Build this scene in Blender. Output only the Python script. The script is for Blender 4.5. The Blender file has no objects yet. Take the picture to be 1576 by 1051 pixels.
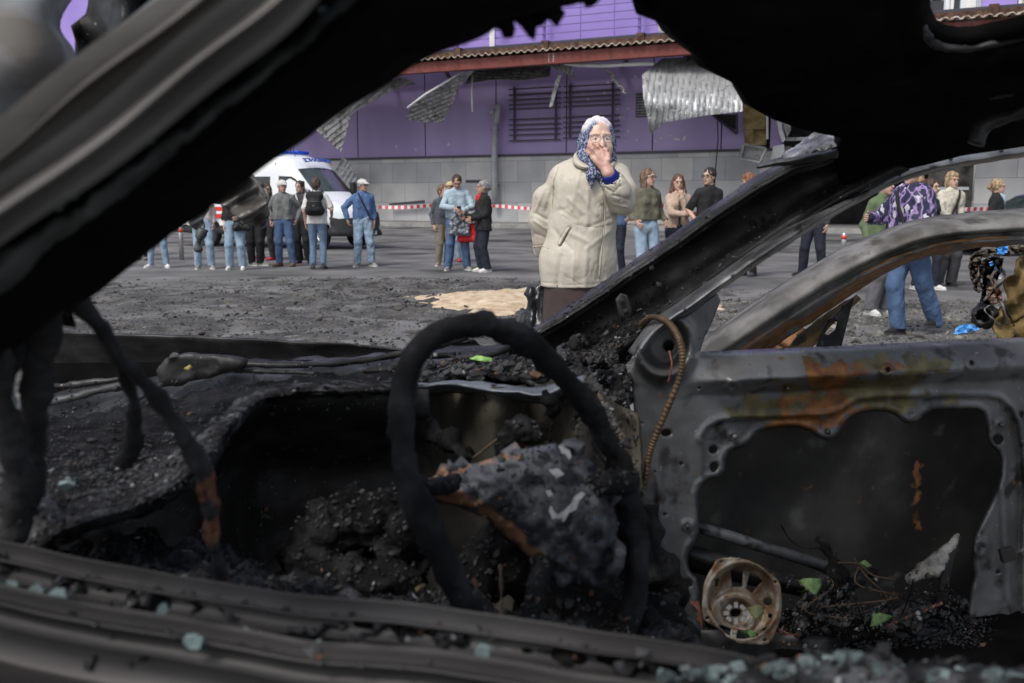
import bpy, bmesh, math, random
import numpy as np
from mathutils import Vector, Matrix, noise
from mathutils.bvhtree import BVHTree
from mathutils.geometry import delaunay_2d_cdt, tessellate_polygon
R = math.radians
random.seed(7); RNG = np.random.default_rng(7)
sc = bpy.context.scene
# ---------------------------------------------------------------- camera
F = 1532.0; PCX = 788.0; PCY = 525.5; PITCH = math.atan(220.5 / F); CAMZ = 1.35
cam = bpy.data.cameras.new('camera'); camo = bpy.data.objects.new('camera', cam)
sc.collection.objects.link(camo); sc.camera = camo
cam.sensor_width = 36; cam.lens = 35.0; cam.clip_start = 0.02; cam.clip_end = 900
camo.location = (0, 0, CAMZ); camo.rotation_euler = (R(90) - PITCH, 0, 0)
cam.dof.use_dof = True; cam.dof.aperture_blades = 0; cam.dof.focus_distance = 4.3; cam.dof.aperture_fstop = 6.0
# ---------------------------------------------------------------- light
w = bpy.data.worlds.new("World"); sc.world = w; w.use_nodes = True
nt = w.node_tree; bg = nt.nodes['Background']; sky = nt.nodes.new('ShaderNodeTexSky')
sky.sky_type = 'NISHITA'; sky.sun_disc = False; sky.sun_elevation = R(52); sky.sun_rotation = R(215)
sky.air_density = 1.0; sky.dust_density = 3.0; sky.ozone_density = 0.6
hsv = nt.nodes.new('ShaderNodeHueSaturation'); hsv.inputs['Saturation'].default_value = .55
nt.links.new(sky.outputs[0], hsv.inputs['Color']); nt.links.new(hsv.outputs[0], bg.inputs[0]); bg.inputs[1].default_value = 0.112
sl = bpy.data.lights.new('sun', 'SUN'); sl.energy = 1.4; sl.angle = R(14); sl.color = (1, .96, .9)
so = bpy.data.objects.new('sun', sl); sc.collection.objects.link(so)
_a = R(215); _e = R(52)
so.rotation_euler = Vector((math.sin(_a) * math.cos(_e), math.cos(_a) * math.cos(_e), math.sin(_e))).to_track_quat('Z', 'Y').to_euler()
sc.view_settings.view_transform = 'Standard'; sc.view_settings.look = 'None'
sc.view_settings.exposure = 0.5; sc.view_settings.gamma = 1
sc.cycles.max_bounces = 6; sc.cycles.diffuse_bounces = 4
# ---------------------------------------------------------------- pixel -> world
cp, sp_ = math.cos(PITCH), math.sin(PITCH)
def Wn(x, y, Y):                      # numpy: photo pixel + world depth Y -> world points
    x = np.asarray(x, float); y = np.asarray(y, float); Y = np.asarray(Y, float)
    a = (x - PCX) / F; b = (PCY - y) / F
    dy = cp + b * sp_; dz = -sp_ + b * cp
    t = Y / dy
    return np.stack([a * t, np.broadcast_to(Y, (a * t).shape), CAMZ + dz * t], -1)
def W(x, y, Y): return Vector(Wn(x, y, Y))
def ray(x, y):
    a = (x - PCX) / F; b = (PCY - y) / F
    return Vector((a, cp + b * sp_, -sp_ + b * cp)).normalized()
def G(x, y, z=0.0):                   # photo pixel -> ground point
    d = ray(x, y); t = (z - CAMZ) / d.z
    return Vector((0, 0, CAMZ)) + d * t
def gy(y): return CAMZ * F / (y - 305.0)     # depth of a ground point seen on row y
WM = 0.53                             # slant of the facade: s = Y + WM * X
def WP(x, y, s=42.0):                 # photo pixel -> point on a plane parallel to the facade
    d = ray(x, y); t = s / (d.y + WM * d.x)
    return Vector((0, 0, CAMZ)) + d * t
def gz(X, Y):
    return max(0.0, (Y + WM * X) - 30.0) * 0.028
# ---------------------------------------------------------------- object helpers
def finish(o, label=None, cat=None, group=None, kind=None):
    if label: o['label'] = label
    if cat: o['category'] = cat
    if group: o['group'] = group
    if kind: o['kind'] = kind
    return o
def wloc(o):
    v = Vector((0, 0, 0))
    while o is not None:
        v += o.location; o = o.parent
    return v
def thing(name, loc, label, cat, group=None, rz=0):
    o = bpy.data.objects.new(name, None); sc.collection.objects.link(o)
    o.location = loc; o.rotation_euler = (0, 0, rz); o.empty_display_size = .1
    return finish(o, label, cat, group)
def mk(name, verts, faces, mat, parent=None, smooth=True, local=False, origin=None, mats=None, fmi=None):
    me = bpy.data.meshes.new(name)
    verts = np.asarray(verts, float).reshape(-1, 3)
    off = np.zeros(3)
    if not local:
        if parent is not None: off = np.array(wloc(parent))
        elif origin is not None: off = np.array(origin)
        elif len(verts): off = np.array([verts[:, 0].mean(), verts[:, 1].mean(), verts[:, 2].min()])
    verts = verts - off
    if isinstance(faces, np.ndarray): faces = faces.tolist()
    me.from_pydata(verts.tolist(), [], faces)
    me.update()
    if smooth: me.polygons.foreach_set('use_smooth', [True] * len(me.polygons))
    for m in (mats or [mat]):
        if m is not None: me.materials.append(m)
    if fmi is not None: me.polygons.foreach_set('material_index', list(fmi))
    o = bpy.data.objects.new(name, me); sc.collection.objects.link(o)
    if parent is not None: o.parent = parent
    elif not local: o.location = off
    return o
def attr(o, name, vals):
    a = o.data.attributes.new(name, 'FLOAT', 'POINT'); a.data.foreach_set('value', np.asarray(vals, float)); return o
def solid(o, t, offset=-1):
    m = o.modifiers.new('s', 'SOLIDIFY'); m.thickness = t; m.offset = offset; return o
def bev(o, wd=.004, seg=2):
    m = o.modifiers.new('b', 'BEVEL'); m.width = wd; m.segments = seg; m.limit_method = 'ANGLE'; return o
class MB:
    def __init__(s): s.v = []; s.f = []; s.mi = []
    def add(s, v, f, mi=0):
        n = len(s.v); s.v += [tuple(p) for p in v]; s.f += [[i + n for i in q] for q in f]; s.mi += [mi] * len(f); return s
    def box(s, c, size, M=None, mi=0):
        hx, hy, hz = size[0] / 2, size[1] / 2, size[2] / 2
        v = [Vector((x, y, z)) for z in (-hz, hz) for x, y in ((-hx, -hy), (hx, -hy), (hx, hy), (-hx, hy))]
        if M is not None: v = [M @ p for p in v]
        v = [p + Vector(c) for p in v]
        return s.add(v, [(0, 3, 2, 1), (4, 5, 6, 7), (0, 1, 5, 4), (1, 2, 6, 5), (2, 3, 7, 6), (3, 0, 4, 7)], mi)
    def tube(s, pts, r, seg=8, cap=True, mi=0, sx=1.0):
        pts = [Vector(p) for p in pts]; n = len(pts)
        rr = r if isinstance(r, (list, tuple, np.ndarray)) else [r] * n
        base = len(s.v); up = None
        for i, p in enumerate(pts):
            t = (pts[min(i + 1, n - 1)] - pts[max(i - 1, 0)])
            if t.length < 1e-9: t = Vector((0, 0, 1))
            t.normalize()
            if up is None:
                up = Vector((0, 0, 1)) if abs(t.z) < .9 else Vector((1, 0, 0))
            b = t.cross(up)
            if b.length < 1e-6: b = t.cross(Vector((0, 1, 0.3)))
            b.normalize(); up = b.cross(t).normalized()
            for k in range(seg):
                a = 2 * math.pi * k / seg
                q = p + (b * math.cos(a) * sx + up * math.sin(a)) * rr[i]
                s.v.append(tuple(q))
        for i in range(n - 1):
            for k in range(seg):
                a = base + i * seg + k; b2 = base + i * seg + (k + 1) % seg
                s.f.append([a, b2, b2 + seg, a + seg]); s.mi.append(mi)
        if cap:
            s.f.append([base + k for k in range(seg)][::-1]); s.mi.append(mi)
            s.f.append([base + (n - 1) * seg + k for k in range(seg)]); s.mi.append(mi)
        return s
    def prism(s, poly, dvec, mi=0):          # poly: list of Vectors, thickness vector
        n = len(poly); d = Vector(dvec); A = [Vector(p) for p in poly]
        tris = tessellate_polygon([A])
        v = A + [p + d for p in A]
        f = [list(t) for t in tris] + [[i + n for i in t][::-1] for t in tris]
        f += [[i, (i + 1) % n, (i + 1) % n + n, i + n] for i in range(n)]
        return s.add(v, f, mi)
    def build(s, name, mat, parent=None, smooth=False, **k):
        mats = mat if isinstance(mat, list) else None
        o = mk(name, s.v, s.f, None if mats else mat, parent, smooth, mats=mats, fmi=s.mi if mats else None, **k)
        bm = bmesh.new(); bm.from_mesh(o.data); bmesh.ops.recalc_face_normals(bm, faces=bm.faces); bm.to_mesh(o.data); bm.free()
        return o
def resample(pl, n):
    pl = np.asarray(pl, float); d = np.r_[0, np.cumsum(np.hypot(np.diff(pl[:, 0]), np.diff(pl[:, 1])))]
    t = np.linspace(0, d[-1], n)
    return np.stack([np.interp(t, d, pl[:, k]) for k in range(pl.shape[1])], -1)
def smoothpl(pl, n, closed=False):      # Catmull-Rom through points, n samples
    P = np.asarray(pl, float)
    if closed: P = np.vstack([P[-1:], P, P[:2]])
    else: P = np.vstack([2 * P[0] - P[1], P, 2 * P[-1] - P[-2]])
    m = len(P) - 3; out = []
    for u in np.linspace(0, m, n, endpoint=not closed):
        i = min(int(u), m - 1); t = u - i
        p0, p1, p2, p3 = P[i:i + 4]
        out.append(.5 * (2 * p1 + (p2 - p0) * t + (2 * p0 - 5 * p1 + 4 * p2 - p3) * t * t + (3 * p1 - p0 - 3 * p2 + p3) * t ** 3))
    return np.array(out)
def fbm(P, s, seed=0, oct=3):
    P = np.asarray(P, float) * s + seed * 17.31
    return np.array([noise.fractal(Vector(p), 1.0, 2.0, oct) for p in P])
def loft(name, rows, mat, parent=None, n=60, sub=3, noi=0.0, ns=6, thick=None, smooth=True, rag=0.0, label=None, snap=True, cr=True, **k):
    """rows of (px,py,depth) polylines, joined into one curved sheet in the world"""
    Rw = np.array([(smoothpl(r, 80)[:, :] if cr and len(r) > 2 else np.asarray(r, float)).tolist() if 0 else resample(smoothpl(r, 60) if (cr and len(r) > 2) else r, n) for r in rows])
    if sub > 1:
        cols = [smoothpl(Rw[:, j], (len(rows) - 1) * sub + 1) for j in range(n)]
        Rw = np.array(cols).transpose(1, 0, 2)
    m = len(Rw); P = Wn(Rw[..., 0], Rw[..., 1], Rw[..., 2]).reshape(-1, 3)
    if noi:
        d = fbm(P, ns, len(name))
        P[:, 1] += d * noi; P[:, 2] += fbm(P + 5, ns, 3) * noi * .8
    if rag:
        q = P.reshape(m, n, 3); rg = np.array([noise.fractal(Vector((j * .35, 3.3, 0)), .7, 2, 4) for j in range(n)])
        q[-1, :, 2] += rg * rag; P = q.reshape(-1, 3)
    f = [[i * n + j, i * n + j + 1, (i + 1) * n + j + 1, (i + 1) * n + j] for i in range(m - 1) for j in range(n - 1)]
    o = mk(name, P, f, mat, parent, smooth, **k)
    faces_cam(o)
    if thick: solid(o, thick)
    return o
def faces_cam(o):
    me = o.data; c = Vector((0, 0, CAMZ)) - wloc(o); s = 0
    for p in me.polygons: s += p.normal.dot((c - p.center).normalized()) * p.area
    if s < 0: me.flip_normals()
def inside(poly, X, Y):
    poly = np.asarray(poly, float); r = np.zeros(X.shape, bool); n = len(poly); j = n - 1
    for i in range(n):
        xi, yi = poly[i][:2]; xj, yj = poly[j][:2]
        c = ((yi > Y) != (yj > Y)) & (X < (xj - xi) * (Y - yi) / (yj - yi + 1e-12) + xi)
        r ^= c; j = i
    return r
def distpl(pl, X, Y, closed=True):
    pl = np.asarray(pl, float)[:, :2]; d = np.full(X.shape, 1e9); n = len(pl)
    for i in range(n if closed else n - 1):
        a = pl[i]; b = pl[(i + 1) % n]; ab = b - a; L = ab @ ab + 1e-12
        t = np.clip(((X - a[0]) * ab[0] + (Y - a[1]) * ab[1]) / L, 0, 1)
        d = np.minimum(d, np.hypot(X - a[0] - t * ab[0], Y - a[1] - t * ab[1]))
    return d
def closedres(pl, step):
    pl = np.asarray(pl, float)[:, :2]; out = []
    for i in range(len(pl)):
        a = pl[i]; b = pl[(i + 1) % len(pl)]; k = max(1, int(np.hypot(*(b - a)) / step))
        for q in range(k): out.append(a + (b - a) * q / k)
    return np.array(out)
def cdt(outer, holes, step, seed=1):
    rng = np.random.default_rng(seed)
    outer = closedres(outer, step); holes = [closedres(h, step) for h in holes]
    x0, y0 = outer.min(0); x1, y1 = outer.max(0)
    gx, gy_ = np.meshgrid(np.arange(x0, x1, step), np.arange(y0, y1, step)); gx = gx.ravel() + rng.uniform(-.2, .2, gx.size) * step; gy_ = gy_.ravel() + rng.uniform(-.2, .2, gy_.size) * step
    ok = inside(outer, gx, gy_) & (distpl(outer, gx, gy_) > step * .55)
    for h in holes: ok &= ~inside(h, gx, gy_) & (distpl(h, gx, gy_) > step * .55)
    pts = []; edges = []
    for h in [outer] + holes:
        b = len(pts); pts += h.tolist(); edges += [(b + i, b + (i + 1) % len(h)) for i in range(len(h))]
    pts += np.stack([gx[ok], gy_[ok]], -1).tolist()
    r = delaunay_2d_cdt([Vector(p) for p in pts], edges, [], 0, 1e-6)
    V = np.array([tuple(v) for v in r[0]]); Fc = np.array([t for t in r[2] if len(t) == 3])
    c = V[Fc].mean(1); ok = inside(outer, c[:, 0], c[:, 1])
    for h in holes: ok &= ~inside(h, c[:, 0], c[:, 1])
    return V, Fc[ok]
def sheet(name, outer, holes, step, Yf, mat, parent=None, thick=None, smooth=True, noi=0, ns=6, **k):
    V, Fc = cdt(outer, holes, step)
    Yv = Yf(V[:, 0], V[:, 1]) if callable(Yf) else np.full(len(V), float(Yf))
    P = Wn(V[:, 0], V[:, 1], Yv)
    if noi: P[:, 1] += fbm(P, ns, len(name)) * noi
    o = mk(name, P, Fc, mat, parent, smooth, **k); faces_cam(o)
    o['_px'] = 0; del o['_px']
    if thick: solid(o, thick)
    return o, V, P
def pxtube(name, pts, rpx, mat, parent=None, n=40, seg=8, noi=0, ns=20, rib=None, **k):
    """pts (px,py,depth), radius in photo pixels at that depth"""
    S = smoothpl(pts, n) if len(pts) > 2 else resample(pts, n)
    P = Wn(S[:, 0], S[:, 1], S[:, 2])
    rp = np.interp(np.linspace(0, 1, n), np.linspace(0, 1, len(rpx)), rpx) if isinstance(rpx, (list, tuple)) else np.full(n, float(rpx))
    rr = rp * S[:, 2] / F
    if rib: rr = rr * (1 + .10 * np.sign(np.sin(np.arange(n) * rib)))
    mb = MB(); mb.tube([Vector(p) for p in P], list(rr), seg)
    o = mb.build(name, mat, parent, True, **k)
    if noi:
        v = np.array([tuple(q.co) for q in o.data.vertices]); d = fbm(v + np.array(wloc(o)), ns, 2)
        c = np.repeat(P - np.array(wloc(o)), seg, 0); dirn = v - c; dirn /= np.linalg.norm(dirn, axis=1)[:, None] + 1e-9
        v += dirn * (d * noi)[:, None]; o.data.vertices.foreach_set('co', v.ravel()); o.data.update()
    return o
# ---------------------------------------------------------------- implicit surfaces (bodies, clothing)
def capf(P, a, b, ra, rb):
    a = np.array(a, float); b = np.array(b, float); ab = b - a
    t = np.clip(((P - a) @ ab) / (ab @ ab + 1e-12), 0, 1)
    return np.linalg.norm(P - a - t[..., None] * ab, axis=-1) - (ra + (rb - ra) * t)
def ellf(P, c, r, Rm=None):
    q = P - np.array(c, float)
    if Rm is not None: q = q @ np.asarray(Rm)
    r = np.array(r, float); k0 = np.linalg.norm(q / r, axis=-1); k1 = np.linalg.norm(q / (r * r), axis=-1) + 1e-9
    return k0 * (k0 - 1) / k1
def surfnet(prims, h, k=0.03, cut=None, warp=None):
    los = []; his = []
    for p in prims:
        if p[0] == 'c':
            a, b, ra, rb = p[1:5]; m = max(ra, rb); los.append(np.minimum(a, b) - m); his.append(np.maximum(a, b) + m)
        elif p[0] == 'e':
            m = max(p[2]); los.append(np.array(p[1]) - m); his.append(np.array(p[1]) + m)
    lo = np.min(los, 0) - 3 * h - .01; hi = np.max(his, 0) + 3 * h + .01
    n = np.ceil((hi - lo) / h).astype(int) + 1
    D = np.full(n, 9.0)
    for p in prims:
        if p[0] in 'cC': a, b, ra, rb = p[1:5]; m = max(ra, rb); l = np.minimum(a, b) - m; u = np.maximum(a, b) + m
        else: m = max(p[2]); l = np.array(p[1]) - m; u = np.array(p[1]) + m
        l = l - k - 2 * h; u = u + k + 2 * h
        i0 = np.maximum(0, np.floor((l - lo) / h).astype(int)); i1 = np.minimum(n, np.ceil((u - lo) / h).astype(int) + 1)
        if np.any(i1 <= i0): continue
        g = np.stack(np.meshgrid(*[lo[q] + h * np.arange(i0[q], i1[q]) for q in range(3)], indexing='ij'), -1)
        d = capf(g, *p[1:5]) if p[0] in 'cC' else ellf(g, *p[1:4])
        kk = p[5] if p[0] in 'cC' and len(p) > 5 else (p[4] if p[0] in 'eE' and len(p) > 4 else k)
        sl_ = tuple(slice(i0[q], i1[q]) for q in range(3)); o = D[sl_]
        if p[0] in 'ce':
            hh = np.maximum(kk - np.abs(o - d), 0) / kk; D[sl_] = np.minimum(o, d) - hh * hh * kk * .25
        else:
            hh = np.maximum(kk - np.abs(o + d), 0) / kk; D[sl_] = np.maximum(o, -d) + hh * hh * kk * .25
    if cut:
        ax = [lo[q] + h * np.arange(n[q]) for q in range(3)]
        for nv, dd in cut:
            pl = nv[0] * ax[0][:, None, None] + nv[1] * ax[1][None, :, None] + nv[2] * ax[2][None, None, :] - dd
            D = np.maximum(D, pl)
    D[[0, -1]] = 9; D[:, [0, -1]] = 9; D[:, :, [0, -1]] = 9
    S = D < 0; cs = n - 1
    acc = np.zeros(tuple(cs) + (3,)); cnt = np.zeros(tuple(cs))
    for a in range(3):
        o1, o2 = [q for q in range(3) if q != a]
        for b in (0, 1):
            for c in (0, 1):
                st = [0, 0, 0]; st[o1] = b; st[o2] = c; en = list(st); en[a] += 1
                A = tuple(slice(st[q], st[q] + cs[q]) for q in range(3)); B = tuple(slice(en[q], en[q] + cs[q]) for q in range(3))
                cr = S[A] != S[B]; dA = D[A][cr]; t = dA / (dA - D[B][cr])
                add = np.zeros((cr.sum(), 3)); add[:, a] = t; add[:, o1] = b; add[:, o2] = c
                acc[cr] += add; cnt[cr] += 1
    val = cnt > 0; idx = np.full(tuple(cs), -1); idx[val] = np.arange(val.sum())
    V = (np.argwhere(val) + acc[val] / cnt[val][:, None]) * h + lo
    Fs = []
    for a in range(3):
        b = (a + 1) % 3; c = (a + 2) % 3
        A = [slice(1, n[q] - 1) for q in range(3)]; B = list(A); A[a] = slice(0, n[a] - 1); B[a] = slice(1, n[a])
        s0 = S[tuple(A)]; s1 = S[tuple(B)]; w_ = np.argwhere(s0 != s1)
        flip = ~s0[s0 != s1]
        off = np.zeros(3, int); off[b] = 1; off[c] = 1; w_ = w_ + off
        def cell(db, dc):
            q = w_.copy(); q[:, b] += db; q[:, c] += dc; return idx[q[:, 0], q[:, 1], q[:, 2]]
        Q = np.stack([cell(-1, -1), cell(0, -1), cell(0, 0), cell(-1, 0)], -1)
        Q[flip] = Q[flip][:, ::-1]; Fs.append(Q)
    Fq = np.vstack(Fs)
    return V, Fq
def rotm(ax, ang):
    return np.array(Matrix.Rotation(ang, 3, ax))
# ---------------------------------------------------------------- materials
def nmat(name, c1, c2=None, c3=None, scale=8, detail=6, rough=.7, metal=0, bump=.2, bscale=None, bdist=.01, lo=.35, hi=.65, spots=None, spscale=40, splo=.62, sphi=.66, stretch=None, attr_=None, spec=None, sheen=None, obj=True, fleck=None):
    m = bpy.data.materials.new(name); m.use_nodes = True; t = m.node_tree; N = t.nodes; L = t.links
    b = N['Principled BSDF']; b.inputs['Roughness'].default_value = rough; b.inputs['Metallic'].default_value = metal
    if spec is not None: b.inputs['Specular IOR Level'].default_value = spec
    tc = N.new('ShaderNodeTexCoord'); co = tc.outputs['Object']
    if stretch:
        mp = N.new('ShaderNodeMapping'); mp.inputs['Scale'].default_value = stretch; L.new(co, mp.inputs[0]); co = mp.outputs[0]
    def nz(s, d=detail):
        q = N.new('ShaderNodeTexNoise'); q.inputs['Scale'].default_value = s; q.inputs['Detail'].default_value = d; L.new(co, q.inputs['Vector']); return q
    def ramp(src, stops):
        r = N.new('ShaderNodeValToRGB'); L.new(src, r.inputs[0]); e = r.color_ramp.elements
        e[0].position = stops[0][0]; e[0].color = (*stops[0][1], 1); e[1].position = stops[-1][0]; e[1].color = (*stops[-1][1], 1)
        for p, c in stops[1:-1]:
            x = e.new(p); x.color = (*c, 1)
        return r.outputs[0]
    c2 = c2 or c1
    st = [(lo, c1), (hi, c2)] if c3 is None else [(lo, c1), ((lo + hi) / 2, c2), (hi, c3)]
    n1 = nz(scale); col = ramp(n1.outputs[0], st)
    def mixc(fac, a, bcol):
        x = N.new('ShaderNodeMix'); x.data_type = 'RGBA'; L.new(fac, x.inputs[0]); L.new(a, x.inputs[6])
        if isinstance(bcol, tuple): x.inputs[7].default_value = (*bcol, 1)
        else: L.new(bcol, x.inputs[7])
        return x.outputs[2]
    def rampm(src, a, b2):
        q = N.new('ShaderNodeMapRange'); L.new(src, q.inputs[0]); q.inputs[1].default_value = a; q.inputs[2].default_value = b2; return q.outputs[0]
    if fleck:
        f = ramp(nz(fleck[1], 2).outputs[0], [(.70, (0, 0, 0)), (.74, (1, 1, 1))]); col = mixc(f, col, fleck[0])
    if spots:
        n2 = nz(spscale, 3); f = ramp(n2.outputs[0], [(splo, (0, 0, 0)), (sphi, (1, 1, 1))]); col = mixc(f, col, spots)
    if attr_:
        for an, ac in attr_:
            a = N.new('ShaderNodeAttribute'); a.attribute_name = an
            n3 = nz(25, 5)
            if isinstance(ac[0], tuple): cc = ramp(n3.outputs[0], [(.35, ac[0]), (.65, ac[1])])
            else: cc = ac
            ad = N.new('ShaderNodeMath'); ad.operation = 'MULTIPLY_ADD'; L.new(nz(38, 12).outputs[0], ad.inputs[0]); ad.inputs[1].default_value = 2.0; L.new(a.outputs['Fac'], ad.inputs[2])
            col = mixc(ramp(ad.outputs[0], [(.98 / 2, (0, 0, 0)), (1.36 / 2, (.95, .95, .95))]) if 0 else rampm(ad.outputs[0], 1.32, 1.62), col, cc)
    L.new(col, b.inputs['Base Color'])
    if bump:
        n4 = nz(bscale or scale * 4, 8); bp = N.new('ShaderNodeBump'); bp.inputs['Strength'].default_value = bump; bp.inputs['Distance'].default_value = bdist
        L.new(n4.outputs[0], bp.inputs['Height']); L.new(bp.outputs[0], b.inputs['Normal'])
        rr = N.new('ShaderNodeMapRange'); L.new(n1.outputs[0], rr.inputs[0]); rr.inputs[1].default_value = .3; rr.inputs[2].default_value = .7
        rr.inputs[3].default_value = min(1, rough + .12); rr.inputs[4].default_value = max(0.05, rough - .12); L.new(rr.outputs[0], b.inputs['Roughness'])
    return m
def fabric(name, c, v=.15, rough=.9, scale=30):
    c = tuple(c); return nmat(name, tuple(x * (1 - v) for x in c), tuple(min(1, x * (1 + v)) for x in c), scale=scale / 3, rough=rough, bump=.25, bscale=scale * 3, bdist=.004)
# ================================================================ THE PLACE
def WL(X, s, z): return Vector((X, s - WM * X, z))
WD = Vector((1, -WM, 0)).normalized(); WNr = Vector((-WM, -1, 0)).normalized()   # along the facade / out of it
WANG = math.atan2(-WM, 1)
M_asph = nmat('asphalt', (.085, .084, .085), (.140, .138, .138), (.20, .197, .194), scale=.9, detail=12, rough=.85, bump=.35, bscale=60, bdist=.01, spots=(.040, .038, .038), spscale=.5, splo=.52, sphi=.66, lo=.3, hi=.72)
M_mud = nmat('burnt_mud', (.028, .027, .027), (.070, .068, .066), (.15, .145, .135), scale=2.6, detail=14, rough=.75, bump=.7, bscale=30, bdist=.03, spots=(.26, .25, .21), spscale=26, splo=.64, sphi=.70, fleck=((.40, .39, .34), 55), lo=.32, hi=.7)
M_chip = nmat('rubble_chips', (.015, .014, .014), (.055, .05, .047), (.16, .15, .12), scale=1.6, rough=.8, bump=.3, lo=.38, hi=.66)
M_sand = nmat('sand', (.42, .31, .20), (.56, .44, .31), (.66, .54, .40), scale=7, detail=10, rough=.95, bump=.6, bscale=40, bdist=.02)
M_pave = nmat('paving', (.15, .148, .145), (.21, .208, .2), scale=1.5, detail=8, rough=.9, bump=.3)
M_kerb = nmat('kerb_stone', (.20, .2, .195), (.3, .3, .29), scale=3, rough=.9)
# ground: one sheet, fine enough to rise towards the facade
xs = list(np.arange(-60, 61, 4.0)); ys = list(np.arange(-8, 90, 2.0)); xs = [-400] + xs + [400]; ys = [-60] + ys + [400]
V = [(x, y, min(.33, gz(x, y)) if y < 89 else .33) for y in ys for x in xs]; nx = len(xs)
mk('ground', V, [[j * nx + i, j * nx + i + 1, (j + 1) * nx + i + 1, (j + 1) * nx + i] for j in range(len(ys) - 1) for i in range(nx - 1)], M_asph, local=True)['kind'] = 'structure'
# burnt, churned ground in the middle
X0, X1, Y0, Y1, st = -9.5, 7.5, 6.0, 19.5, .075
gx = np.arange(X0, X1, st); gyv = np.arange(Y0, Y1, st); GX, GY = np.meshgrid(gx, gyv)
fl = np.stack([GX.ravel(), GY.ravel(), GX.ravel() * 0], -1)
n1 = fbm(fl, .55, 1, 4); n2 = fbm(fl, 3.2, 2, 4)
c = -.4 + 0 * GY.ravel(); ed = np.minimum.reduce([GX.ravel() - X0, X1 - GX.ravel(), GY.ravel() - Y0, Y1 - GY.ravel()])
e = ((GX.ravel() + 2.2) / 6.2) ** 2 + ((GY.ravel() - 11.5) / 5.3) ** 2 + n1 * .9
msk = np.clip((1.25 - e) / .5, 0, 1) * np.clip(ed / .8, 0, 1)
hgt = -.03 + msk * (.035 + .035 * n1 + .050 * np.maximum(n2, -.2))
ny = len(gyv); nx = len(gx)
mk('burnt_ground', np.stack([GX.ravel(), GY.ravel(), hgt], -1), [[j * nx + i, j * nx + i + 1, (j + 1) * nx + i + 1, (j + 1) * nx + i] for j in range(ny - 1) for i in range(nx - 1) if max(hgt[j * nx + i], hgt[j * nx + i + 1], hgt[(j + 1) * nx + i], hgt[(j + 1) * nx + i + 1]) > 0], M_mud, local=True)['kind'] = 'structure'
def mud_h(x, y):
    i = int((x - X0) / st); j = int((y - Y0) / st)
    return max(0, hgt[j * nx + i]) if 0 <= i < nx and 0 <= j < ny else 0
# loose chips and flakes of burnt rubble
def chips(name, n, fn, mat, label, cat, smin, smax, flat=.35):
    mb = MB(); rr = random.Random(len(name) + n)
    for _ in range(n):
        x, y = fn(rr); s = rr.uniform(smin, smax) * (1 if rr.random() < .9 else 2.2); k = rr.randint(4, 6); a0 = rr.uniform(0, 6)
        z = mud_h(x, y); pts = [Vector((math.cos(a0 + 6.283 * i / k) * s * rr.uniform(.5, 1.2), math.sin(a0 + 6.283 * i / k) * s * rr.uniform(.3, 1), 0)) for i in range(k)]
        Mx = Matrix.Rotation(rr.uniform(-.7, .7), 3, 'X') @ Matrix.Rotation(rr.uniform(-.7, .7), 3, 'Y')
        pts = [Mx @ p + Vector((x, y, z + s * flat * .6)) for p in pts]; top = sum(pts, Vector()) / k + Vector((0, 0, s * flat))
        b = [p - Vector((0, 0, s * flat)) for p in pts]
        v = pts + b + [top]; mb.add(v, [[i, (i + 1) % k, 2 * k] for i in range(k)] + [[i + k, (i + 1) % k + k, (i + 1) % k, i] for i in range(k)])
    return finish(mk(name, mb.v, mb.f, mat, smooth=False), label, cat, kind='stuff')
def mudspot(rr):
    while True:
        x = rr.gauss(-2, 3.0); y = rr.uniform(7, 17)
        if -9 < x < 6 and ((x + 2.2) / 6.5) ** 2 + ((y - 11.5) / 5.5) ** 2 < rr.uniform(.3, 1.5): return x, y
chips('burnt_rubble', 9000, mudspot, M_chip, 'grey and black flakes of burnt rubble strewn over the scorched ground', 'rubble', .005, .022)
def rgtspot(rr): return rr.uniform(2.2, 8.5), rr.uniform(8.6, 13.2)
M_chip2 = nmat('rubble_light', (.03, .03, .028), (.10, .095, .085), (.26, .25, .21), scale=2.5, rough=.85, bump=.3)
chips('ash_rubble', 6500, rgtspot, M_chip2, 'pale ash and broken bits spread behind the second burnt car', 'rubble', .007, .028)
# sand
gx = np.arange(-1.55, 3.3, .05); gyv = np.arange(10.9, 15.6, .05); GX, GY = np.meshgrid(gx, gyv); fl = np.stack([GX.ravel(), GY.ravel(), 0 * GX.ravel()], -1)
s1 = fbm(fl, 1.1, 5, 4); s2 = fbm(fl, 5, 6, 4); ee = ((GX.ravel() - .55) / 2.0) ** 2 + ((GY.ravel() - 12.9) / 1.6) ** 2 + s1 * .55
hh = np.clip(1.0 - ee, -.3, 1); hh = np.where(hh > 0, .004 + .09 * hh ** .8 + .035 * s2 * np.clip(hh * 4, 0, 1), -.02); ny2 = len(gyv); nx2 = len(gx)
finish(mk('sand_pile', np.stack([GX.ravel(), GY.ravel(), hh], -1), [[j * nx2 + i, j * nx2 + i + 1, (j + 1) * nx2 + i + 1, (j + 1) * nx2 + i] for j in range(ny2 - 1) for i in range(nx2 - 1) if hh[[j * nx2 + i, j * nx2 + i + 1, (j + 1) * nx2 + i + 1]].max() > 0], M_sand),
       'low spread of yellow sand thrown on the road behind the woman in the coat', 'sand', kind='stuff')
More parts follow.
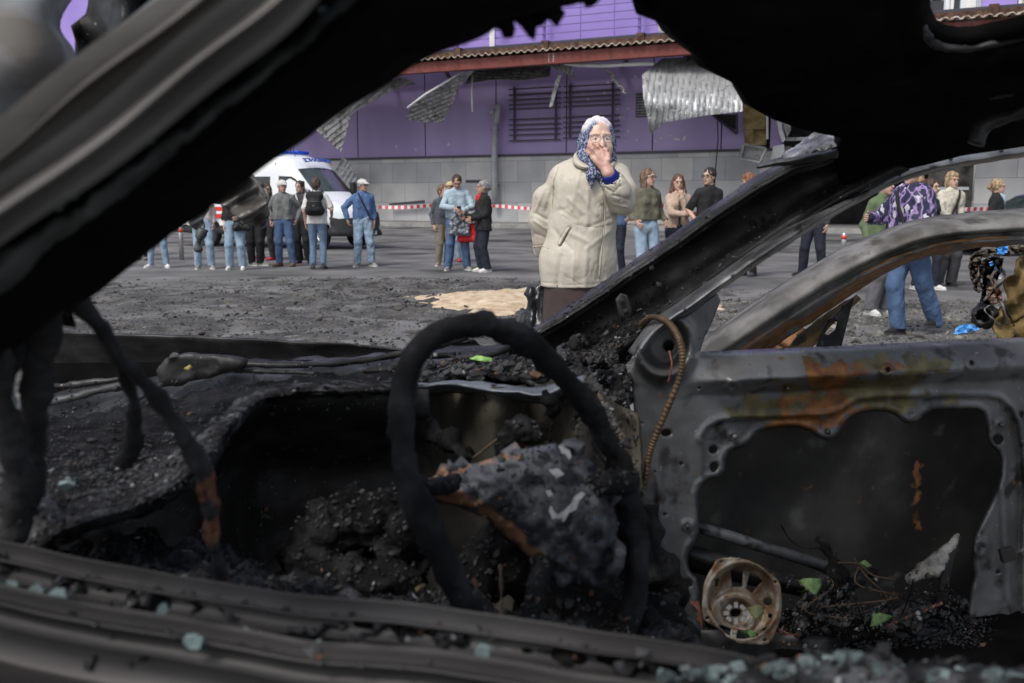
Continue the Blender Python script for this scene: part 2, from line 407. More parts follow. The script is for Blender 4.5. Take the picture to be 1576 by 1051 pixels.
# ---------------------------------------------------------------- pavement and kerb
def strip(name, s0, s1, z0, z1, mat, xa=-34, xb=26):
    mb = MB(); n = 24; v = []
    for i in range(n + 1):
        X = xa + (xb - xa) * i / n
        for s, z in ((s0, z0), (s0, z1), (s1, z1 + .03), (s1, z0)): v.append(WL(X, s, z))
    f = []
    for i in range(n):
        for k in range(3): f.append([i * 4 + k, (i + 1) * 4 + k, (i + 1) * 4 + k + 1, i * 4 + k + 1])
    f += [[0, 1, 2, 3], [n * 4, n * 4 + 3, n * 4 + 2, n * 4 + 1]]
    mb.add(v, f); o = mb.build(name, mat); o['kind'] = 'structure'; return o
strip('kerb', 38.0, 38.3, .1, .36, M_kerb); strip('pavement', 38.3, 44, .1, .352, M_pave)
# ---------------------------------------------------------------- the shopping centre
def stone_mat():
    m = nmat('stone_base', (.42, .43, .45), (.54, .545, .56), scale=.8, detail=8, rough=.8, bump=.15); t = m.node_tree; N = t.nodes; L = t.links
    b = N['Principled BSDF']; src = b.inputs['Base Color'].links[0].from_socket
    tc = N.new('ShaderNodeTexCoord'); mp = N.new('ShaderNodeMapping'); mp.inputs['Rotation'].default_value = (R(90), 0, 0); L.new(tc.outputs['Object'], mp.inputs[0])
    br = N.new('ShaderNodeTexBrick'); L.new(mp.outputs[0], br.inputs['Vector']); br.inputs['Scale'].default_value = 1
    for k, v in (('Mortar Size', .012), ('Brick Width', 1.25), ('Row Height', .86), ('Bias', 0)): br.inputs[k].default_value = v
    br.inputs['Color1'].default_value = (.78, .79, .81, 1); br.inputs['Color2'].default_value = (1.1, 1.07, 1.02, 1); br.inputs['Mortar'].default_value = (.55, .54, .52, 1)
    x = N.new('ShaderNodeMix'); x.data_type = 'RGBA'; x.blend_type = 'MULTIPLY'; x.inputs[0].default_value = 1; L.new(src, x.inputs[6]); L.new(br.outputs[0], x.inputs[7]); L.new(x.outputs[2], b.inputs['Base Color']); return m
M_stone = stone_mat()
M_purp = nmat('purple_cladding', (.31, .24, .47), (.38, .30, .56), scale=.5, detail=8, rough=.5, bump=.05, spots=(.22, .17, .33), spscale=.9, splo=.6, sphi=.8, stretch=(1, 1, .35))
M_purp2 = nmat('purple_upper', (.30, .22, .60), (.36, .27, .68), scale=.5, rough=.5, bump=.04)
M_purpd = nmat('purple_rail', (.16, .12, .36), rough=.5, bump=0)
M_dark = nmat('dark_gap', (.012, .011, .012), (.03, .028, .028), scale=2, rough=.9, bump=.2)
M_slat = nmat('slat_metal', (.035, .032, .05), (.05, .045, .065), rough=.5, bump=0)
M_red = nmat('red_beam_paint', (.14, .028, .022), (.20, .045, .035), scale=2, rough=.55, bump=.15, spots=(.07, .03, .02), spscale=6)
M_rust = nmat('rusty_steel', (.045, .024, .018), (.085, .042, .028), (.13, .075, .05), scale=5, rough=.85, bump=.4)
M_cor = nmat('corrugated_edge', (.20, .15, .11), (.42, .37, .30), (.55, .52, .47), scale=5, rough=.7, bump=.2, spots=(.18, .07, .03), spscale=9, splo=.55, sphi=.65)
M_zinc = nmat('zinc_sheet', (.26, .27, .28), (.36, .37, .38), (.44, .45, .46), scale=2.2, rough=.45, metal=.35, bump=.25, bscale=6, bdist=.03, spots=(.16, .15, .15), spscale=5, splo=.6, sphi=.72)
M_zincd = nmat('soot_zinc', (.20, .20, .205), (.30, .30, .31), scale=2.5, rough=.5, metal=.3, bump=.25, bscale=6, bdist=.03, spots=(.07, .07, .07), spscale=4, splo=.5, sphi=.7)
M_wht = nmat('white_metal', (.62, .64, .66), (.75, .76, .77), scale=3, rough=.5, bump=.1)
M_pipe = nmat('pipe_grey', (.33, .35, .38), (.43, .45, .47), scale=4, rough=.5, bump=.1)
M_ins = nmat('mineral_wool', (.16, .12, .045), (.27, .21, .09), (.36, .29, .15), scale=3, detail=12, rough=1, bump=.8, bscale=18, bdist=.04)
M_pane = nmat('dark_pane', (.02, .022, .025), rough=.12, bump=0)
M_scar = nmat('plaster_scar', (.5, .47, .52), (.62, .6, .62), rough=.9, bump=.3)
bld = thing('shopping_centre', WL(0, 42, .3), 'long purple clad building above grey stone base with a torn canopy', 'building')
def wallbox(mb, xa, xb, za, zb, s, d, mi=0):      # a slab on the facade: its front face at s, d deep
    A = [WL(xa, s, za), WL(xb, s, za), WL(xb, s, zb), WL(xa, s, zb)]; dv = -WNr * d
    v = A + [p + dv for p in A]
    mb.add(v, [(0, 1, 2, 3), (7, 6, 5, 4), (0, 4, 5, 1), (1, 5, 6, 2), (2, 6, 7, 3), (3, 7, 4, 0)], mi); return mb
def Xw(px, s=42.0): u = (px - PCX) / F; return u * s / (1 + WM * u)
def Zw(px, py, s=42.0): return WP(px, py, s).z
ZB = 3.16
def wallobj(name, xa, xb, za, zb, s, d, mat):      # mesh in facade-aligned local axes so textures run along it
    L_ = (xb - xa) * math.hypot(1, WM); o = MB().box((L_ / 2, d / 2, (zb - za) / 2), (L_, d, zb - za)).build(name, mat, local=True)
    o.location = WL(xa, s, za) - wloc(bld); o.rotation_euler = (0, 0, WANG); o.parent = bld; return o
xh0, xh1 = Xw(1196), Xw(1490)          # the blown-out bay
wallobj('stone_base', -34, xh0, .3, ZB - .06, 41.94, .3, M_stone); wallobj('stone_base', xh1, 26, .3, ZB - .06, 41.94, .3, M_stone)
wallobj('purple_wall', -34, Xw(1142), ZB, 6.9, 42, .3, M_purp); wallobj('purple_wall', Xw(1178), Xw(1196), ZB, 6.9, 42, .3, M_purp)
wallobj('purple_wall', xh1, 26, ZB, 6.9, 42, .3, M_purp)
wallobj('drip_ledge', -34, xh0 - .03, ZB - .1, ZB - .005, 41.86, .34, M_slat)
wallobj('upper_wall', -34, Xw(1404, 41), 6.9, 13.5, 41, 1.3, M_purp2); wallobj('upper_wall', Xw(1484, 41), Xw(1537, 41), 6.9, 13.5, 41, 1.3, M_purp2)
wallobj('upper_wall', Xw(1545, 41), 26, 6.9, 13.5, 41, 1.3, nmat('beige_panel', (.38, .30, .22), (.44, .36, .27), rough=.8))
for px in (453, 555, 657, 764, 870, 1000, 1104): wallbox(MB(), Xw(px) - .02, Xw(px) + .02, ZB + .01, 6.8, 41.995, .02).build('panel_seam', M_dark, bld)
for px in (700, 763, 890, 940, 1010, 600): wallbox(MB(), Xw(px, 41) - .015, Xw(px, 41) + .015, 7.4, 13.4, 40.99, .02).build('panel_seam', M_purpd, bld)
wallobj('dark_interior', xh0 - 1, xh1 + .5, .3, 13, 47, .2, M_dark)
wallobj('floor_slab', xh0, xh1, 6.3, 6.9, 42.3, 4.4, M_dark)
# burnt concrete columns and bar inside the open bay
wallobj('burnt_column', Xw(1420, 43), Xw(1487, 43), .3, 6.3, 43, .5, nmat('scorched_concrete', (.05, .045, .042), (.14, .13, .12), (.2, .19, .175), scale=3, detail=10, rough=.95, bump=.5))
wallobj('crossbar', Xw(1440, 42), Xw(1487, 42), Zw(1460, 290) - .05, Zw(1460, 290) + .05, 42.2, .1, M_wht)
wallobj('crossbar', Xw(1200), Xw(1260), Zw(1220, 217), Zw(1220, 217) + .12, 41.8, .1, M_zinc)
# windows of the upper storey
for a, b2, mt in ((1404, 1430, M_pane), (1441, 1454, M_pane)):
    wallobj('upper_window', Xw(a, 41), Xw(b2, 41), 6.9, Zw(1420, 2, 41), 41.1, .15, mt)
wallobj('upper_window_frame', Xw(1430, 41), Xw(1436, 41), 6.9, 13, 40.95, .2, M_wht); wallobj('upper_window_frame', Xw(1437, 41), Xw(1442, 41), 6.9, 13, 40.95, .2, M_wht)
wallobj('white_panel', Xw(1454, 41), Xw(1476, 41), 6.9, 13, 41, .2, M_wht); wallobj('upper_window_frame', Xw(1477, 41), Xw(1483, 41), 6.9, 13, 40.97, .2, M_pipe)
wallobj('upper_window_frame', Xw(1538, 41), Xw(1543, 41), 6.9, 13, 40.97, .2, M_wht)
# canopy: red beam, corrugated roof on it, flashing
SB = 37.5; zb0 = WP(788, 101, SB).z; zb1 = zb0 + .36
wallobj('red_beam', -34, 26, zb0, zb1, SB, .25, M_red); wallobj('beam_flange', -34, 26, zb0 - .03, zb0 - .002, SB - .06, .37, M_red)
m = MB(); n = 2400; v = []; xa, xb = -30, 24
for i in range(n + 1):
    X = xa + (xb - xa) * i / n; q = math.sin(X * 2 * math.pi / .26); zz = zb1 + .07 + .035 * max(-.7, min(.7, q)) / .7
    jag = .03 * noise.noise(Vector((X * 6, 0, 0)))
    for s, dz in ((SB - .25 + jag, 0), (41.0, .12)): v += [WL(X, s, zz + dz), WL(X, s, zz + dz + .035)]
f = []
for i in range(n):
    a = i * 4; b2 = a + 4; f += [[a, b2, b2 + 1, a + 1], [a + 1, b2 + 1, b2 + 3, a + 3], [a, a + 2, b2 + 2, b2]]
m.add(v, f); m.build('corrugated_roof', M_cor, bld)
wallobj('roof_flashing', -30, 24, zb1 + .09, zb1 + .29, SB - .02, .1, M_rust); wallobj('roof_flashing', -30, 24, zb1 + .32, zb1 + .40, SB + .1, .1, M_slat)
for px in (706, 836, 978, 1500):
    X = Xw(px, SB); wallbox(MB(), X - .12, X + .12, zb1 + .02, zb1 + .42, SB - .12, .2).build('beam_bracket', M_rust, bld)
for dx in (0, .16):
    for k in range(4): MB().box(WL(Xw(843, SB) + dx, SB - .02, zb0 + .06 + k * .08), (.035, .035, .035)).build('rivet', M_wht, bld)
# rafters and a sooty ceiling under the canopy
for px in range(420, 1500, 90):
    X = Xw(px, 40); A = WL(X, SB + .1, zb0 + .2); B = WL(X, 41.9, zb0 + .25); MB().tube([A, B], .09, 4).build('rafter', M_rust, bld)
wallobj('canopy_ceiling', -30, Xw(1010), zb0 + .32, zb0 + .34, SB + .3, 2.0, M_zincd)
def WB(name, px0, py0, px1, py1, s, d, mat): return wallobj(name, Xw(px0, s), Xw(px1, s), Zw(px0, py1, s), Zw(px0, py0, s), s, d, mat)
# louvre
m = MB(); wallbox(m, Xw(974), Xw(996), Zw(980, 181), Zw(980, 144), 41.97, .04); m.build('vent_grille', M_slat, bld)
m = MB()
for k in range(9):
    z = Zw(980, 181) + .05 + k * .105; wallbox(m, Xw(975), Xw(995), z, z + .05, 41.93, .04)
m.build('vent_slats', M_zincd, bld)
# pock marks of shrapnel in the cladding
m = MB(); rr = random.Random(3)
for px, py in [(935, 128), (905, 152), (950, 168), (967, 167), (956, 186), (963, 218), (1009, 217), (1081, 183), (978, 118), (1040, 214), (884, 140), (690, 222), (640, 230), (1128, 210), (1130, 130), (610, 225)] + [(rr.uniform(860, 1130), rr.uniform(120, 222)) for _ in range(26)]:
    P = WP(px, py, 41.985); r_ = rr.uniform(.02, .075); k = 7
    m.prism([P + WD * math.cos(6.283 * i / k) * r_ * rr.uniform(.6, 1.2) + Vector((0, 0, 1)) * math.sin(6.283 * i / k) * r_ * rr.uniform(.6, 1.2) for i in range(k)], -WNr * .01)
m.build('shrapnel_scar', M_scar, bld)
# wall services
wallobj('service_plate', Xw(718), Xw(743), Zw(730, 281), Zw(730, 277), 41.9, .05, M_slat)
# slat screens
def screen(xa, xb, ya, yb, vx, label):
    t = thing('slat_screen', WL(Xw(xa), 41.9, Zw(xa, yb)), label, 'window grille', 'dark metal slat screens on the purple wall')
    m = MB(); z0, z1 = Zw(xa, yb), Zw(xa, ya); H = z1 - z0
    for q in (0, .11, .21, .30, .40, .60, .68, .77, .86, .97): m.v; wallbox(m, Xw(xa), Xw(xb), z0 + q * H, z0 + q * H + .05, 41.8, .05)
    m.build('slats', M_slat, t); m = MB()
    for x in vx: wallbox(m, Xw(x) - .03, Xw(x) + .03, z0, z1 + .05, 41.86, .05)
    m.build('post', M_slat, t)
screen(783, 860, 137, 218, (791, 853), 'left slat screen on the purple wall beside the downpipe')
screen(865, 949, 133, 214, (874, 938), 'right slat screen on the purple wall, behind the woman in headscarf')
# downpipe
t = thing('downpipe', WP(762, 330, 41.7), 'grey downpipe with a broken top on the stone wall', 'drainpipe')
m = MB(); m.tube([WP(762, 168, 41.6), WP(761, 250, 41.6), WP(762, 316, 41.6)], .13, 12); m.build('pipe', M_pipe, t, True)
m = MB(); m.tube([WP(758, 168, 41.55), WP(759, 176, 41.55)], .16, 12); m.tube([WP(768, 160, 41.4), WP(764, 190, 41.5)], .12, 12); m.build('elbow', M_pipe, t, True)
m = MB()
for y in (200, 240, 285): m.box(WP(762, y, 41.75), (.34, .12, .07))
m.build('bracket', M_slat, t)
# terrace railing above the canopy
t = thing('terrace_railing', WP(836, 66, 39.6), 'purple bar railing along the terrace above the canopy', 'railing')
m = MB(); zr = zb1 + .2
for k in range(10): m.tube([WL(-14, 40.3, zr + .32 + k * .29), WL(Xw(1012, 40.3), 40.3, zr + .32 + k * .29)], .022, 6)
m.build('rail', M_purpd, t); m = MB()
for px in (706, 836, 978): m.tube([WL(Xw(px, 40.3), 40.4, zr), WL(Xw(px, 40.3), 40.4, zr + 3.2)], .06, 8)
m.build('post', M_purpd, t)
m = MB(); m.box(WP(757, 40, 40) - Vector((0, 0, 0)), (.2, .1, 2.4)); finish(m.build('white_post', M_wht), 'white peeling post behind the terrace railing above the beam', 'post')
m = MB(); m.tube([WP(1012, 22, 40), WP(1017, 52, 40)], .05, 6); m.box(WP(1022, 44, 40), (.3, .1, .3), Matrix.Rotation(.6, 3, 'Y')); finish(m.build('broken_frame', M_wht), 'bent white frame end hanging at the edge of the terrace', 'debris')
# torn corrugated sheets
def torn(name, poly, s, ang, mat, label, cat='metal sheet', period=9.0, amp=.045, thick=.012, bend=0.0, tilt=0.0):
    poly = np.array(poly, float); c0 = poly.mean(0); dx, dy = math.cos(ang), math.sin(ang)
    V2, Fc = cdt(poly, [], 2.2); ph = ((V2[:, 0] - c0[0]) * dx + (V2[:, 1] - c0[1]) * dy)
    q = np.clip(np.abs(((ph / period) % 1) - .5) * 6 - 1.0, 0, 1); al = -(V2[:, 0] - c0[0]) * dy + (V2[:, 1] - c0[1]) * dx
    fq = np.abs(((ph / period) % 1) - .5); sv = s - amp * 1.6 * np.exp(-(fq / .13) ** 2) + bend * (al / 30) ** 2 + tilt * (V2[:, 1] - c0[1]) / 50
    sv += np.array([noise.noise(Vector((x / 24, y / 24, s))) for x, y in V2]) * .16
    P = np.array([tuple(WP(x, y, ss)) for (x, y), ss in zip(V2, sv)])
    o = mk(name, P, Fc, mat, smooth=False); faces_cam(o); solid(o, thick); return finish(o, label, cat)
torn('torn_sheet', [(988, 115), (1019, 90), (1050, 88), (1081, 81), (1100, 96), (1141, 130), (1143, 171), (1120, 174), (1089, 177), (1050, 184), (1022, 188), (1012, 198), (1001, 208), (996, 180), (990, 150)], 37.0, .12, M_zinc, 'big pale corrugated sheet hanging off the canopy at right', bend=.3, tilt=-.8)
torn('torn_sheet', [(624, 184), (632, 168), (643, 152), (656, 141), (690, 124), (733, 107), (716, 122), (706, 135), (695, 160), (682, 188), (655, 188)], 38.5, 1.2, M_zincd, 'bent grey corrugated sheet drooping in a point over the purple wall', period=6, tilt=.8)
torn('torn_sheet', [(560, 140), (620, 118), (640, 130), (611, 135), (575, 155), (541, 175), (525, 234), (486, 200), (478, 190), (520, 165)], 38.8, .9, M_zincd, 'long torn sheet hanging behind the ambulance from the canopy', period=8)
torn('torn_sheet', [(528, 240), (516, 262), (541, 292), (552, 275), (540, 255)], 40.9, .6, M_zinc, 'ribbed sheet leaning on the stone wall beside the ambulance roof', period=7, thick=.03)
torn('torn_sheet', [(845, 165), (853, 130), (860, 113), (864, 116), (858, 135), (850, 164)], 38.5, 0, M_zinc, 'narrow pale strip dangling in front of the slat screens', 'metal strip', period=5)
torn('torn_sheet', [(842, 98), (880, 100), (886, 120), (862, 110)], 38.3, .3, M_zincd, 'small dark flap bent down under the beam', period=6)
torn('torn_sheet', [(928, 100), (942, 112), (958, 132), (965, 146), (958, 142), (944, 124), (930, 106)], 38.3, .8, M_zincd, 'thin twisted dark flap below the white pipe', period=5)
torn('torn_sheet', [(735, 105), (800, 100), (848, 101), (846, 118), (800, 124), (760, 122), (715, 130), (722, 116)], 39.5, 1.5, M_zincd, 'sagging sooty ceiling sheet under the beam above the downpipe', period=4, tilt=-1.5)
torn('torn_sheet', [(1205, 170), (1215, 175), (1217, 200), (1211, 212), (1206, 195)], 41.2, .2, M_zinc, 'crumpled scrap at the edge of the blown open bay', period=5)
m = MB(); m.tube([WP(868, 97, 38), WP(890, 100, 38), WP(930, 101, 38), WP(970, 99, 38), WP(1006, 98, 38)], .07, 8); finish(m.build('white_pipe', M_wht, None, True), 'sagging white pipe under the red beam', 'pipe')
m = MB(); m.tube([WP(727, 115, 39), WP(726, 140, 39), WP(727, 172, 39)], .035, 6); finish(m.build('hanging_rod', M_wht, None, True), 'thin white rod dangling above the downpipe', 'rod')
m = MB(); m.tube([WP(718, 107, 38), WP(655, 145, 38), WP(627, 166, 38)], .045, 6); finish(m.build('hanging_rod', M_wht, None, True), 'slanting pale rod along the drooping grey sheet', 'rod')
m = MB(); m.tube([WP(1440, 62, 38), WP(1482, 50, 38)], .09, 6); finish(m.build('hanging_rod', M_zinc, None, True), 'shiny slanting rod under the beam at far right', 'rod')
# damaged right bay
m = MB(); rr = random.Random(5)
for a, b2, c2, d2 in ((1145, 138, 1177, 160), (1144, 161, 1178, 199), (1145, 200, 1160, 223), (1161, 200, 1178, 224)):
    P = [WP(x + rr.uniform(-1, 1), y + rr.uniform(-1, 1), 41.9 + rr.uniform(-.05, .1)) for x, y in ((a, b2), (c2, b2), (c2, d2), (a, d2))]; m.prism(P, -WNr * .2)
finish(bev(m.build('insulation_slab', M_ins), .03), 'exposed yellow brown mineral wool beside the torn cladding', 'insulation')
def blk(name, pts, s, d, mat, label, cat): 
    m = MB().prism([WP(x, y, s) for x, y in pts], -WNr * d); return finish(m.build(name, mat), label, cat)
blk('cladding_hole', [(1099, 176), (1133, 176), (1133, 201), (1120, 193)], 41.97, .03, M_dark, 'black triangular hole in the purple cladding under the big sheet', 'hole')
m = MB(); m.tube([WP(1097, 177, 41.8), WP(1134, 206, 41.8)], .05, 5); m.tube([WP(1134, 175, 41.8), WP(1134, 206, 41.8)], .05, 5); finish(m.build('bent_frame', M_slat), 'bent dark frame around the triangular hole', 'frame')
m = MB(); m.prism([WP(x, y, 40.8) for x, y in ((1144, 222), (1179, 229), (1170, 250), (1139, 244))], -WNr * .05, 0)
for a, b2 in (((1144, 222), (1179, 229)), ((1179, 229), (1170, 250)), ((1170, 250), (1139, 244)), ((1139, 244), (1144, 222))): m.tube([WP(*a, 40.7), WP(*b2, 40.7)], .06, 5, mi=1)
finish(m.build('fallen_cladding', [M_zincd, M_zinc]), 'fallen framed grey panel leaning at the broken corner', 'panel')
for pts in ([(1198, 167), (1211, 170), (1211, 176), (1204, 178), (1203, 195), (1209, 215), (1204, 219), (1199, 205), (1196, 190)], [(1190, 225), (1206, 222), (1208, 240), (1186, 246)], [(1179, 172), (1182, 172), (1182, 214), (1179, 214)]):
    pass
rgg = [('ragged white strip on the broken wall corner', [(1198, 167), (1211, 170), (1211, 176), (1204, 178), (1203, 195), (1209, 215), (1204, 219), (1199, 205), (1196, 190)]), ('white board scrap at the foot of the broken corner', [(1190, 225), (1206, 222), (1208, 240), (1186, 246)]), ('thin pale strip beside the mineral wool', [(1179, 172), (1182, 172), (1182, 214), (1179, 214)])]
for lb, pts in rgg: blk('plaster_scrap', pts, 41.5, .06, M_wht, lb, 'debris')
blk('scorched_pier', [(1197, 225), (1215, 225), (1215, 338), (1197, 338)], 41.9, .4, nmat('pier_grey', (.16, .155, .15), (.26, .25, .24), rough=.9), 'scorched stone pier at the edge of the open bay', 'pier')
m = MB(); m.tube([WP(1104, 178, 41.6), WP(1105, 215, 41.6), WP(1101, 262, 41.6), WP(1099, 300, 41.6)], .022, 5); finish(m.build('hanging_cable', M_dark), 'black cable hanging down the wall near the torn sheet', 'cable')
# fallen junk on the pavement behind the tape, left
m = MB(); m.prism([WP(598, 313, 41.5), WP(652, 308, 41.5), WP(652, 313, 41.5), WP(600, 316, 41.5)], -WNr * .1); finish(m.build('fallen_strip', M_slat), 'grey metal strip lying along the wall behind the tape', 'strip')
# ---------------------------------------------------------------- tape
M_tw = nmat('tape_white', (.72, .70, .72), rough=.4, bump=0); M_tr = nmat('tape_red', (.62, .07, .08), rough=.4, bump=0)
def tape(pts, Y, label, wd=.10):
    S = resample(smoothpl([(a, b2, Y) for a, b2 in pts], 80), int(abs(pts[-1][0] - pts[0][0]) / 1.6)); P = Wn(S[:, 0], S[:, 1], S[:, 2]); mb = MB()
    for i in range(len(P) - 1):
        a = Vector(P[i]); b2 = Vector(P[i + 1]); up = Vector((0, math.sin(i * .11) * .4, 1)) * wd * .5; mb.add([a - up, b2 - up, b2 + up, a + up], [(0, 1, 2, 3)], 0 if (i // 3) % 2 else 1)
    o = mb.build('barrier_tape', [M_tw, M_tr]); solid(o, .004, 0); return finish(o, label, 'tape')
tape([(583, 319), (625, 319), (672, 316), (720, 319), (763, 317), (800, 320), (835, 322)], 30, 'red and white tape strung from the ambulance past the downpipe')
tape([(940, 323), (985, 322), (1010, 318), (1063, 313), (1110, 316), (1180, 320)], 30, 'red and white tape strung behind the people right of the woman')
tape([(1430, 327), (1490, 322), (1520, 322), (1560, 324)], 26, 'red and white tape behind the woman in white at far right')
# ---------------------------------------------------------------- bollards
M_stl = nmat('brushed_steel', (.42, .43, .44), (.55, .56, .57), rough=.3, metal=.8, bump=.05); M_band = nmat('red_band', (.6, .05, .03), rough=.4, bump=0)
def bollard(px, ytop, Y, label):
    b_ = W(px, 305 + CAMZ * F / Y, Y); t = thing('bollard', (b_.x, Y, 0), label, 'bollard', 'steel bollards with a red band')
    H = CAMZ - (ytop - 305) * Y / F; m = MB(); m.tube([(b_.x, Y, 0), (b_.x, Y, H - .02), (b_.x, Y, H)], [.052, .052, .035], 16); m.build('post', M_stl, t, True)
    m = MB(); m.tube([(b_.x, Y, H - .14), (b_.x, Y, H - .06)], .055, 16); m.build('band', M_band, t, True)
bollard(280, 347, 22.0, 'steel bollard with red band left of the people in jeans'); bollard(1297, 357, 21.0, 'steel bollard with red band seen through the car door window')
# ================================================================ VEHICLES FAR AND NEAR
def inflate(name, prof, wf, parent, mats, fmi, step=.12, holes=(), bow=0.0, nacross=8, rz=0):
    """body shell from a side profile (x,z) and a half width w(x,z); local axes x forward, y left"""
    V2, Fc = cdt(prof, list(holes), step); wv = wf(V2[:, 0], V2[:, 1]); n = len(V2)
    Vs = np.vstack([np.stack([V2[:, 0], -wv, V2[:, 1]], -1), np.stack([V2[:, 0], wv, V2[:, 1]], -1)])
    faces = [list(t) for t in Fc] + [[t[2] + n, t[1] + n, t[0] + n] for t in Fc]; kind = [0] * len(faces)
    bd = closedres(prof, step); nb = len(bd); ids = [int(np.argmin(np.hypot(*(V2 - b).T))) for b in bd]
    Vl = Vs.tolist(); grid = []
    for q, i in enumerate(ids):
        row = [i]; w_ = wv[i]; nrm = bd[q] - np.array([-2.5, 1.2]); nrm = nrm / (np.linalg.norm(nrm) + 1e-9)
        for k in range(1, nacross):
            y = -w_ + 2 * w_ * k / nacross; bb = bow * (1 - (y / w_) ** 2) if w_ > 0 else 0
            row.append(len(Vl)); Vl.append([V2[i, 0] + bb * nrm[0], y, V2[i, 1] + bb * nrm[1] * .5])
        row.append(i + n); grid.append(row)
    for q in range(nb):
        a = grid[q]; b = grid[(q + 1) % nb]
        for k in range(nacross): faces.append([a[k], b[k], b[k + 1], a[k + 1]]); kind.append(1)
    Vl = np.array(Vl); fm = []
    for f, kd in zip(faces, kind):
        c = Vl[f].mean(0); fm.append(fmi(c[0], c[1], c[2], kd))
    o = mk(name, Vl, faces, None, parent, True, local=True, mats=mats, fmi=fm)
    bm = bmesh.new(); bm.from_mesh(o.data); bmesh.ops.recalc_face_normals(bm, faces=bm.faces); bm.to_mesh(o.data); bm.free(); return o
M_van = nmat('white_paint', (.74, .78, .82), (.80, .83, .86), scale=1, rough=.25, bump=0); M_tyre = nmat('tyre_rubber', (.015, .015, .016), (.03, .03, .03), rough=.85, bump=.2)
M_blkp = nmat('black_plastic', (.02, .021, .023), (.03, .031, .033), rough=.55, bump=.05); M_glass = nmat('car_glass', (.012, .015, .018), rough=.06, bump=0, spec=.8)
M_glass2 = nmat('windscreen_glass', (.015, .02, .022), (.05, .07, .07), scale=1.4, rough=.08, bump=0, spec=.8)
M_hub = nmat('hub_silver', (.45, .46, .47), rough=.35, metal=.5, bump=0); M_blue = nmat('blue_lamp', (.01, .05, .5), (.02, .10, .75), rough=.2, bump=0); M_btxt = nmat('blue_letters', (.02, .07, .35), rough=.4, bump=0)
M_redp = nmat('red_stripe', (.62, .04, .03), rough=.35, bump=0); M_lamp = nmat('headlamp_glass', (.55, .58, .6), rough=.1, bump=0)
def wheel(parent, x, y, r, wd, side):
    m = MB(); pr = [(r * .62, 0), (r * .62, wd), (r * .93, wd), (r, wd * .85), (r, wd * .15), (r * .93, 0)]
    def ring(pr, mb, seg=28):
        v = []; n = len(pr)
        for k in range(seg):
            a = 6.2832 * k / seg; v += [(x + math.cos(a) * q[0], y + side * (q[1] - wd), r + math.sin(a) * q[0]) for q in pr]
        mb.add(v, [[k * n + i, k * n + (i + 1) % n, ((k + 1) % seg) * n + (i + 1) % n, ((k + 1) % seg) * n + i] for k in range(seg) for i in range(n)])
    wo = thing('wheel', (0, 0, 0), None, None); del_ = wo; wo.parent = parent
    ring(pr, m); m.build('tyre', M_tyre, wo, False, local=True)
    m = MB(); ring([(r * .63, wd * .75), (r * .63, wd * .95), (r * .55, wd * .98), (r * .5, wd * .8)], m)
    for k in range(8):
        a = 6.2832 * k / 8; m.tube([(x + math.cos(a) * r * .12, y - side * wd * .1, r + math.sin(a) * r * .12), (x + math.cos(a) * r * .58, y - side * wd * .12, r + math.sin(a) * r * .58)], r * .09, 6)
    m.tube([(x, y - side * wd * .3, r), (x, y - side * wd * .02, r)], r * .2, 12); m.build('rim', M_hub, wo, False, local=True)
# ---- ambulance
amb = thing('ambulance', (0, 0, 0), 'white ambulance van with mirrored lettering and blue light bar', 'ambulance')
amb.rotation_euler = (0, 0, R(-27)); amb.location = (-3.88, 26.9, 0)
prof = [(0, .36), (.02, .7), (-.06, .98), (-.22, 1.12), (-.6, 1.26), (-.98, 1.40), (-1.3, 1.74), (-1.58, 2.04), (-1.66, 2.12), (-1.86, 2.32), (-2.2, 2.44), (-2.8, 2.50), (-3.4, 2.52), (-4.5, 2.52), (-6.1, 2.50), (-6.22, 2.38), (-6.26, 1.2), (-6.24, .42)]
def arch(xc, r=.42, z=.36): return [(xc - r, z), (xc - r * .8, z + r * .62), (xc - r * .35, z + r * .9), (xc + r * .35, z + r * .9), (xc + r * .8, z + r * .62), (xc + r, z)]
prof = prof + arch(-4.75) + arch(-.95)
prof = [tuple(p) for p in prof]
def wf(x, z):
    d = distpl(prof, x, z); w_ = 1.02 - .16 * np.exp(-d / .07) * (z > .5) - .11 * np.clip((z - 1.2) / 1.3, 0, 1) ** 1.5
    return w_ - .30 * np.clip((x + .75) / .75, 0, 1) ** 2
def fm(x, y, z, kd):
    if kd == 1:
        if -1.60 < x < -1.0 and z > 1.42 and abs(y) < .8: return 2
        if x > -.25 and z < 1.0: return 1
        if z < .66: return 1
        return 0
    if z < .62 or (x > -.5 and z < .86): return 1
    return 0
inflate('body', prof, wf, amb, [M_van, M_blkp, M_glass2], fm, bow=.14)
def sidepanel(name, pts, parent, mat, off=.012, th=.01, side=-1, wff=wf):
    P = [Vector((x, side * (float(wff(np.array([x]), np.array([z]))[0]) + off), z)) for x, z in pts]
    return MB().prism(P, (0, -side * th, 0)).build(name, mat, parent, local=True)
sidepanel('door_window', [(-1.12, 1.42), (-1.60, 1.86), (-1.74, 1.92), (-2.15, 1.94), (-2.15, 1.38), (-1.3, 1.36)], amb, M_glass)
sidepanel('side_window', [(-2.45, 1.40), (-2.45, 1.93), (-3.3, 1.93), (-3.3, 1.40)], amb, M_glass); sidepanel('side_window', [(-3.5, 1.40), (-3.5, 1.93), (-5.1, 1.93), (-5.1, 1.40)], amb, M_glass)
sidepanel('stripe', [(-.55, 1.0), (-.6, 1.1), (-5.5, 1.12), (-5.5, 1.0)], amb, M_redp); sidepanel('stripe', [(-2.2, .8), (-2.2, .92), (-5.5, .92), (-5.5, .8)], amb, M_redp)
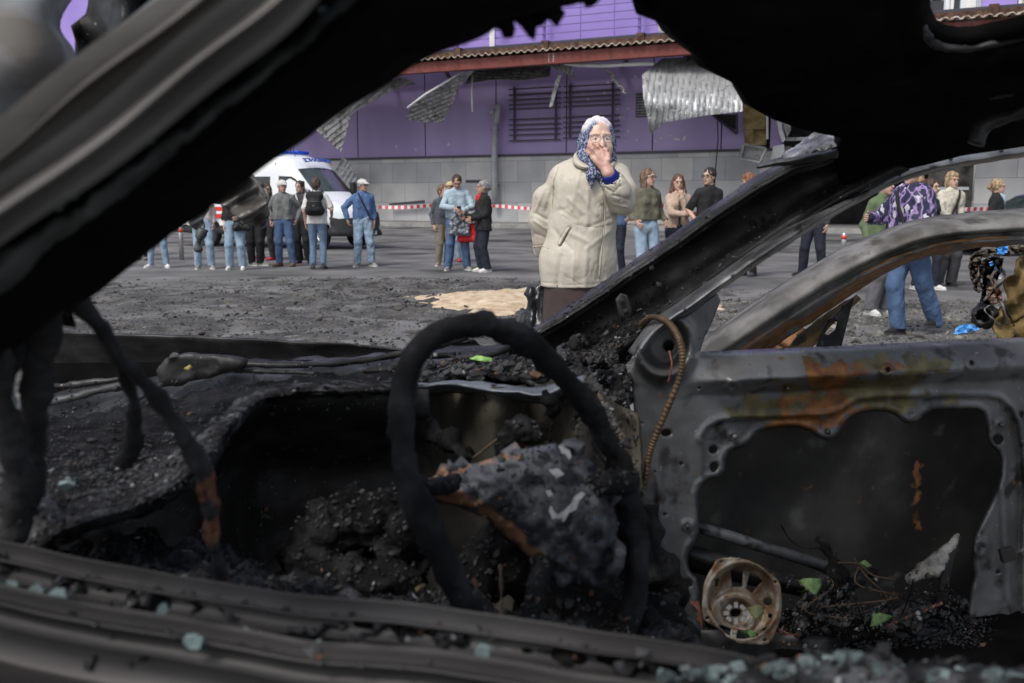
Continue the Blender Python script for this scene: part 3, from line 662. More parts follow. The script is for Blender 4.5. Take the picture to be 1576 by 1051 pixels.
sidepanel('door_seam', [(-2.28, .7), (-2.28, 2.3), (-2.30, 2.3), (-2.30, .7)], amb, M_blkp); sidepanel('door_seam', [(-3.4, .7), (-3.4, 2.3), (-3.42, 2.3), (-3.42, .7)], amb, M_blkp)
for s in (-1, 1):
    sidepanel('headlight', [(-.12, .93), (-.2, 1.08), (-.62, 1.2), (-.75, 1.12), (-.5, .98)], amb, M_lamp, side=s, off=.014, th=.03)
    m = MB(); m.box((-1.28, s * 1.16, 1.62), (.14, .2, .36)); bev(m.build('mirror', M_blkp, amb, local=True), .03)
    m = MB(); m.box((.035, s * .52, .56), (.05, .18, .1)); m.build('fog_lamp', M_lamp, amb, local=True)
for x in (-.95, -4.75):
    for s in (-1, 1): wheel(amb, x, s * 1.0, .35, .22, s)
m = MB(); m.box((.09, 0, .84), (.05, .8, .1)); m.box((.08, 0, .52), (.06, .8, .14)); bev(m.build('grille', M_blkp, amb, local=True), .02)
m = MB(); m.box((.12, 0, .43), (.02, .5, .1)); m.build('number_plate', M_wht, amb, local=True)
lb = thing('light_bar', (0, 0, 0), None, None); lb.parent = amb
m = MB(); m.box((-2.6, 0, 2.53), (.22, 1.5, .05)); m.build('base', M_wht, lb, local=True)
m = MB(); m.box((-2.6, .5, 2.61), (.24, .5, .11)); m.box((-2.6, -.5, 2.61), (.24, .5, .11)); m.box((-2.6, 0, 2.6), (.2, .4, .08)); bev(m.build('blue_lens', M_blue, lb, local=True), .02)
m = MB(); m.tube([(-2.1, -.3, 2.32), (-2.2, -.3, 2.75)], .012, 5); m.build('antenna', M_blkp, amb, local=True)
def text_mesh(name, txt, size, mat, parent, Mx, extrude=.004, bold=0.0):
    cu = bpy.data.curves.new('t', 'FONT'); cu.body = txt; cu.size = size; cu.extrude = extrude; cu.align_x = 'CENTER'; cu.align_y = 'CENTER'; cu.offset = bold
    o = bpy.data.objects.new('t', cu); sc.collection.objects.link(o); bpy.context.view_layer.update()
    me = bpy.data.meshes.new_from_object(o.evaluated_get(bpy.context.evaluated_depsgraph_get())); bpy.data.objects.remove(o)
    v = [Mx @ q.co for q in me.vertices]; v = [(q.x + .14 * .59 * (1 - (q.y / .84) ** 2) + .075, q.y, q.z + .057 * (1 - (q.y / .84) ** 2) + .075) for q in v]; f = [list(p.vertices) for p in me.polygons]
    return mk(name, v, f, mat, parent, False, local=True)
# mirrored lettering on the brow above the windscreen (reads right in a driver's mirror)
a_ = math.atan2(.29, -.56); fwd = Vector((-.20, 0, .20)).normalized(); lat = Vector((0, 1, 0)); nrm = Vector((.20, 0, .20)).normalized()
Mx = Matrix(((0, 0, 0, 0),) * 4); Mx = Matrix.Identity(4)
Mx.col[0] = (*(-lat), 0); Mx.col[1] = (*fwd, 0); Mx.col[2] = (*nrm, 0); Mx.col[3] = (-1.76 + .028, 0, 2.22 + .028, 1)
text_mesh('mirrored_lettering', 'AMBULANCE', .20, M_btxt, amb, Mx, .012, 0)
# ---- blue car far right
bl = thing('parked_car', (0, 0, 0), 'blue car parked at the far right behind the tape', 'car')
cpr = [(0, .35), (.02, .55), (-.15, .72), (-.9, .92), (-1.15, .98), (-1.85, 1.40), (-2.3, 1.50), (-3.0, 1.50), (-3.7, 1.38), (-4.2, 1.05), (-4.45, .98), (-4.5, .6), (-4.4, .35)] + arch(-3.6, .38, .3) + arch(-.85, .38, .3)
def cw(x, z):
    d = distpl(cpr, x, z); return .88 - .10 * np.exp(-d / .08) * (z > .4) - .2 * np.clip((z - .9) / .6, 0, 1) - .22 * np.clip((x + .6) / .6, 0, 1) ** 2
M_bcar = nmat('blue_paint', (.015, .035, .16), (.02, .05, .2), rough=.2, bump=0)
def cfm(x, y, z, kd):
    if kd == 1 and (-1.85 < x < -1.15 or -4.2 < x < -3.7) and z > 1.0 and abs(y) < .62: return 2
    return 1 if z < .42 else 0
inflate('body', cpr, cw, bl, [M_bcar, M_blkp, M_glass2], cfm, bow=.08)
for pts in ([(-1.35, .98), (-1.85, 1.32), (-2.4, 1.38), (-2.4, .96)], [(-2.5, .96), (-2.5, 1.38), (-3.1, 1.37), (-3.6, 1.2), (-3.7, .98)]):
    for s in (-1, 1): sidepanel('side_window', pts, bl, M_glass, side=s, wff=cw)
for x in (-.85, -3.6):
    for s in (-1, 1): wheel(bl, x, s * .86, .31, .2, s)
p_ = W(1472, 390, 24); bl.location = (p_.x, 24, 0); bl.rotation_euler = (0, 0, R(180 + 8))
# ================================================================ PEOPLE
M_skin = nmat('skin', (.46, .29, .22), (.56, .37, .29), scale=12, rough=.55, bump=.1, bscale=90, bdist=.002)
M_skin2 = nmat('skin_tanned', (.38, .22, .16), (.48, .30, .23), scale=12, rough=.55, bump=.1)
M_eye = nmat('eye_dark', (.02, .014, .012), rough=.2, bump=0); M_lip = nmat('lips', (.32, .10, .09), rough=.5, bump=0)
FAB = {k: fabric(k, c) for k, c in dict(jeans=(.065, .115, .22), jeans_light=(.25, .34, .45), jeans_mid=(.12, .18, .28), black_cloth=(.013, .013, .015), navy_cloth=(.012, .016, .03),
    grey_shirt=(.16, .165, .165), white_cloth=(.62, .61, .60), denim_shirt=(.075, .14, .29), lightblue_shirt=(.34, .43, .50), charcoal=(.045, .045, .05), khaki=(.19, .165, .13), olive=(.115, .11, .08),
    beige_jacket=(.50, .38, .30), cream_jacket=(.50, .47, .40), mustard=(.36, .24, .09), green_jacket=(.11, .15, .08), red_cloth=(.5, .02, .03), brown_shoe=(.22, .10, .05), grey_trousers=(.12, .12, .13), pinkish=(.62, .52, .50), boy_jacket=(.075, .08, .10), grey_shoe=(.25, .24, .22), skirt_brown=(.055, .04, .037), blue_cuff=(.008, .02, .22)).items()}
HAIR = {k: nmat('hair_' + k, tuple(x * .6 for x in c), tuple(min(1, x * 1.5) for x in c), scale=30, rough=.6, bump=.6, bscale=60, bdist=.006, stretch=(1, 1, .2)) for k, c in dict(brown=(.05, .025, .015), dark=(.015, .011, .01), grey=(.22, .22, .22), auburn=(.10, .045, .028), ginger=(.20, .08, .04), blond=(.30, .21, .12), lightbrown=(.13, .08, .048), short=(.06, .04, .03)).items()}
M_sole = nmat('white_sole', (.62, .62, .60), rough=.6, bump=0)
def vec(*a): return np.array(a, float)
def ik(a, b, l1, l2, hint):
    a = vec(*a); b = vec(*b); d = b - a; L_ = np.linalg.norm(d); mx = (l1 + l2) * .995
    if L_ > mx: b = a + d / L_ * mx; d = b - a; L_ = mx
    u = d / L_; x = (l1 * l1 - l2 * l2 + L_ * L_) / (2 * L_); hgt = math.sqrt(max(0, l1 * l1 - x * x)); h_ = vec(*hint); h_ = h_ - u * (h_ @ u); h_ /= np.linalg.norm(h_) + 1e-9
    return a + u * x + h_ * hgt, b
def smesh(name, prims, h, mat, parent, k=.03, cut=None, noi=0, ns=12, extra=None):
    V, Fq = surfnet(prims, h, k, cut)
    if noi:
        P = V * vec(1, 1, .55); n1 = fbm(P, ns, len(name), 3)
        c = np.array([0, 0, 0]); nrm = vnorm(V, Fq); V = V + nrm * (n1 * noi)[:, None]
    if extra is not None:
        V = np.vstack([V, extra[0]]); Fq = np.vstack([Fq, extra[1] + len(V) - len(extra[0])])
    return mk(name, V, Fq, mat, parent, True, local=True)
def vnorm(V, Fq):
    n = np.cross(V[Fq[:, 2]] - V[Fq[:, 0]], V[Fq[:, 3]] - V[Fq[:, 1]]); N_ = np.zeros_like(V)
    for q in range(4): np.add.at(N_, Fq[:, q], n)
    return N_ / (np.linalg.norm(N_, axis=1)[:, None] + 1e-12)
def hand(wr, el, sd, s=1.0, curl=.6, pointdir=None, palm=None):
    """five fingers on a palm, starting at the wrist and continuing the forearm"""
    d = vec(*wr) - vec(*el); d /= np.linalg.norm(d)
    if pointdir is not None: d = vec(*pointdir) / np.linalg.norm(pointdir)
    pn = vec(*(palm if palm is not None else (-sd, 0, 0))); pn = pn - d * (pn @ d); pn /= np.linalg.norm(pn) + 1e-9     # the way the palm faces
    sdv = np.cross(pn, d)      # across the knuckles
    if sdv @ vec(0, -1, .2) < 0: sdv = -sdv             # thumb side is forward
    w_ = vec(*wr); pr = []
    pc = w_ + d * .045 * s
    for q in (-.022, 0, .022): pr.append(('c', w_ + d * .01 * s + sdv * q * s * .7, w_ + d * .085 * s + sdv * q * s, .016 * s, .0145 * s, .012))
    for q, L_ in ((-.031, .060), (-.0105, .073), (.0105, .078), (.031, .068)):
        a = w_ + d * .088 * s + sdv * q * s; c1 = curl * .7; dd = d * math.cos(c1) + pn * math.sin(c1)
        b = a + dd * L_ * .5 * s; c2 = curl * 1.8; d2 = d * math.cos(c2) + pn * math.sin(c2); c_ = b + d2 * L_ * .5 * s
        pr += [('c', a, b, .0095 * s, .0088 * s, .004), ('c', b, c_, .0088 * s, .0072 * s, .004)]
    a = w_ + d * .025 * s + sdv * .028 * s; b = a + (sdv * .7 + d * .7 + pn * .25) * .04 * s; c_ = b + (d * .9 + pn * .4 + sdv * .15) * .032 * s
    pr += [('c', a, b, .014 * s, .011 * s, .01), ('c', b, c_, .011 * s, .0085 * s, .004)]
    return pr
def person(px, Y, H=1.7, head=0, label='', sex='m', top='grey_shirt', topd=None, bot='jeans', botd=None, shoes='white_cloth', hair='short', hstyle='short', hat=None, hyaw=0, hpitch=0, armL=None, armR=None, feet=None, skin=None, glasses=False, fat=1.0, group='people standing about in the road', z0=0, vis_head=True, strap=None, neckline=None, scarf=None, yfoot=None):
    """local axes: faces -y; L is the image-left side when facing the camera (x < 0)"""
    p_ = W(px, 305 + CAMZ * F / Y, Y); S = H / 1.72
    t = thing('person', (p_.x, Y, max(z0, gz(p_.x, Y))), label, 'person', group, rz=R(head))
    sk = skin or M_skin; td = dict(hem=.52, sleeve=1.0, bulk=.018, flare=.0, noi=.012, collar=True); td.update(topd or {}); bd = dict(bulk=.014, flare=.0, noi=.008, ank=.06); bd.update(botd or {})
    sw = (.160 if sex == 'm' else .138) * S * (1 + (fat - 1) * .4); hw = .088 * S * (1.0 if sex == 'm' else 1.06); f_ = fat
    shz = .815 * H; hipz = .515 * H; nb = vec(0, .01, .845 * H)
    feet = feet or [(-.11, 0, -8), (.11, 0, 8)]          # x, y, toe angle
    legs = []
    for i, (fx, fy, fa) in enumerate(feet):
        hip = vec((-1, 1)[i] * hw, 0, hipz); an = vec(fx, fy + .02, .05 * H); kn, an = ik(hip, an, (.2365 * H), (.2365 * H), (0, -1, 0)); legs.append((hip, kn, an, fa))
    arms = []
    for i, a in enumerate((armL, armR)):
        sd = (-1, 1)[i]; sh = vec(sd * sw, .01, shz - .03); dflt = vec(sd * (sw + .06), .0 - .02, shz - .53 * S)
        tgt = vec(*a['to']) if a and 'to' in a else dflt; hint = a.get('hint', (sd * .4, 1, 0)) if a else (sd * .3, 1, 0)
        el, wr = ik(sh, tgt, .285 * S, .255 * S, hint); arms.append((sh, el, wr, sd, a or {}))
    # head
    hc = vec(0, -.012, .928 * H); Rh = rotm('Z', R(hyaw)) @ rotm('X', R(hpitch)); hs = 1.05 + .04 * S
    def hp(x, y, z): return nb + vec(0, 0, .02) + Rh @ (vec(x, y, z) * hs + (hc - nb - vec(0, 0, .02)))
    hd = [('e', hp(0, .012, .018), np.array((.073, .092, .098)) * hs, Rh), ('e', hp(0, -.022, -.045), np.array((.055, .062, .068)) * hs, Rh),
          ('c', hp(0, -.086, .004), hp(0, -.106, -.026), .008, .012, .015), ('e', hp(0, -.062, -.092), (.024, .022, .018), Rh), ('c', hp(-.03, -.078, .030), hp(.03, -.078, .030), .012, .012, .02),
          ('E', hp(-.030, -.094, .006), (.015, .014, .010), Rh, .012), ('E', hp(.030, -.094, .006), (.015, .014, .010), Rh, .012),
          ('e', hp(-.075, .012, -.008), (.009, .018, .030), Rh, .01), ('e', hp(.075, .012, -.008), (.009, .018, .030), Rh, .01)]
    neck = [('c', nb - vec(0, 0, .03), hp(0, .02, -.06), .058 * S, .052 * S, .03)]
    body = [('c', (-sw * .5, .005, shz - .06), (-hw * .8, 0, hipz), .085 * S, .08 * S), ('c', (sw * .5, .005, shz - .06), (hw * .8, 0, hipz), .085 * S, .08 * S), ('c', (-sw * .9, .01, shz - .04), (sw * .9, .01, shz - .04), .042 * S, .042 * S)]
    for hip, kn, an, fa in legs: body += [('c', hip, kn, .078 * S, .048 * S), ('c', kn, an, .048 * S, .034 * S)]
    for sh, el, wr, sd, a in arms: body += [('c', sh, el, .046 * S, .036 * S), ('c', el, wr, .036 * S, .025 * S)]
    V1, F1 = surfnet(body + neck + hd, .0105, .022)
    ex = [(V1, F1)]
    for sh, el, wr, sd, a in arms:
        v, f = surfnet([('c', wr - (wr - el) * .12, wr, .026 * S, .022 * S)] + hand(wr, el, sd, S * .97, a.get('curl', .6), a.get('dir'), a.get('palm')), .0055, .01); ex.append((v, f))
    Vb = np.vstack([e[0] for e in ex]); o_ = np.cumsum([0] + [len(e[0]) for e in ex]); Fb = np.vstack([e[1] + o_[i] for i, e in enumerate(ex)])
    mk('body', Vb, Fb, sk, t, True, local=True)
    # face details
    m = MB()
    for s in (-1, 1):
        c = hp(s * .030, -.083, .006); m.box(c, (.018, .012, .006), Matrix(Rh.tolist()))
    m.build('eyes', M_eye, t, local=True)
    m = MB(); m.box(hp(0, -.0835, -.058), (.042, .012, .008), Matrix(Rh.tolist())); m.build('mouth', M_lip, t, local=True)
    hm = HAIR[hair] if hair in HAIR else None
    if hm:
        m = MB()
        for s in (-1, 1): m.box(hp(s * .031, -.090, .027), (.032, .008, .006), Matrix(Rh.tolist()))
        m.build('eyebrows', hm, t, local=True)
    if glasses:
        m = MB()
        for s in (-1, 1):
            ring = [hp(s * .033 + .024 * math.cos(a), -.103, .004 + .016 * math.sin(a)) for a in np.linspace(0, 6.283, 13)]; m.tube([Vector(q) for q in ring], .0028, 5)
            m.tube([Vector(hp(s * .057, -.10, .008)), Vector(hp(s * .078, .0, .008))], .0026, 4)
        m.tube([Vector(hp(-.01, -.103, .008)), Vector(hp(.01, -.103, .008))], .0026, 4); m.build('glasses', M_eye, t, local=True)
    if hm and hstyle:
        hr = [('e', hp(0, .024, .030), np.array((.083, .098, .100)) * hs, Rh)]
        cuts = [('E', hp(0, -.105, -.045), np.array((.075, .085, .098)) * hs, Rh, .008)]
        if hstyle == 'short': hr.append(('c', hp(0, .07, -.02), hp(0, .06, -.06), .055, .045)); cuts.append(('E', hp(0, .0, -.13), (.12, .12, .055), Rh, .01))
        if hstyle in ('long', 'shoulder'):
            L_ = .30 if hstyle == 'long' else .19
            for s in (-1, 1): hr += [('c', hp(s * .055, .03, .0), hp(s * .080, .005, -L_ * .6), .045, .042), ('c', hp(s * .080, .005, -L_ * .6), hp(s * .075, -.01, -L_), .042, .02)]
            hr += [('c', hp(0, .07, 0), hp(0, .07, -L_), .06, .04)]
        if hstyle == 'bob': hr += [('c', hp(-.06, .02, 0), hp(-.062, .02, -.065), .042, .04), ('c', hp(.06, .02, 0), hp(.062, .02, -.065), .042, .04), ('c', hp(0, .07, 0), hp(0, .065, -.07), .055, .05), ('e', hp(0, .0, .06), (.08, .09, .07), Rh)]
        if hstyle == 'bun': hr += [('e', hp(.0, .125, -.01), (.042, .042, .042), Rh), ('c', hp(0, .07, 0), hp(0, .06, -.05), .05, .045)]; cuts.append(('E', hp(0, .0, -.13), (.12, .12, .055), Rh, .01))
        smesh('hair', hr + cuts, .009, hm, t, .02, noi=.012, ns=30)
    if hat:
        hh = [('e', hp(0, .015, .050), np.array((.086, .102, .072)) * hs, Rh)]; hh += [('c', hp(-.035, -.085, .045), hp(-.03, -.145, .030), .012, .008), ('c', hp(.035, -.085, .045), hp(.03, -.145, .030), .012, .008), ('c', hp(0, -.085, .05), hp(0, -.152, .034), .012, .008)]
        hh.append(('E', hp(0, .0, -.03), (.14, .2, .055), Rh, .006)); smesh('cap', hh, .008, hat, t, .015)
    # clothing
    hem = td['hem'] * H; b_ = td['bulk']
    tp = [('c', (-sw * .48, .005, shz - .075), (-hw * .85 - td['flare'], 0, hem), .088 * S * f_ + b_, .090 * S * f_ + b_, .06), ('c', (sw * .48, .005, shz - .075), (hw * .85 + td['flare'], 0, hem), .088 * S * f_ + b_, .090 * S * f_ + b_, .06),
          ('c', (-.03, .01, shz + .005), (-sw * .93, .012, shz - .035), .058 * S + b_ * .6, .044 * S + b_ * .6, .04), ('c', (.03, .01, shz + .005), (sw * .93, .012, shz - .035), .058 * S + b_ * .6, .044 * S + b_ * .6, .04), ('c', (0, .01, shz + .01), (0, .012, shz + .045), .07 * S + b_ * .5, .056 * S + b_ * .4, .03)]
    if sex == 'f': tp += [('e', (-.065 * S, -.075 * S * f_, .735 * H), (.062 * S, .06 * S, .062 * S)), ('e', (.065 * S, -.075 * S * f_, .735 * H), (.062 * S, .06 * S, .062 * S))]
    elif f_ > 1.1: tp += [('e', (0, -.06, .62 * H), (.15, .13, .17))]
    for sh, el, wr, sd, a in arms:
        sl_ = td['sleeve']; ab = b_ * .8
        if sl_ <= .5: tp.append(('c', sh, sh + (el - sh) * sl_ * 2, .052 * S + ab * .7, .052 * S + ab * .7, .02))
        else: tp += [('c', sh, el, .050 * S + ab * .75, .041 * S + ab * .75, .02), ('c', el, el + (wr - el) * (sl_ - .5) * 2 * .96, .041 * S + ab * .75, .034 * S + ab * .5, .015)]
    smesh(td.get('name', 'shirt'), tp, .0115, FAB[top] if isinstance(top, str) else top, t, .03, cut=[((0, 0, -1), -(hem - .0))], noi=td['noi'], ns=11)
    if td['collar']:
        m = MB(); ring = [Vector((math.cos(a) * .068 * S, .008 + math.sin(a) * .064 * S - .012, shz + .062 + .018 * math.sin(a))) for a in np.linspace(-1.15, 4.3, 16)]
        m.tube(ring, [.010] + [.016] * 14 + [.010], 6); m.build('collar', FAB[top] if isinstance(top, str) else top, t, True, local=True)
    if td.get('zip'):
        m = MB(); m.box((0, -.105 * S * f_ - b_ + .0, (shz + hem) / 2 - .02), (.028, .012, (shz - hem) * .8)); m.build('front_seam', FAB['charcoal'], t, local=True)
    lb_ = bd['bulk']; pt = [('e', (0, 0, hipz + .02), (hw + .075 * S, .105 * S * f_, .10 * S)), ('c', (-hw * .8, 0, hipz + .08), (-hw, 0, hipz - .03), .078 * S * f_ + lb_, .082 * S + lb_), ('c', (hw * .8, 0, hipz + .08), (hw, 0, hipz - .03), .078 * S * f_ + lb_, .082 * S + lb_)]
    if bd.get('skirt'):
        pt += [('c', (-hw * .7, 0, hipz), (-hw - .02, 0, .12), .09 * S + lb_, .10 * S, .1), ('c', (hw * .7, 0, hipz), (hw + .02, 0, .12), .09 * S + lb_, .10 * S, .1)]
    else:
        for hip, kn, an, fa in legs: pt += [('c', hip - vec(0, 0, .04), kn, .082 * S + lb_, .055 * S + lb_, .02), ('c', kn, an - vec(0, 0, .035), .055 * S + lb_, .044 * S + lb_ + bd['flare'], .02)]
    smesh('trousers', pt, .0105, FAB[bot] if isinstance(bot, str) else bot, t, .025, cut=[((0, 0, -1), -bd['ank'])], noi=bd['noi'], ns=13)
    sm = FAB[shoes] if isinstance(shoes, str) else shoes
    for hip, kn, an, fa in legs:
        c, s = math.cos(R(fa)), math.sin(R(fa)); fz = an[2] - .05 * H
        def fp(u, v, z): return vec(an[0] + u * c + v * -s * -1 * 1.0 * 1, an[1] + u * s - v * c - .0, z + fz) if False else vec(an[0] + v * s + u * c, an[1] - v * c + u * s, z + fz)
        smesh('shoe', [('c', fp(0, -.045, .042), fp(0, .075, .036), .040 * S, .038 * S), ('c', fp(.008, .075, .034), fp(.0, .155 * S, .026), .036 * S, .026 * S), ('c', fp(0, -.03, .05), fp(0, -.02, .095), .040 * S, .038 * S)], .008, sm, t, .02, cut=[((0, 0, -1), -(.012 + fz))])
        m = MB(); pts = [(-.036, -.075), (.036, -.075), (.042, .05), (.044, .12), (.02, .182 * S), (-.02, .182 * S), (-.040, .12), (-.038, .05)]
        m.prism([Vector(fp(u, v, .001)) for u, v in pts], (0, 0, .024)); m.build('sole', M_sole if shoes in ('white_cloth', 'grey_shoe') else FAB['charcoal'], t, local=True)
    if strap:
        sd = strap.get('side', 1); m = MB(); pts = []
        for q in np.linspace(0, 1, 12):
            x = -sd * sw * .55 + sd * (sw * .55 + hw + .06) * q; z = shz + .05 - (shz - hipz + .0) * q; yy = -(.098 * S * f_ + b_ + .012) * math.sin(min(1, q * 2 + .35) * 1.57)
            pts.append(Vector((x, yy, z)))
        m.tube(pts, .016, 6); m.build('strap', strap.get('mat', FAB['black_cloth']), t, True, local=True)
    if scarf:
        m = MB(); m.tube([Vector((-.03, -.12, shz - .16)), Vector((-.05, -.10, shz + .03)), Vector((0, .03, shz + .09)), Vector((.05, -.10, shz + .03)), Vector((.02, -.12, shz - .2))], [.02, .035, .04, .035, .018], 8); m.build('scarf', scarf, t, True, local=True)
    t['_s'] = 0; del t['_s']
    return t, dict(sw=sw, shz=shz, hipz=hipz, arms=arms, S=S, p=p_)
def loc2w(t, v): 
    return t.location + Matrix.Rotation(t.rotation_euler.z, 3, 'Z') @ Vector(v)
def bag(t, c, size, mat, label, cat='bag', name='bag', handle=None, noi=.012, rz=0):
    c = loc2w(t, c); a, b, d = size
    pr = [('c', (-a / 2, 0, 0), (a / 2, 0, 0), b / 2, b / 2, .05), ('c', (-a / 2 * .9, 0, d), (a / 2 * .9, 0, d), b / 2 * .7, b / 2 * .7, .05), ('c', (-a / 2, 0, 0), (-a / 2 * .9, 0, d), b / 2, b / 2 * .7), ('c', (a / 2, 0, 0), (a / 2 * .9, 0, d), b / 2, b / 2 * .7), ('e', (0, 0, d / 2), (a / 2, b / 2, d / 2), None)]
    V, Fq = surfnet(pr, .012, .05); V = V + vnorm(V, Fq) * (fbm(V, 14, 3) * noi)[:, None]
    r_ = thing(name, c, label, cat); r_.rotation_euler = (0, 0, t.rotation_euler.z + rz)
    mk('bag_body', V, Fq, mat, r_, True, local=True)
    if handle:
        m = MB(); 
        for yy in (-b * .25, b * .25): m.tube([Vector((-a * .25, yy, d)), Vector((-a * .2, yy, d + handle * .8)), Vector((0, yy, d + handle)), Vector((a * .2, yy, d + handle * .8)), Vector((a * .25, yy, d))], .008, 6)
        m.build('handle', mat, r_, True, local=True)
    return r_
GL = 'people standing on the road by the ambulance'; GR = 'people standing behind the woman on the right'
# ---- left, partly behind the pillar (feet rows from the photograph)
person(245, gy(411), 1.68, 5, 'person in light jeans and white sneakers left of the bollard, legs showing', 'm', 'charcoal', bot='jeans_light', shoes='white_cloth', hair='brown', feet=[(-.16, 0, -30), (.15, -.02, 25)], group=GL)
person(219, gy(399), 1.66, -15, 'leftmost person in black trousers and tan and white shoes', 'f', 'black_cloth', bot='black_cloth', shoes='khaki', hair='dark', hstyle='shoulder', feet=[(-.13, 0, -50), (.12, 0, 10)], group=GL)
person(315, gy(413), 1.70, 15, 'person in pale pink top and light jeans with dark and white sneakers', 'f', 'pinkish', bot='jeans_light', botd=dict(bulk=.024), shoes='grey_shoe', hair='lightbrown', hstyle='long', feet=[(-.12, 0, -10), (.13, -.03, 15)], armL=dict(to=(-.24, -.12, .95)), group=GL)
t, i_ = person(364, gy(414), 1.66, 3, 'person in black jacket and straight light jeans with white sneakers', 'f', 'black_cloth', topd=dict(bulk=.035, hem=.56, noi=.03), bot='jeans_light', botd=dict(bulk=.028), hair='dark', hstyle='long', feet=[(-.13, 0, -8), (.12, 0, 8)], armR=dict(to=(.12, -.22, 1.0)), group=GL)
bag(t, (.16, -.16, .80), (.22, .12, .16), nmat('shiny_black_leather', (.01, .01, .011), rough=.25, bump=.3), 'shiny black shoulder bag of the person in straight light jeans', handle=.15)
person(393, gy(408), 1.74, 20, 'person in black trousers and grey sneakers right of the straight light jeans', 'm', 'black_cloth', bot='black_cloth', botd=dict(bulk=.028), shoes='grey_shoe', hair='brown', feet=[(-.06, .05, 30), (.10, -.02, 60)], group=GL)
person(414, gy(399), 1.66, -25, 'dark haired woman with glasses in black walking behind the old man in grey', 'f', 'black_cloth', bot='black_cloth', botd=dict(flare=.01), shoes='red_cloth', hair='brown', hstyle='long', glasses=True, hyaw=40, feet=[(-.30, .1, -30), (.16, -.08, -20)], group=GL)
person(438, gy(409), 1.70, 8, 'old man in white cap, grey shirt and blue jeans', 'm', 'grey_shirt', topd=dict(hem=.545, noi=.02, bulk=.03), bot='jeans', botd=dict(bulk=.022), shoes='brown_shoe', hair='grey', hstyle='short', hat=FAB['white_cloth'], hyaw=20, skin=M_skin2, feet=[(-.10, .02, -40), (.17, -.04, -10)], armR=dict(to=(.27, .03, .93), hint=(1, .5, 0)), armL=dict(to=(-.24, -.03, .90)), group=GL)
person(465, gy(404), 1.70, -5, 'dark haired woman in black vest with white strap by the ambulance', 'f', 'charcoal', topd=dict(bulk=.03), bot='black_cloth', botd=dict(bulk=.03, flare=.02), shoes='navy_cloth', hair='dark', hstyle='bun', strap=dict(side=1, mat=FAB['white_cloth']), feet=[(-.06, 0, 0), (.16, -.02, 20)], hyaw=-15, group=GL)
t, i_ = person(490, gy(413), 1.73, 180, 'man seen from behind in white t-shirt and jeans with a backpack', 'm', 'white_cloth', topd=dict(hem=.50, sleeve=.4, bulk=.03), bot='jeans_mid', botd=dict(bulk=.012), shoes='charcoal', hair='short', hstyle='short', feet=[(-.10, 0, -10), (.10, 0, 12)], armL=dict(to=(-.26, -.14, 1.02)), group=GL)
bp = thing('backpack', t.location + Vector((0, -.17, 1.12)), 'black backpack on the back of the man in white t-shirt', 'backpack')
V, Fq = surfnet([('c', (-.09, -.02, .0), (.09, -.02, .0), .10, .10, .05), ('c', (-.08, -.01, .27), (.08, -.01, .27), .09, .09, .05), ('e', (0, -.06, .10), (.15, .10, .15), None), ('c', (-.07, -.11, .02), (.07, -.11, .02), .05, .05, .03), ('c', (-.07, -.10, .12), (.07, -.10, .12), .04, .04, .03)], .012, .05); mk('pack', V, Fq, FAB['black_cloth'], bp, True, local=True)
m = MB(); m.tube([(-.04, 0, .36), (-.03, 0, .40), (.03, 0, .40), (.04, 0, .36)], .008, 6); m.build('grab_handle', FAB['charcoal'], bp, True, local=True)
m = MB(); m.box((0, -.157, .17), (.16, .01, .008)); m.box((0, -.16, .09), (.035, .008, .02)); m.build('zip', FAB['grey_shirt'], bp, local=True)
m = MB()
for s in (-1, 1): m.tube([(s * .11, .06, .30), (s * .12, .10, .38), (s * .12, .27, .33), (s * .13, .30, .18), (s * .15, .20, .02), (s * .12, .05, -.04)], .016, 6)
m.build('shoulder_strap', FAB['charcoal'], bp, True, local=True)
person(560, gy(409), 1.72, 12, 'old man in white cap and full denim with a black shoulder strap', 'm', 'denim_shirt', topd=dict(hem=.545, bulk=.03, noi=.02), bot='jeans_light', botd=dict(bulk=.026, noi=.02), shoes='grey_shoe', hair='grey', hat=FAB['white_cloth'], glasses=True, hyaw=35, skin=M_skin2, strap=dict(side=1), feet=[(-.13, 0, -25), (.17, 0, 25)], armL=dict(to=(-.31, -.05, .93), hint=(-1, .3, 0)), group=GL)
# ---- middle
person(682, gy(408), 1.60, 30, 'boy in dark grey jacket and khaki trousers beside the man with the phone', 'm', 'boy_jacket', topd=dict(bulk=.025), bot='khaki', botd=dict(bulk=.026), shoes='grey_shoe', hair='lightbrown', hyaw=20, feet=[(-.1, 0, -40), (.1, 0, 0)], group='two pairs talking in the middle of the road')
person(694, gy(402), 1.70, -10, 'person in pale yellow cap mostly hidden behind the man with the phone', 'm', 'charcoal', bot='jeans_light', shoes='red_cloth', hair='brown', hat=nmat('cap_yellow', (.5, .42, .22), rough=.9), feet=[(-.1, 0, 0), (.17, 0, 15)], group='two pairs talking in the middle of the road')
t, i_ = person(704, gy(415), 1.80, 6, 'man in light blue shirt looking down at a phone in his hands', 'm', 'lightblue_shirt', topd=dict(bulk=.03, hem=.55, noi=.016), bot='jeans', botd=dict(bulk=.026), shoes='grey_shoe', hair='brown', hpitch=28, fat=1.08, skin=M_skin2, feet=[(-.17, 0, -20), (.19, 0, 18)], armL=dict(to=(-.07, -.32, 1.17), hint=(-1, .2, -.6), palm=(.6, 0, -.8)), armR=dict(to=(.11, -.30, 1.13), hint=(1, .2, -.6), palm=(-.6, 0, -.8)), group='two pairs talking in the middle of the road')
m = MB(); m.box(loc2w(t, (.02, -.38, 1.17)), (.075, .14, .012), Matrix.Rotation(-.5, 3, 'X')); finish(bev(m.build('phone', M_blkp), .003), 'dark phone held by the man in the light blue shirt', 'phone')
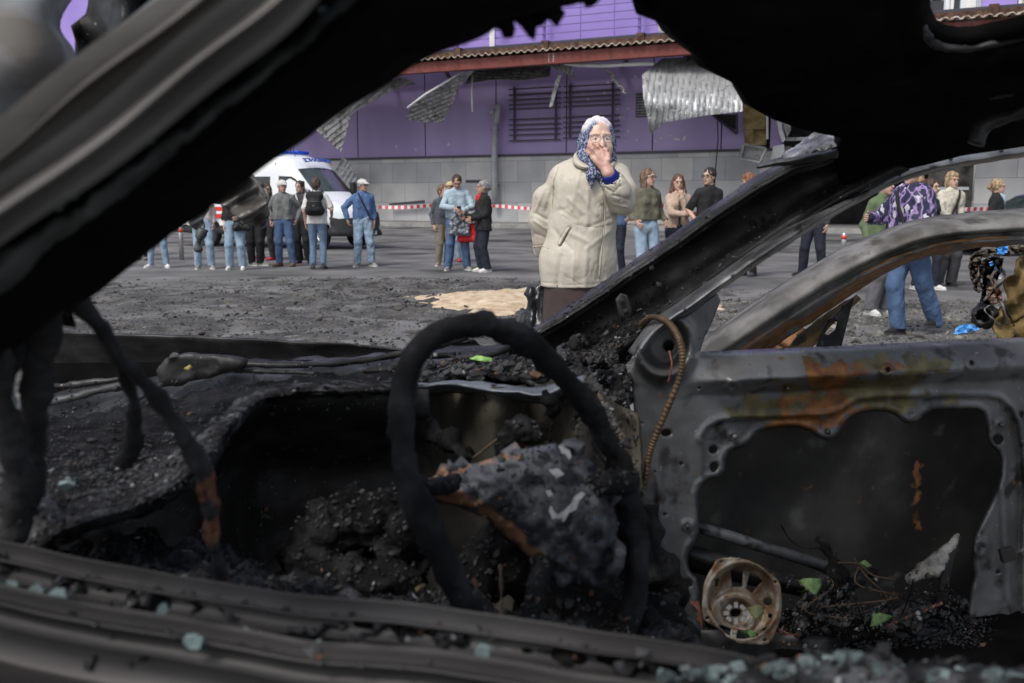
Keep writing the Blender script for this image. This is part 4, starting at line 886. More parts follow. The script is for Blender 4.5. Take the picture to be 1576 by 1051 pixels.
M_plas = nmat('clear_plastic_bag', (.10, .11, .14), (.20, .22, .26), scale=7, rough=.3, bump=.6, bscale=20)
bag(t, (.02, -.24, .73), (.26, .12, .30), M_plas, 'grey see-through plastic bag hanging before the man with the phone', handle=.12, noi=.04)
t, i_ = person(744, gy(417), 1.66, -75, 'old woman in black jacket and red scarf facing the man with the phone', 'f', 'black_cloth', topd=dict(bulk=.04, hem=.46, flare=.02, noi=.02), bot='navy_cloth', botd=dict(bulk=.035), shoes='white_cloth', hair='grey', hstyle='bun', skin=M_skin2, scarf=FAB['red_cloth'], feet=[(-.09, -.03, -5), (.11, .03, 8)], armL=dict(to=(-.12, -.30, 1.0), hint=(-.3, 1, -.5)), armR=dict(to=(.16, -.24, .98), hint=(.3, 1, -.5)), fat=1.12, group='two pairs talking in the middle of the road')
bag(t, (-.26, -.22, .60), (.28, .13, .24), FAB['red_cloth'], 'red shopping bag held by the old woman in black jacket', handle=.17, rz=R(70))
# ---- right of the main woman
person(948, 17.5, 1.70, -30, 'person in blue mostly hidden behind the woman in headscarf', 'm', 'jeans', bot='navy_cloth', hair='brown', armR=dict(to=(.30, -.1, 1.03)), group=GR)
person(993, 14.6, 1.77, 20, 'young woman with long light brown hair in olive sweatshirt', 'f', 'olive', topd=dict(bulk=.032, hem=.585, noi=.02), bot='jeans_light', hair='lightbrown', hstyle='long', glasses=True, hyaw=25, group=GR, armL=dict(to=(-.20, -.06, 1.02)), armR=dict(to=(.27, -.05, 1.02)))
person(1040, 15.2, 1.70, 5, 'woman in beige quilted jacket with hand on her chin', 'f', 'beige_jacket', topd=dict(bulk=.022, hem=.53, sleeve=1.0, zip=True, noi=.02), bot='navy_cloth', hair='auburn', hstyle='shoulder', hyaw=-5, armR=dict(to=(.02, -.17, 1.36), hint=(.2, -.2, -1), dir=(-.2, .1, 1), palm=(0, 1, 0), curl=1.1), armL=dict(to=(.10, -.26, 1.12), hint=(-1, 0, -.6)), group=GR)
person(1088, 14.8, 1.79, 28, 'man with dark hair and glasses in black t-shirt', 'm', 'black_cloth', topd=dict(sleeve=.42, bulk=.025), bot='charcoal', hair='dark', glasses=True, hyaw=-70, fat=1.05, group=GR, armL=dict(to=(-.27, -.07, 1.0)))
person(1150, gy(424), 1.78, -50, 'ginger haired woman in mustard top seen behind the windscreen pillar', 'f', 'mustard', bot='black_cloth', shoes='charcoal', hair='ginger', hstyle='bob', hyaw=-60, hpitch=12, group=GR)
person(1250, gy(424), 1.74, -35, 'person in dark blue trousers and black shoes seen through the car door window', 'm', 'charcoal', bot='navy_cloth', botd=dict(bulk=.03), shoes='black_cloth', hair='dark', feet=[(-.18, -.02, -50), (.18, .02, -20)], group=GR)
M_flor = nmat('floral_print', (.014, .016, .05), (.36, .25, .52), (.014, .016, .05), scale=12, detail=1.5, rough=.7, bump=.1, lo=.47, hi=.61, spots=(.52, .51, .60), spscale=15, splo=.60, sphi=.62, stretch=(1, 1, .6))
t, i_ = person(1392, 9.85, 1.72, -62, 'walking woman in a navy and lilac floral jacket and blue jeans', 'f', M_flor, topd=dict(bulk=.05, hem=.47, flare=.03, noi=.018), bot='jeans', botd=dict(bulk=.030, noi=.012), shoes='black_cloth', hair='blond', hstyle='bob', fat=1.25, feet=[(-.06, -.05, 0), (.07, .36, 10)], armL=dict(to=(-.20, -.36, 1.16), hint=(-.6, .6, -.5)), armR=dict(to=(.22, -.20, .90)), strap=dict(side=1), group=GR)
person(1352, 11.6, 1.62, 25, 'person in pale green jacket and grey trousers beyond the floral jacket', 'm', 'green_jacket', topd=dict(bulk=.03, hem=.52), bot='grey_trousers', botd=dict(bulk=.04), hair='grey', armR=dict(to=(.12, -.32, 1.12), hint=(1, 0, -.6)), group=GR)
person(1455, gy(440), 1.74, 12, 'woman with short blond hair in white quilted jacket and dark trousers', 'f', 'cream_jacket', topd=dict(bulk=.045, hem=.50, noi=.025, zip=True), bot='charcoal', botd=dict(bulk=.035), shoes='black_cloth', hair='blond', hstyle='bob', fat=1.1, strap=dict(side=-1), armL=dict(to=(-.10, -.28, 1.0), hint=(-1, 0, -.5)), feet=[(-.12, 0, -30), (.1, 0, -5)], group=GR)
person(1424, 14.8, 1.62, 30, 'person with white shoes behind the floral jacket', 'f', 'navy_cloth', bot='navy_cloth', shoes='white_cloth', hair='brown', feet=[(-.1, .1, -20), (.1, -.1, 20)], group=GR)
person(1526, 17.0, 1.66, 62, 'girl with tied blond hair in a black jacket near the blue car', 'f', 'black_cloth', topd=dict(bulk=.035), bot='charcoal', shoes='grey_shoe', hair='blond', hstyle='bun', scarf=FAB['lightblue_shirt'], group=GR)
# ================================================================ THE WOMAN IN THE HEADSCARF
YW = 5.1
wom = thing('person', W(890, 305 + CAMZ * F / YW, YW), 'old woman in beige raincoat and blue headscarf covering her mouth with her hand', 'person')
wo = np.array(wom.location)
def q(px, py, dy=0.0): return Wn(px, py, YW + dy) - wo
px_ = YW / F                      # one photo pixel in metres at her distance
def c_(a, b, ra, rb, *k): return ('c', q(*a), q(*b), ra * px_, rb * px_) + tuple(k)
Rw = rotm('Z', R(6)) @ rotm('X', R(-6))
hc = q(921, 221, 0)
def hw_(x, y, z): return hc + Rw @ vec(x, y, z)
face = [('e', hw_(0, .02, .035), (.076, .095, .100), Rw), ('e', hw_(0, -.018, -.035), (.064, .070, .085), Rw), ('e', hw_(-.036, -.048, -.025), (.024, .024, .024), Rw, .02), ('e', hw_(.036, -.048, -.025), (.024, .024, .024), Rw, .02),
        ('c', hw_(0, -.078, .020), hw_(0, -.100, -.018), .0075, .0115, .012), ('e', hw_(-.012, -.090, -.020), (.009, .010, .008), Rw, .008), ('e', hw_(.012, -.090, -.020), (.009, .010, .008), Rw, .008),
        ('c', hw_(-.044, -.062, .034), hw_(-.012, -.076, .036), .008, .009, .012), ('c', hw_(.044, -.062, .034), hw_(.012, -.076, .036), .008, .009, .012),
        ('E', hw_(-.030, -.082, .014), (.019, .014, .012), Rw, .01), ('E', hw_(.030, -.082, .014), (.019, .014, .012), Rw, .01), ('e', hw_(-.029, -.060, .014), (.0135, .0135, .010), Rw, .004), ('e', hw_(.029, -.060, .014), (.0135, .0135, .010), Rw, .004),
        ('c', hw_(-.016, -.080, -.050), hw_(.016, -.080, -.050), .008, .008, .008), ('c', hw_(-.014, -.078, -.061), hw_(.014, -.078, -.061), .008, .008, .008), ('E', hw_(0, -.094, -.055), (.02, .008, .0025), Rw, .004), ('e', hw_(0, -.058, -.092), (.026, .024, .020), Rw, .02),
        ('C', hw_(-.016, -.094, -.028), hw_(-.030, -.082, -.055), .003, .003, .006), ('C', hw_(.016, -.094, -.028), hw_(.030, -.082, -.055), .003, .003, .006)]
for zz in (.066, .078, .090): face.append(('C', hw_(-.04, -.079 + (zz - .066) * .45, zz), hw_(.04, -.079 + (zz - .066) * .45, zz), .0015, .0015, .006))
for s in (-1, 1): face.append(('C', hw_(s * .006, -.094, .036), hw_(s * .008, -.090, .052), .0015, .0015, .004))
body = [('c', hw_(0, .02, -.06), q(915, 268, .03), .050, .056, .03), c_((875, 268, .03), (936, 268, .03), 11, 11, .05), c_((884, 292, .03), (876, 400, .03), 25, 24, .05), c_((920, 292, .03), (910, 400, .03), 25, 24, .05),
        c_((862, 400, .02), (862, 560, .02), 22, 17), ('c', q(862, 560, .02), q(862, 690, .04), .055, .035), c_((915, 400, .02), (912, 560, .0), 22, 17), ('c', q(912, 560, 0), q(912, 690, .04), .055, .035),
        c_((860, 272, .04), (832, 335, .08), 8, 8), c_((832, 335, .08), (835, 370, .12), 8, 7), c_((835, 370, .12), (842, 396, .16), 7, 6), c_((944, 276, .02), (957, 308, -.08), 8, 8), c_((957, 308, -.08), (946, 286, -.15), 8, 8)]
V1, F1 = surfnet(body, .009, .02, cut=None); V2_, F2 = surfnet(face, .0034, .014)
# the raised hand, fingers laid across the mouth
def hq(x, y, z): return hw_(x, y, z)
hd = []
wr = q(936, 266, -.175); kn0 = q(921, 246, -.150)
kn = [q(912.5, 243, -.150), q(919, 236.5, -.152), q(926.5, 232.5, -.150), q(933, 231, -.140)]           # knuckles, index (low) to little finger (high)
mid = [q(907, 236, -.146), q(912.5, 229, -.150), q(920, 226, -.150), q(928, 224.5, -.142)]
tip = [q(910, 226, -.128) * 0 + q(902.5, 232, -.122), q(905, 224.5, -.128), q(912.5, 220.5, -.130), q(921.5, 219.5, -.126)]
# long fingers: metacarpals fan from the wrist
for a, ra in zip(kn, (.0125, .0125, .012, .0115)): hd.append(('c', wr, a, .020, ra, .016))
hd.append(('c', q(941, 274, -.16), wr, .029, .025, .02)); hd.append(('c', q(948, 288, -.14), q(941, 274, -.16), .034, .029, .02))
for a, b, t_, r_ in zip(kn, mid, tip, (.0093, .0096, .0092, .0080)):
    hd += [('e', a, (r_ * 1.12,) * 3, None, .005), ('c', a, b, r_, r_ * .93, .004), ('e', b, (r_ * 1.0,) * 3, None, .003), ('c', b, t_, r_ * .93, r_ * .76, .004)]
hd += [('c', q(930, 256, -.165), q(936, 246, -.175), .0145, .012, .01), ('c', q(936, 246, -.175), q(936.5, 236.5, -.158), .0115, .0088, .004)]
for a in kn: hd.append(('c', wr + (a - wr) * .35 + vec(0, -.016, 0), a + vec(0, -.008, 0), .0028, .0036, .006))
V3, F3 = surfnet(hd, .0026, .008)
V4, F4 = surfnet(hand(q(843, 396, .17), q(832, 335, .08), -1, 1, 1.1, None, (1, 0, 0)), .004, .01)
M_handw = nmat('hand_skin', (.44, .235, .19), (.56, .33, .27), (.63, .41, .34), scale=26, detail=8, rough=.5, bump=.5, bscale=150, bdist=.002, spots=(.42, .17, .14), spscale=30, splo=.56, sphi=.68)
Vs = [V1, V2_, V3, V4]; Fs = [F1, F2, F3, F4]; off_ = np.cumsum([0] + [len(v) for v in Vs])
M_skinw = nmat('aged_skin', (.54, .34, .27), (.66, .45, .36), (.72, .52, .43), scale=22, detail=8, rough=.55, bump=.35, bscale=160, bdist=.0015, spots=(.56, .29, .23), spscale=16, splo=.58, sphi=.72)
mk('body', np.vstack(Vs), np.vstack([f + off_[i] for i, f in enumerate(Fs)]), None, wom, True, local=True, mats=[M_skinw, M_handw], fmi=sum([[1 if i >= 2 else 0] * len(f) for i, f in enumerate(Fs)], []))
# nails
m = MB()
for b, t_ in zip(mid, tip):
    d = (t_ - b) / np.linalg.norm(t_ - b); p_ = t_ - d * .002 + vec(0, -.0066, 0); m.box(p_, (.009, .0022, .007), Vector(d).to_track_quat('X', 'Z').to_matrix())
bev(m.build('fingernail', nmat('nail', (.62, .42, .36), rough=.3, bump=0), wom, local=True), .001)
# eyes: iris and lids
for s in (-1, 1):
    m = MB(); c = hw_(s * .029, -.0728, .013); m.tube([Vector(c), Vector(c + Rw @ vec(0, -.0012, 0))], .0052, 12); m.build('iris', nmat('iris', (.05, .045, .04), rough=.15, bump=0), wom, local=True)
M_white = nmat('eye_white', (.6, .55, .5), rough=.3, bump=0)
for s in (-1, 1):
    V, Fq = surfnet([('e', hw_(s * .029, -.0640, .0135), (.0110, .0090, .0048), Rw)], .0013, .002); mk('eyeball', V, Fq, M_white, wom, True, local=True)
# glasses: thin light frames
M_gf = nmat('glasses_frame', (.30, .26, .24), rough=.3, metal=.5, bump=0)
def gpt(x, z, y=-.100): return Vector(hw_(x, y, z))
gl = MB()
for s in (-1, 1):
    rg = [gpt(s * .033 + .0265 * math.copysign(abs(math.cos(a)) ** .75, math.cos(a)), .010 + .0195 * math.copysign(abs(math.sin(a)) ** .75, math.sin(a)), -.100 + .006 * abs(math.cos(a) * .5 + .5 * s * 0)) for a in np.linspace(0, 6.283, 25)]
    gl.tube(rg, .0013, 5, cap=False); gl.tube([gpt(s * .0595, .018), gpt(s * .072, .016, -.075), gpt(s * .080, .010, .0)], .0014, 5)
gl.tube([gpt(-.0075, .014), gpt(0, .018, -.102), gpt(.0075, .014)], .0015, 5); gl.build('glasses', M_gf, wom, True, local=True)
def glassmat():
    m = bpy.data.materials.new('lens_glass'); m.use_nodes = True; N = m.node_tree.nodes; L = m.node_tree.links; N.remove(N['Principled BSDF'])
    a = N.new('ShaderNodeBsdfTransparent'); b = N.new('ShaderNodeBsdfGlossy'); b.inputs['Roughness'].default_value = .03; x = N.new('ShaderNodeMixShader'); x.inputs[0].default_value = .12
    L.new(a.outputs[0], x.inputs[1]); L.new(b.outputs[0], x.inputs[2]); L.new(x.outputs[0], N['Material Output'].inputs[0]); return m
m = MB(); M_lens = glassmat()
for s in (-1, 1): m.add([gpt(s * .033 + .025 * math.cos(a), .010 + .0185 * math.sin(a), -.0995) for a in np.linspace(0, 6.283, 20)[:-1]], [list(range(19))])
m.build('lens', M_lens, wom, local=True)
# headscarf
def scarfmat():
    m = nmat('scarf_print', (.02, .035, .09), (.035, .055, .14), scale=10, rough=.8, bump=.3, bscale=120, bdist=.002); t = m.node_tree; N = t.nodes; L = t.links; b = N['Principled BSDF']
    s0 = b.inputs['Base Color'].links[0].from_socket; tc = N.new('ShaderNodeTexCoord'); v = N.new('ShaderNodeTexVoronoi'); v.inputs['Scale'].default_value = 170; L.new(tc.outputs['Object'], v.inputs[0])
    n = N.new('ShaderNodeTexNoise'); n.inputs['Scale'].default_value = 95; L.new(tc.outputs['Object'], n.inputs[0]); r = N.new('ShaderNodeValToRGB'); r.color_ramp.elements[0].position = .50; r.color_ramp.elements[1].position = .56; L.new(n.outputs[0], r.inputs[0])
    x = N.new('ShaderNodeMix'); x.data_type = 'RGBA'; L.new(r.outputs[0], x.inputs[0]); L.new(s0, x.inputs[6]); x.inputs[7].default_value = (.30, .33, .44, 1)
    r2 = N.new('ShaderNodeValToRGB'); r2.color_ramp.elements[0].position = .16; r2.color_ramp.elements[1].position = .22; r2.color_ramp.elements[0].color = (1, 1, 1, 1); r2.color_ramp.elements[1].color = (0, 0, 0, 1); L.new(v.outputs['Distance'], r2.inputs[0])
    y = N.new('ShaderNodeMix'); y.data_type = 'RGBA'; L.new(r2.outputs[0], y.inputs[0]); L.new(x.outputs[2], y.inputs[6]); y.inputs[7].default_value = (.34, .37, .5, 1)
    a = N.new('ShaderNodeAttribute'); a.attribute_name = 'pale'; z = N.new('ShaderNodeMix'); z.data_type = 'RGBA'; L.new(a.outputs['Fac'], z.inputs[0]); L.new(y.outputs[2], z.inputs[6]); z.inputs[7].default_value = (.70, .68, .72, 1); L.new(z.outputs[2], b.inputs['Base Color']); return m
M_scarf = scarfmat()
sf = [('e', hw_(0, .030, .036), (.086, .104, .106), Rw), ('c', hw_(-.052, .035, .0), hw_(-.062, .01, -.090), .046, .046, .04), ('c', hw_(.052, .035, .0), hw_(.050, .015, -.08), .042, .036, .04), ('c', hw_(-.062, .01, -.090), hw_(-.030, -.035, -.128), .046, .030, .03), ('c', hw_(.05, .015, -.08), hw_(-.005, -.035, -.13), .034, .026, .03), ('c', hw_(0, .07, -.02), hw_(0, .06, -.11), .07, .06, .04),
      ('E', hw_(.002, -.085, -.018), (.0685, .098, .108), Rw, .008)]
V, Fq = surfnet(sf, .0042, .02); nn = vnorm(V, Fq); V = V + nn * (np.sin(((V - hc) @ vec(1, .3, .9)) * 130 + fbm(V, 14, 2) * 5) * .0022 + fbm(V, 30, 4) * .002)[:, None]
o = mk('headscarf', V, Fq, M_scarf, wom, True, local=True); lz = (V - hc) @ Rw; attr(o, 'pale', np.clip((lz[:, 2] - .070 - .25 * np.maximum(lz[:, 1], 0) + .02 * np.sin(lz[:, 0] * 60)) / .03, 0, 1))
tl = [('c', q(908, 244, -.09), q(913, 250, -.11), .022, .02, .02), ('c', q(912, 250, -.11), q(910, 270, -.15), .018, .023, .02), ('c', q(910, 270, -.15), q(910.5, 289, -.165), .022, .005, .02), ('c', q(918, 250, -.10), q(922, 268, -.13), .015, .017, .015), ('c', q(922, 268, -.13), q(929, 290, -.14), .016, .008, .015)]
V, Fq = surfnet(tl, .004, .015); nn = vnorm(V, Fq); V = V + nn * (np.sin(V[:, 0] * 420 + V[:, 2] * 30) * .0018)[:, None]
o = mk('scarf_tails', V, Fq, M_scarf, wom, True, local=True); attr(o, 'pale', np.zeros(len(V)))
# raincoat
M_coat = nmat('beige_raincoat', (.50, .46, .385), (.57, .53, .45), scale=6, detail=8, rough=.62, bump=.18, bscale=220, bdist=.001)
cp_ = [c_((866, 274, .03), (938, 268, .03), 16, 16, .05), c_((884, 256, .03), (862, 270, .03), 13, 13, .04), c_((885, 294, .01), (865, 400, .01), 32, 29, .08), c_((926, 292, .0), (919, 400, .01), 26, 25, .08), c_((905, 290, -.02), (893, 400, -.02), 34, 34, .08), c_((864, 400, .01), (858, 446, .01), 30, 27, .06), c_((922, 400, .01), (922, 446, .01), 26, 25, .06), c_((893, 400, -.01), (890, 446, -.01), 34, 33, .06),
       c_((860, 279, .03), (839, 308, .05), 17, 17, .03), c_((838, 305, .05), (832, 338, .08), 19, 18, .025), c_((832, 338, .08), (834, 368, .12), 18, 15, .02), c_((834, 368, .12), (833, 385, .15), 15, 12.5, .01),
       c_((948, 270, .02), (958, 296, -.04), 19, 20, .03), c_((958, 296, -.04), (960, 315, -.08), 20, 16, .02), c_((960, 313, -.09), (950, 292, -.13), 18, 19, .025), c_((952, 294, -.13), (944, 279, -.15), 19, 17, .01)]
cp_ += [('C', q(943, 277, -.155), q(930, 258, -.19), 14.2 * px_, 15 * px_, .004), ('C', q(900, 258, -.02), q(925, 240, .0), 17 * px_, 21 * px_, .01), ('C', q(833, 384, .15), q(832, 395, .19), 10 * px_, 10.5 * px_, .004)]
V, Fq = surfnet(cp_, .0062, .03, cut=[((0, 0, -1), -float(q(890, 441)[2]))])
def proj(Vl):                         # her own surface points back to photo pixels
    P = Vl + wo; d = P - vec(0, 0, CAMZ); zf = d[:, 1] * cp - d[:, 2] * sp_; return PCX + F * d[:, 0] / zf, PCY - F * (d[:, 1] * sp_ + d[:, 2] * cp) / zf
PX, PY = proj(V); nn = vnorm(V, Fq); fr = np.clip(-nn[:, 1] * 1.6, 0, 1)
disp = np.zeros(len(V))
folds = [((893, 262), (880, 322), 4.5, .005), ((870, 270), (860, 320), 4, .004), ((905, 292), (903, 345), 5, .005), ((876, 306), (898, 328), 4.5, .004), ((892, 296), (918, 330), 4, .004), ((862, 322), (884, 338), 4, -.004), ((872, 356), (905, 372), 4.5, .004), ((850, 352), (880, 385), 4, -.004),
         ((906, 350), (938, 336), 3.5, -.004), ((926, 300), (944, 345), 4, .004), ((905, 380), (936, 356), 4, .004), ((903, 385), (900, 440), 5, .004), ((864, 395), (857, 440), 5, -.005), ((884, 400), (882, 440), 5, .004), ((923, 385), (928, 435), 5, -.004),
         ((838, 290), (824, 322), 3.0, .005), ((850, 290), (840, 326), 3.0, -.005), ((820, 328), (842, 338), 2.4, -.006), ((821, 340), (840, 352), 2.6, .005), ((823, 360), (842, 366), 2.4, -.004),
         ((950, 262), (966, 300), 3, .005), ((942, 268), (956, 308), 2.6, -.006), ((944, 300), (970, 308), 2.4, -.006), ((938, 312), (966, 319), 2.4, .005), ((960, 278), (970, 300), 2.4, .005)]
for (x1, y1), (x2, y2), wd_, am in folds: disp += am * 1.25 * np.exp(-(distpl([(x1, y1), (x2, y2)], PX, PY, False) / (wd_ * .8)) ** 2) * fr
for pl, wd_, am in (([(932, 250), (931, 300), (930, 345), (925, 385), (921, 430)], 1.3, -.006), ([(858, 258), (852, 280), (850, 320), (846, 345)], 1.1, -.008), ([(866, 332), (890, 346), (918, 350), (946, 344)], 1.0, -.004), ([(889, 352), (886, 400), (884, 438)], 1.0, -.003), ([(862, 378), (877, 350)], 2.0, -.008), ([(927, 286), (945, 296), (956, 285)], 1.2, -.006), ([(818, 380), (834, 378), (846, 382)], .9, -.004), ([(832, 434), (880, 438), (940, 436)], .8, -.003)):
    disp += am * np.exp(-(distpl(pl, PX, PY, False) / wd_) ** 2) * fr
disp += fbm(V * vec(1, 1, .55), 6, 3, 2) * .012 + fbm(V, 26, 5, 2) * .0016 - .0022 * np.exp(-(fbm(V * vec(1.2, 1, .8), 7.5, 8, 2) / .035) ** 2) * np.clip(.5 + fbm(V, 3, 9, 1) * 3, 0, 1) - .0025 * np.exp(-(fbm(V * vec(1, 1, .6), 14, 12, 2) / .04) ** 2) * np.clip(fbm(V, 4, 13, 1) * 4, 0, 1)
cuffm = np.exp(-((distpl([(936, 292), (950, 283), (956, 272)], PX, PY, False)) / 5) ** 2); disp += cuffm * np.sin((PX - PY) * 1.6) * .002 * fr
V = V + nn * disp[:, None]; mk('raincoat', V, Fq, M_coat, wom, True, local=True)
bvh = BVHTree.FromPolygons([Vector(v + wo) for v in V], Fq.tolist())
def surf(px, py, off=.004):
    d = ray(px, py); h = bvh.ray_cast(Vector((0, 0, CAMZ)), d); p = h[0] if h[0] is not None else W(px, py, YW - .1); return Vector(p - d * off) - wom.location
def line_on(name, pl, r_, mat, n=24, off=.002, seg=6):
    S = resample(smoothpl([(a, b, 0) for a, b in pl], 40) if len(pl) > 2 else [(a, b, 0) for a, b in pl], n); m = MB(); m.tube([surf(a, b, off) for a, b, _ in S], r_, seg); return m.build(name, mat, wom, True, local=True)
M_seam = nmat('coat_seam', (.36, .31, .24), rough=.8, bump=0)
line_on('placket_edge', [(933, 262), (932, 300), (930, 345), (926, 385), (922, 428)], .0032, M_coat); line_on('placket_edge', [(926, 300), (925, 345), (920, 385), (915, 430)], .0012, M_seam, off=.0005)
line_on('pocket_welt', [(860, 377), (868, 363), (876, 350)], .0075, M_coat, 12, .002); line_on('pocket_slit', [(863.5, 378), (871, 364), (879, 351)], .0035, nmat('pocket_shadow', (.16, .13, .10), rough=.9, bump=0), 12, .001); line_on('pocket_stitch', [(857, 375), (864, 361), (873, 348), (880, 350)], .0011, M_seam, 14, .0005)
line_on('armhole_seam', [(860, 256), (853, 275), (851, 300), (850, 322)], .0014, M_seam, 20, .0004); line_on('yoke_seam', [(864, 330), (885, 344), (915, 349), (945, 344)], .0012, M_seam, 24, .0004); line_on('hem_stitch', [(833, 433), (860, 437), (885, 438), (915, 436)], .0010, M_seam, 24, .0004)
line_on('sleeve_cuff', [(820, 380), (834, 378.5), (845, 382)], .0035, M_coat, 14, .001)
m = MB(); m.tube([surf(926, 310, .003), surf(926, 310, .008)], .009, 12); m.build('button', nmat('coat_button', (.30, .25, .19), rough=.4, bump=0), wom, local=True)
# collar: two soft wings folded round the neck
def wing(pts_top, pts_out, nm):
    n = 14; A = resample(smoothpl(pts_top, 30), n); B = resample(smoothpl(pts_out, 30), n); rows = []
    for u in np.linspace(0, 1, 8):
        r_ = A * (1 - u) + B * u; Pq = Wn(r_[:, 0], r_[:, 1], YW + r_[:, 2] - .03 * math.sin(u * 3.14)); rows.append(Pq)
    P = np.array(rows).reshape(-1, 3); o = mk(nm, P, [[i * n + j, i * n + j + 1, (i + 1) * n + j + 1, (i + 1) * n + j] for i in range(7) for j in range(n - 1)], M_coat, wom); faces_cam(o); solid(o, .007); return o
wing([(893, 231, .05), (888, 236, .0), (893, 246, -.07), (906, 254, -.10), (910, 256, -.11)], [(884, 236, .04), (881, 245, -.02), (884, 254, -.08), (896, 260, -.12), (909, 259, -.125)], 'collar')
wing([(942, 245, .03), (938, 252, -.04), (932, 260, -.09)], [(950, 248, .02), (944, 258, -.06), (936, 270, -.10)], 'collar')
# blue cuff of the jumper inside the raised sleeve
V, Fq = surfnet([('c', q(947, 284, -.145), q(939.5, 270.5, -.168), .044, .040, .01), ('C', q(943, 277, -.16), q(935, 262, -.185), .031, .031, .003)], .0035, .01); mk('jumper_cuff', V, Fq, FAB['blue_cuff'], wom, True, local=True)
# skirt, legs end in shoes behind the dashboard
V, Fq = surfnet([c_((864, 425, .01), (860, 560, .01), 26, 28, .08), c_((914, 425, .01), (914, 560, .01), 26, 28, .08), c_((888, 425, -.0), (886, 560, 0), 30, 32, .08)], .011, .06, cut=[((0, 0, -1), -float(q(890, 575)[2]))]); nn = vnorm(V, Fq)
V = V + nn * (np.sin(V[:, 0] * 60 + fbm(V, 4, 2) * 2) * .006 * np.clip((.9 - V[:, 2]) * 3, 0, 1))[:, None]; mk('skirt', V, Fq, FAB['skirt_brown'], wom, True, local=True)
for x_ in (862, 912):
    f0 = q(x_, 305 + CAMZ * F / YW, 0); smesh('shoe', [('c', f0 + vec(0, .05, .045), f0 + vec(0, -.08, .04), .045, .04), ('c', f0 + vec(0, -.08, .04), f0 + vec(0, -.16, .03), .04, .028)], .009, FAB['black_cloth'], wom, .02, cut=[((0, 0, -1), 0)])
# her black bag, held behind her back
V, Fq = surfnet([('c', W(832, 445, 5.3), W(833, 470, 5.3), .02, .05, .04), ('c', W(833, 470, 5.3), W(826, 520, 5.3), .05, .085, .05), ('c', W(832, 440, 5.3), W(815, 452, 5.28), .012, .02, .03), ('c', W(815, 452, 5.28), W(824, 462, 5.28), .02, .03, .03), ('c', W(818, 500, 5.3), W(845, 520, 5.3), .07, .08, .05), ('c', W(836, 398, 5.27), W(834, 445, 5.3), .010, .016, .02)], .0075, .03)
nn = vnorm(V, Fq); V = V + nn * (fbm(V * vec(1, 1, .4), 16, 4) * .022 + np.sin(V[:, 0] * 150 + V[:, 2] * 14) * .003)[:, None]
finish(mk('bag', V, Fq, nmat('black_bag_plastic', (.01, .011, .013), (.018, .019, .022), scale=8, rough=.28, bump=.5, bscale=50, bdist=.004), None, True), 'black plastic bag held behind the back of the woman in the raincoat', 'bag')
# ================================================================ THE BURNT CAR WE LOOK THROUGH
RC = ((.09, .035, .014), (.26, .11, .035)); YC = ((.07, .062, .03), (.16, .135, .06))
M_bst = nmat('burnt_steel', (.030, .031, .033), (.060, .062, .066), (.105, .108, .112), scale=7, detail=12, rough=.52, metal=.25, bump=.25, bscale=60, bdist=.003, spots=(.018, .017, .017), spscale=20, splo=.56, sphi=.66)
M_door = nmat('burnt_door_steel', (.055, .056, .058), (.115, .117, .12), (.19, .193, .198), scale=5, detail=12, rough=.40, metal=.35, bump=.22, bscale=70, bdist=.002, spots=(.030, .029, .029), spscale=16, splo=.56, sphi=.68, fleck=((.26, .26, .26), 90), attr_=[('ochre', YC), ('rust', RC)], lo=.32, hi=.7)
M_pil = nmat('sooty_steel', (.006, .006, .006), (.018, .018, .019), (.045, .045, .047), scale=9, detail=12, rough=.5, metal=.2, bump=.35, bscale=45, bdist=.004, spots=(.11, .11, .105), spscale=22, splo=.67, sphi=.75, spec=.35, fleck=((.20, .20, .19), 120))
M_char = nmat('char', (.003, .003, .003), (.007, .007, .0075), (.019, .019, .020), scale=14, detail=12, rough=.85, bump=.9, bscale=60, bdist=.012, spots=(.10, .10, .105), spscale=45, splo=.68, sphi=.76, spec=.12)
M_chard = nmat('deep_soot', (.002, .002, .002), (.006, .006, .006), scale=6, detail=10, rough=.9, bump=.4, bscale=30, bdist=.01, spots=(.009, .009, .008), spscale=9, splo=.58, sphi=.7, spec=.05)
M_ash = nmat('ash_crust', (.004, .004, .004), (.018, .018, .020), (.075, .078, .086), scale=24, detail=12, rough=.9, bump=1.0, bscale=90, bdist=.01, spots=(.26, .27, .29), spscale=60, splo=.66, sphi=.74, spec=.15)
M_rim = nmat('charred_rim', (.003, .0033, .0038), (.007, .0075, .009), (.017, .018, .021), scale=20, detail=12, rough=.8, bump=.6, bscale=90, bdist=.006, spec=.2)
M_npil = nmat('pillar_metal', (.06, .056, .052), (.11, .105, .10), (.17, .165, .16), scale=6, detail=8, rough=.45, metal=.2, bump=.15, stretch=(.3, 1, 1))
M_near = nmat('sill_metal', (.012, .011, .012), (.036, .034, .034), (.075, .073, .075), scale=6, detail=8, rough=.58, metal=.15, bump=.2, stretch=(.3, 1, 1))
M_hubp = nmat('burnt_airbag_plate', (.018, .020, .025), (.045, .05, .06), (.09, .095, .11), scale=11, detail=12, rough=.7, bump=.7, bscale=40, bdist=.01, attr_=[('rust', ((.14, .06, .03), (.26, .15, .09)))])
M_spk = nmat('scorched_aluminium', (.10, .06, .035), (.20, .155, .11), (.34, .32, .29), scale=22, detail=10, rough=.55, metal=.3, bump=.4, bscale=120, bdist=.002, spots=(.12, .05, .02), spscale=30, splo=.55, sphi=.68)
M_hose = nmat('melted_hose', (.03, .018, .009), (.085, .05, .02), scale=20, rough=.6, bump=.4)
M_gls = nmat('glass_crumb', (.12, .18, .18), (.26, .33, .33), scale=40, rough=.15, bump=.3)
M_leaf = nmat('green_leaf', (.06, .12, .035), (.12, .21, .07), scale=60, rough=.5, bump=.3)
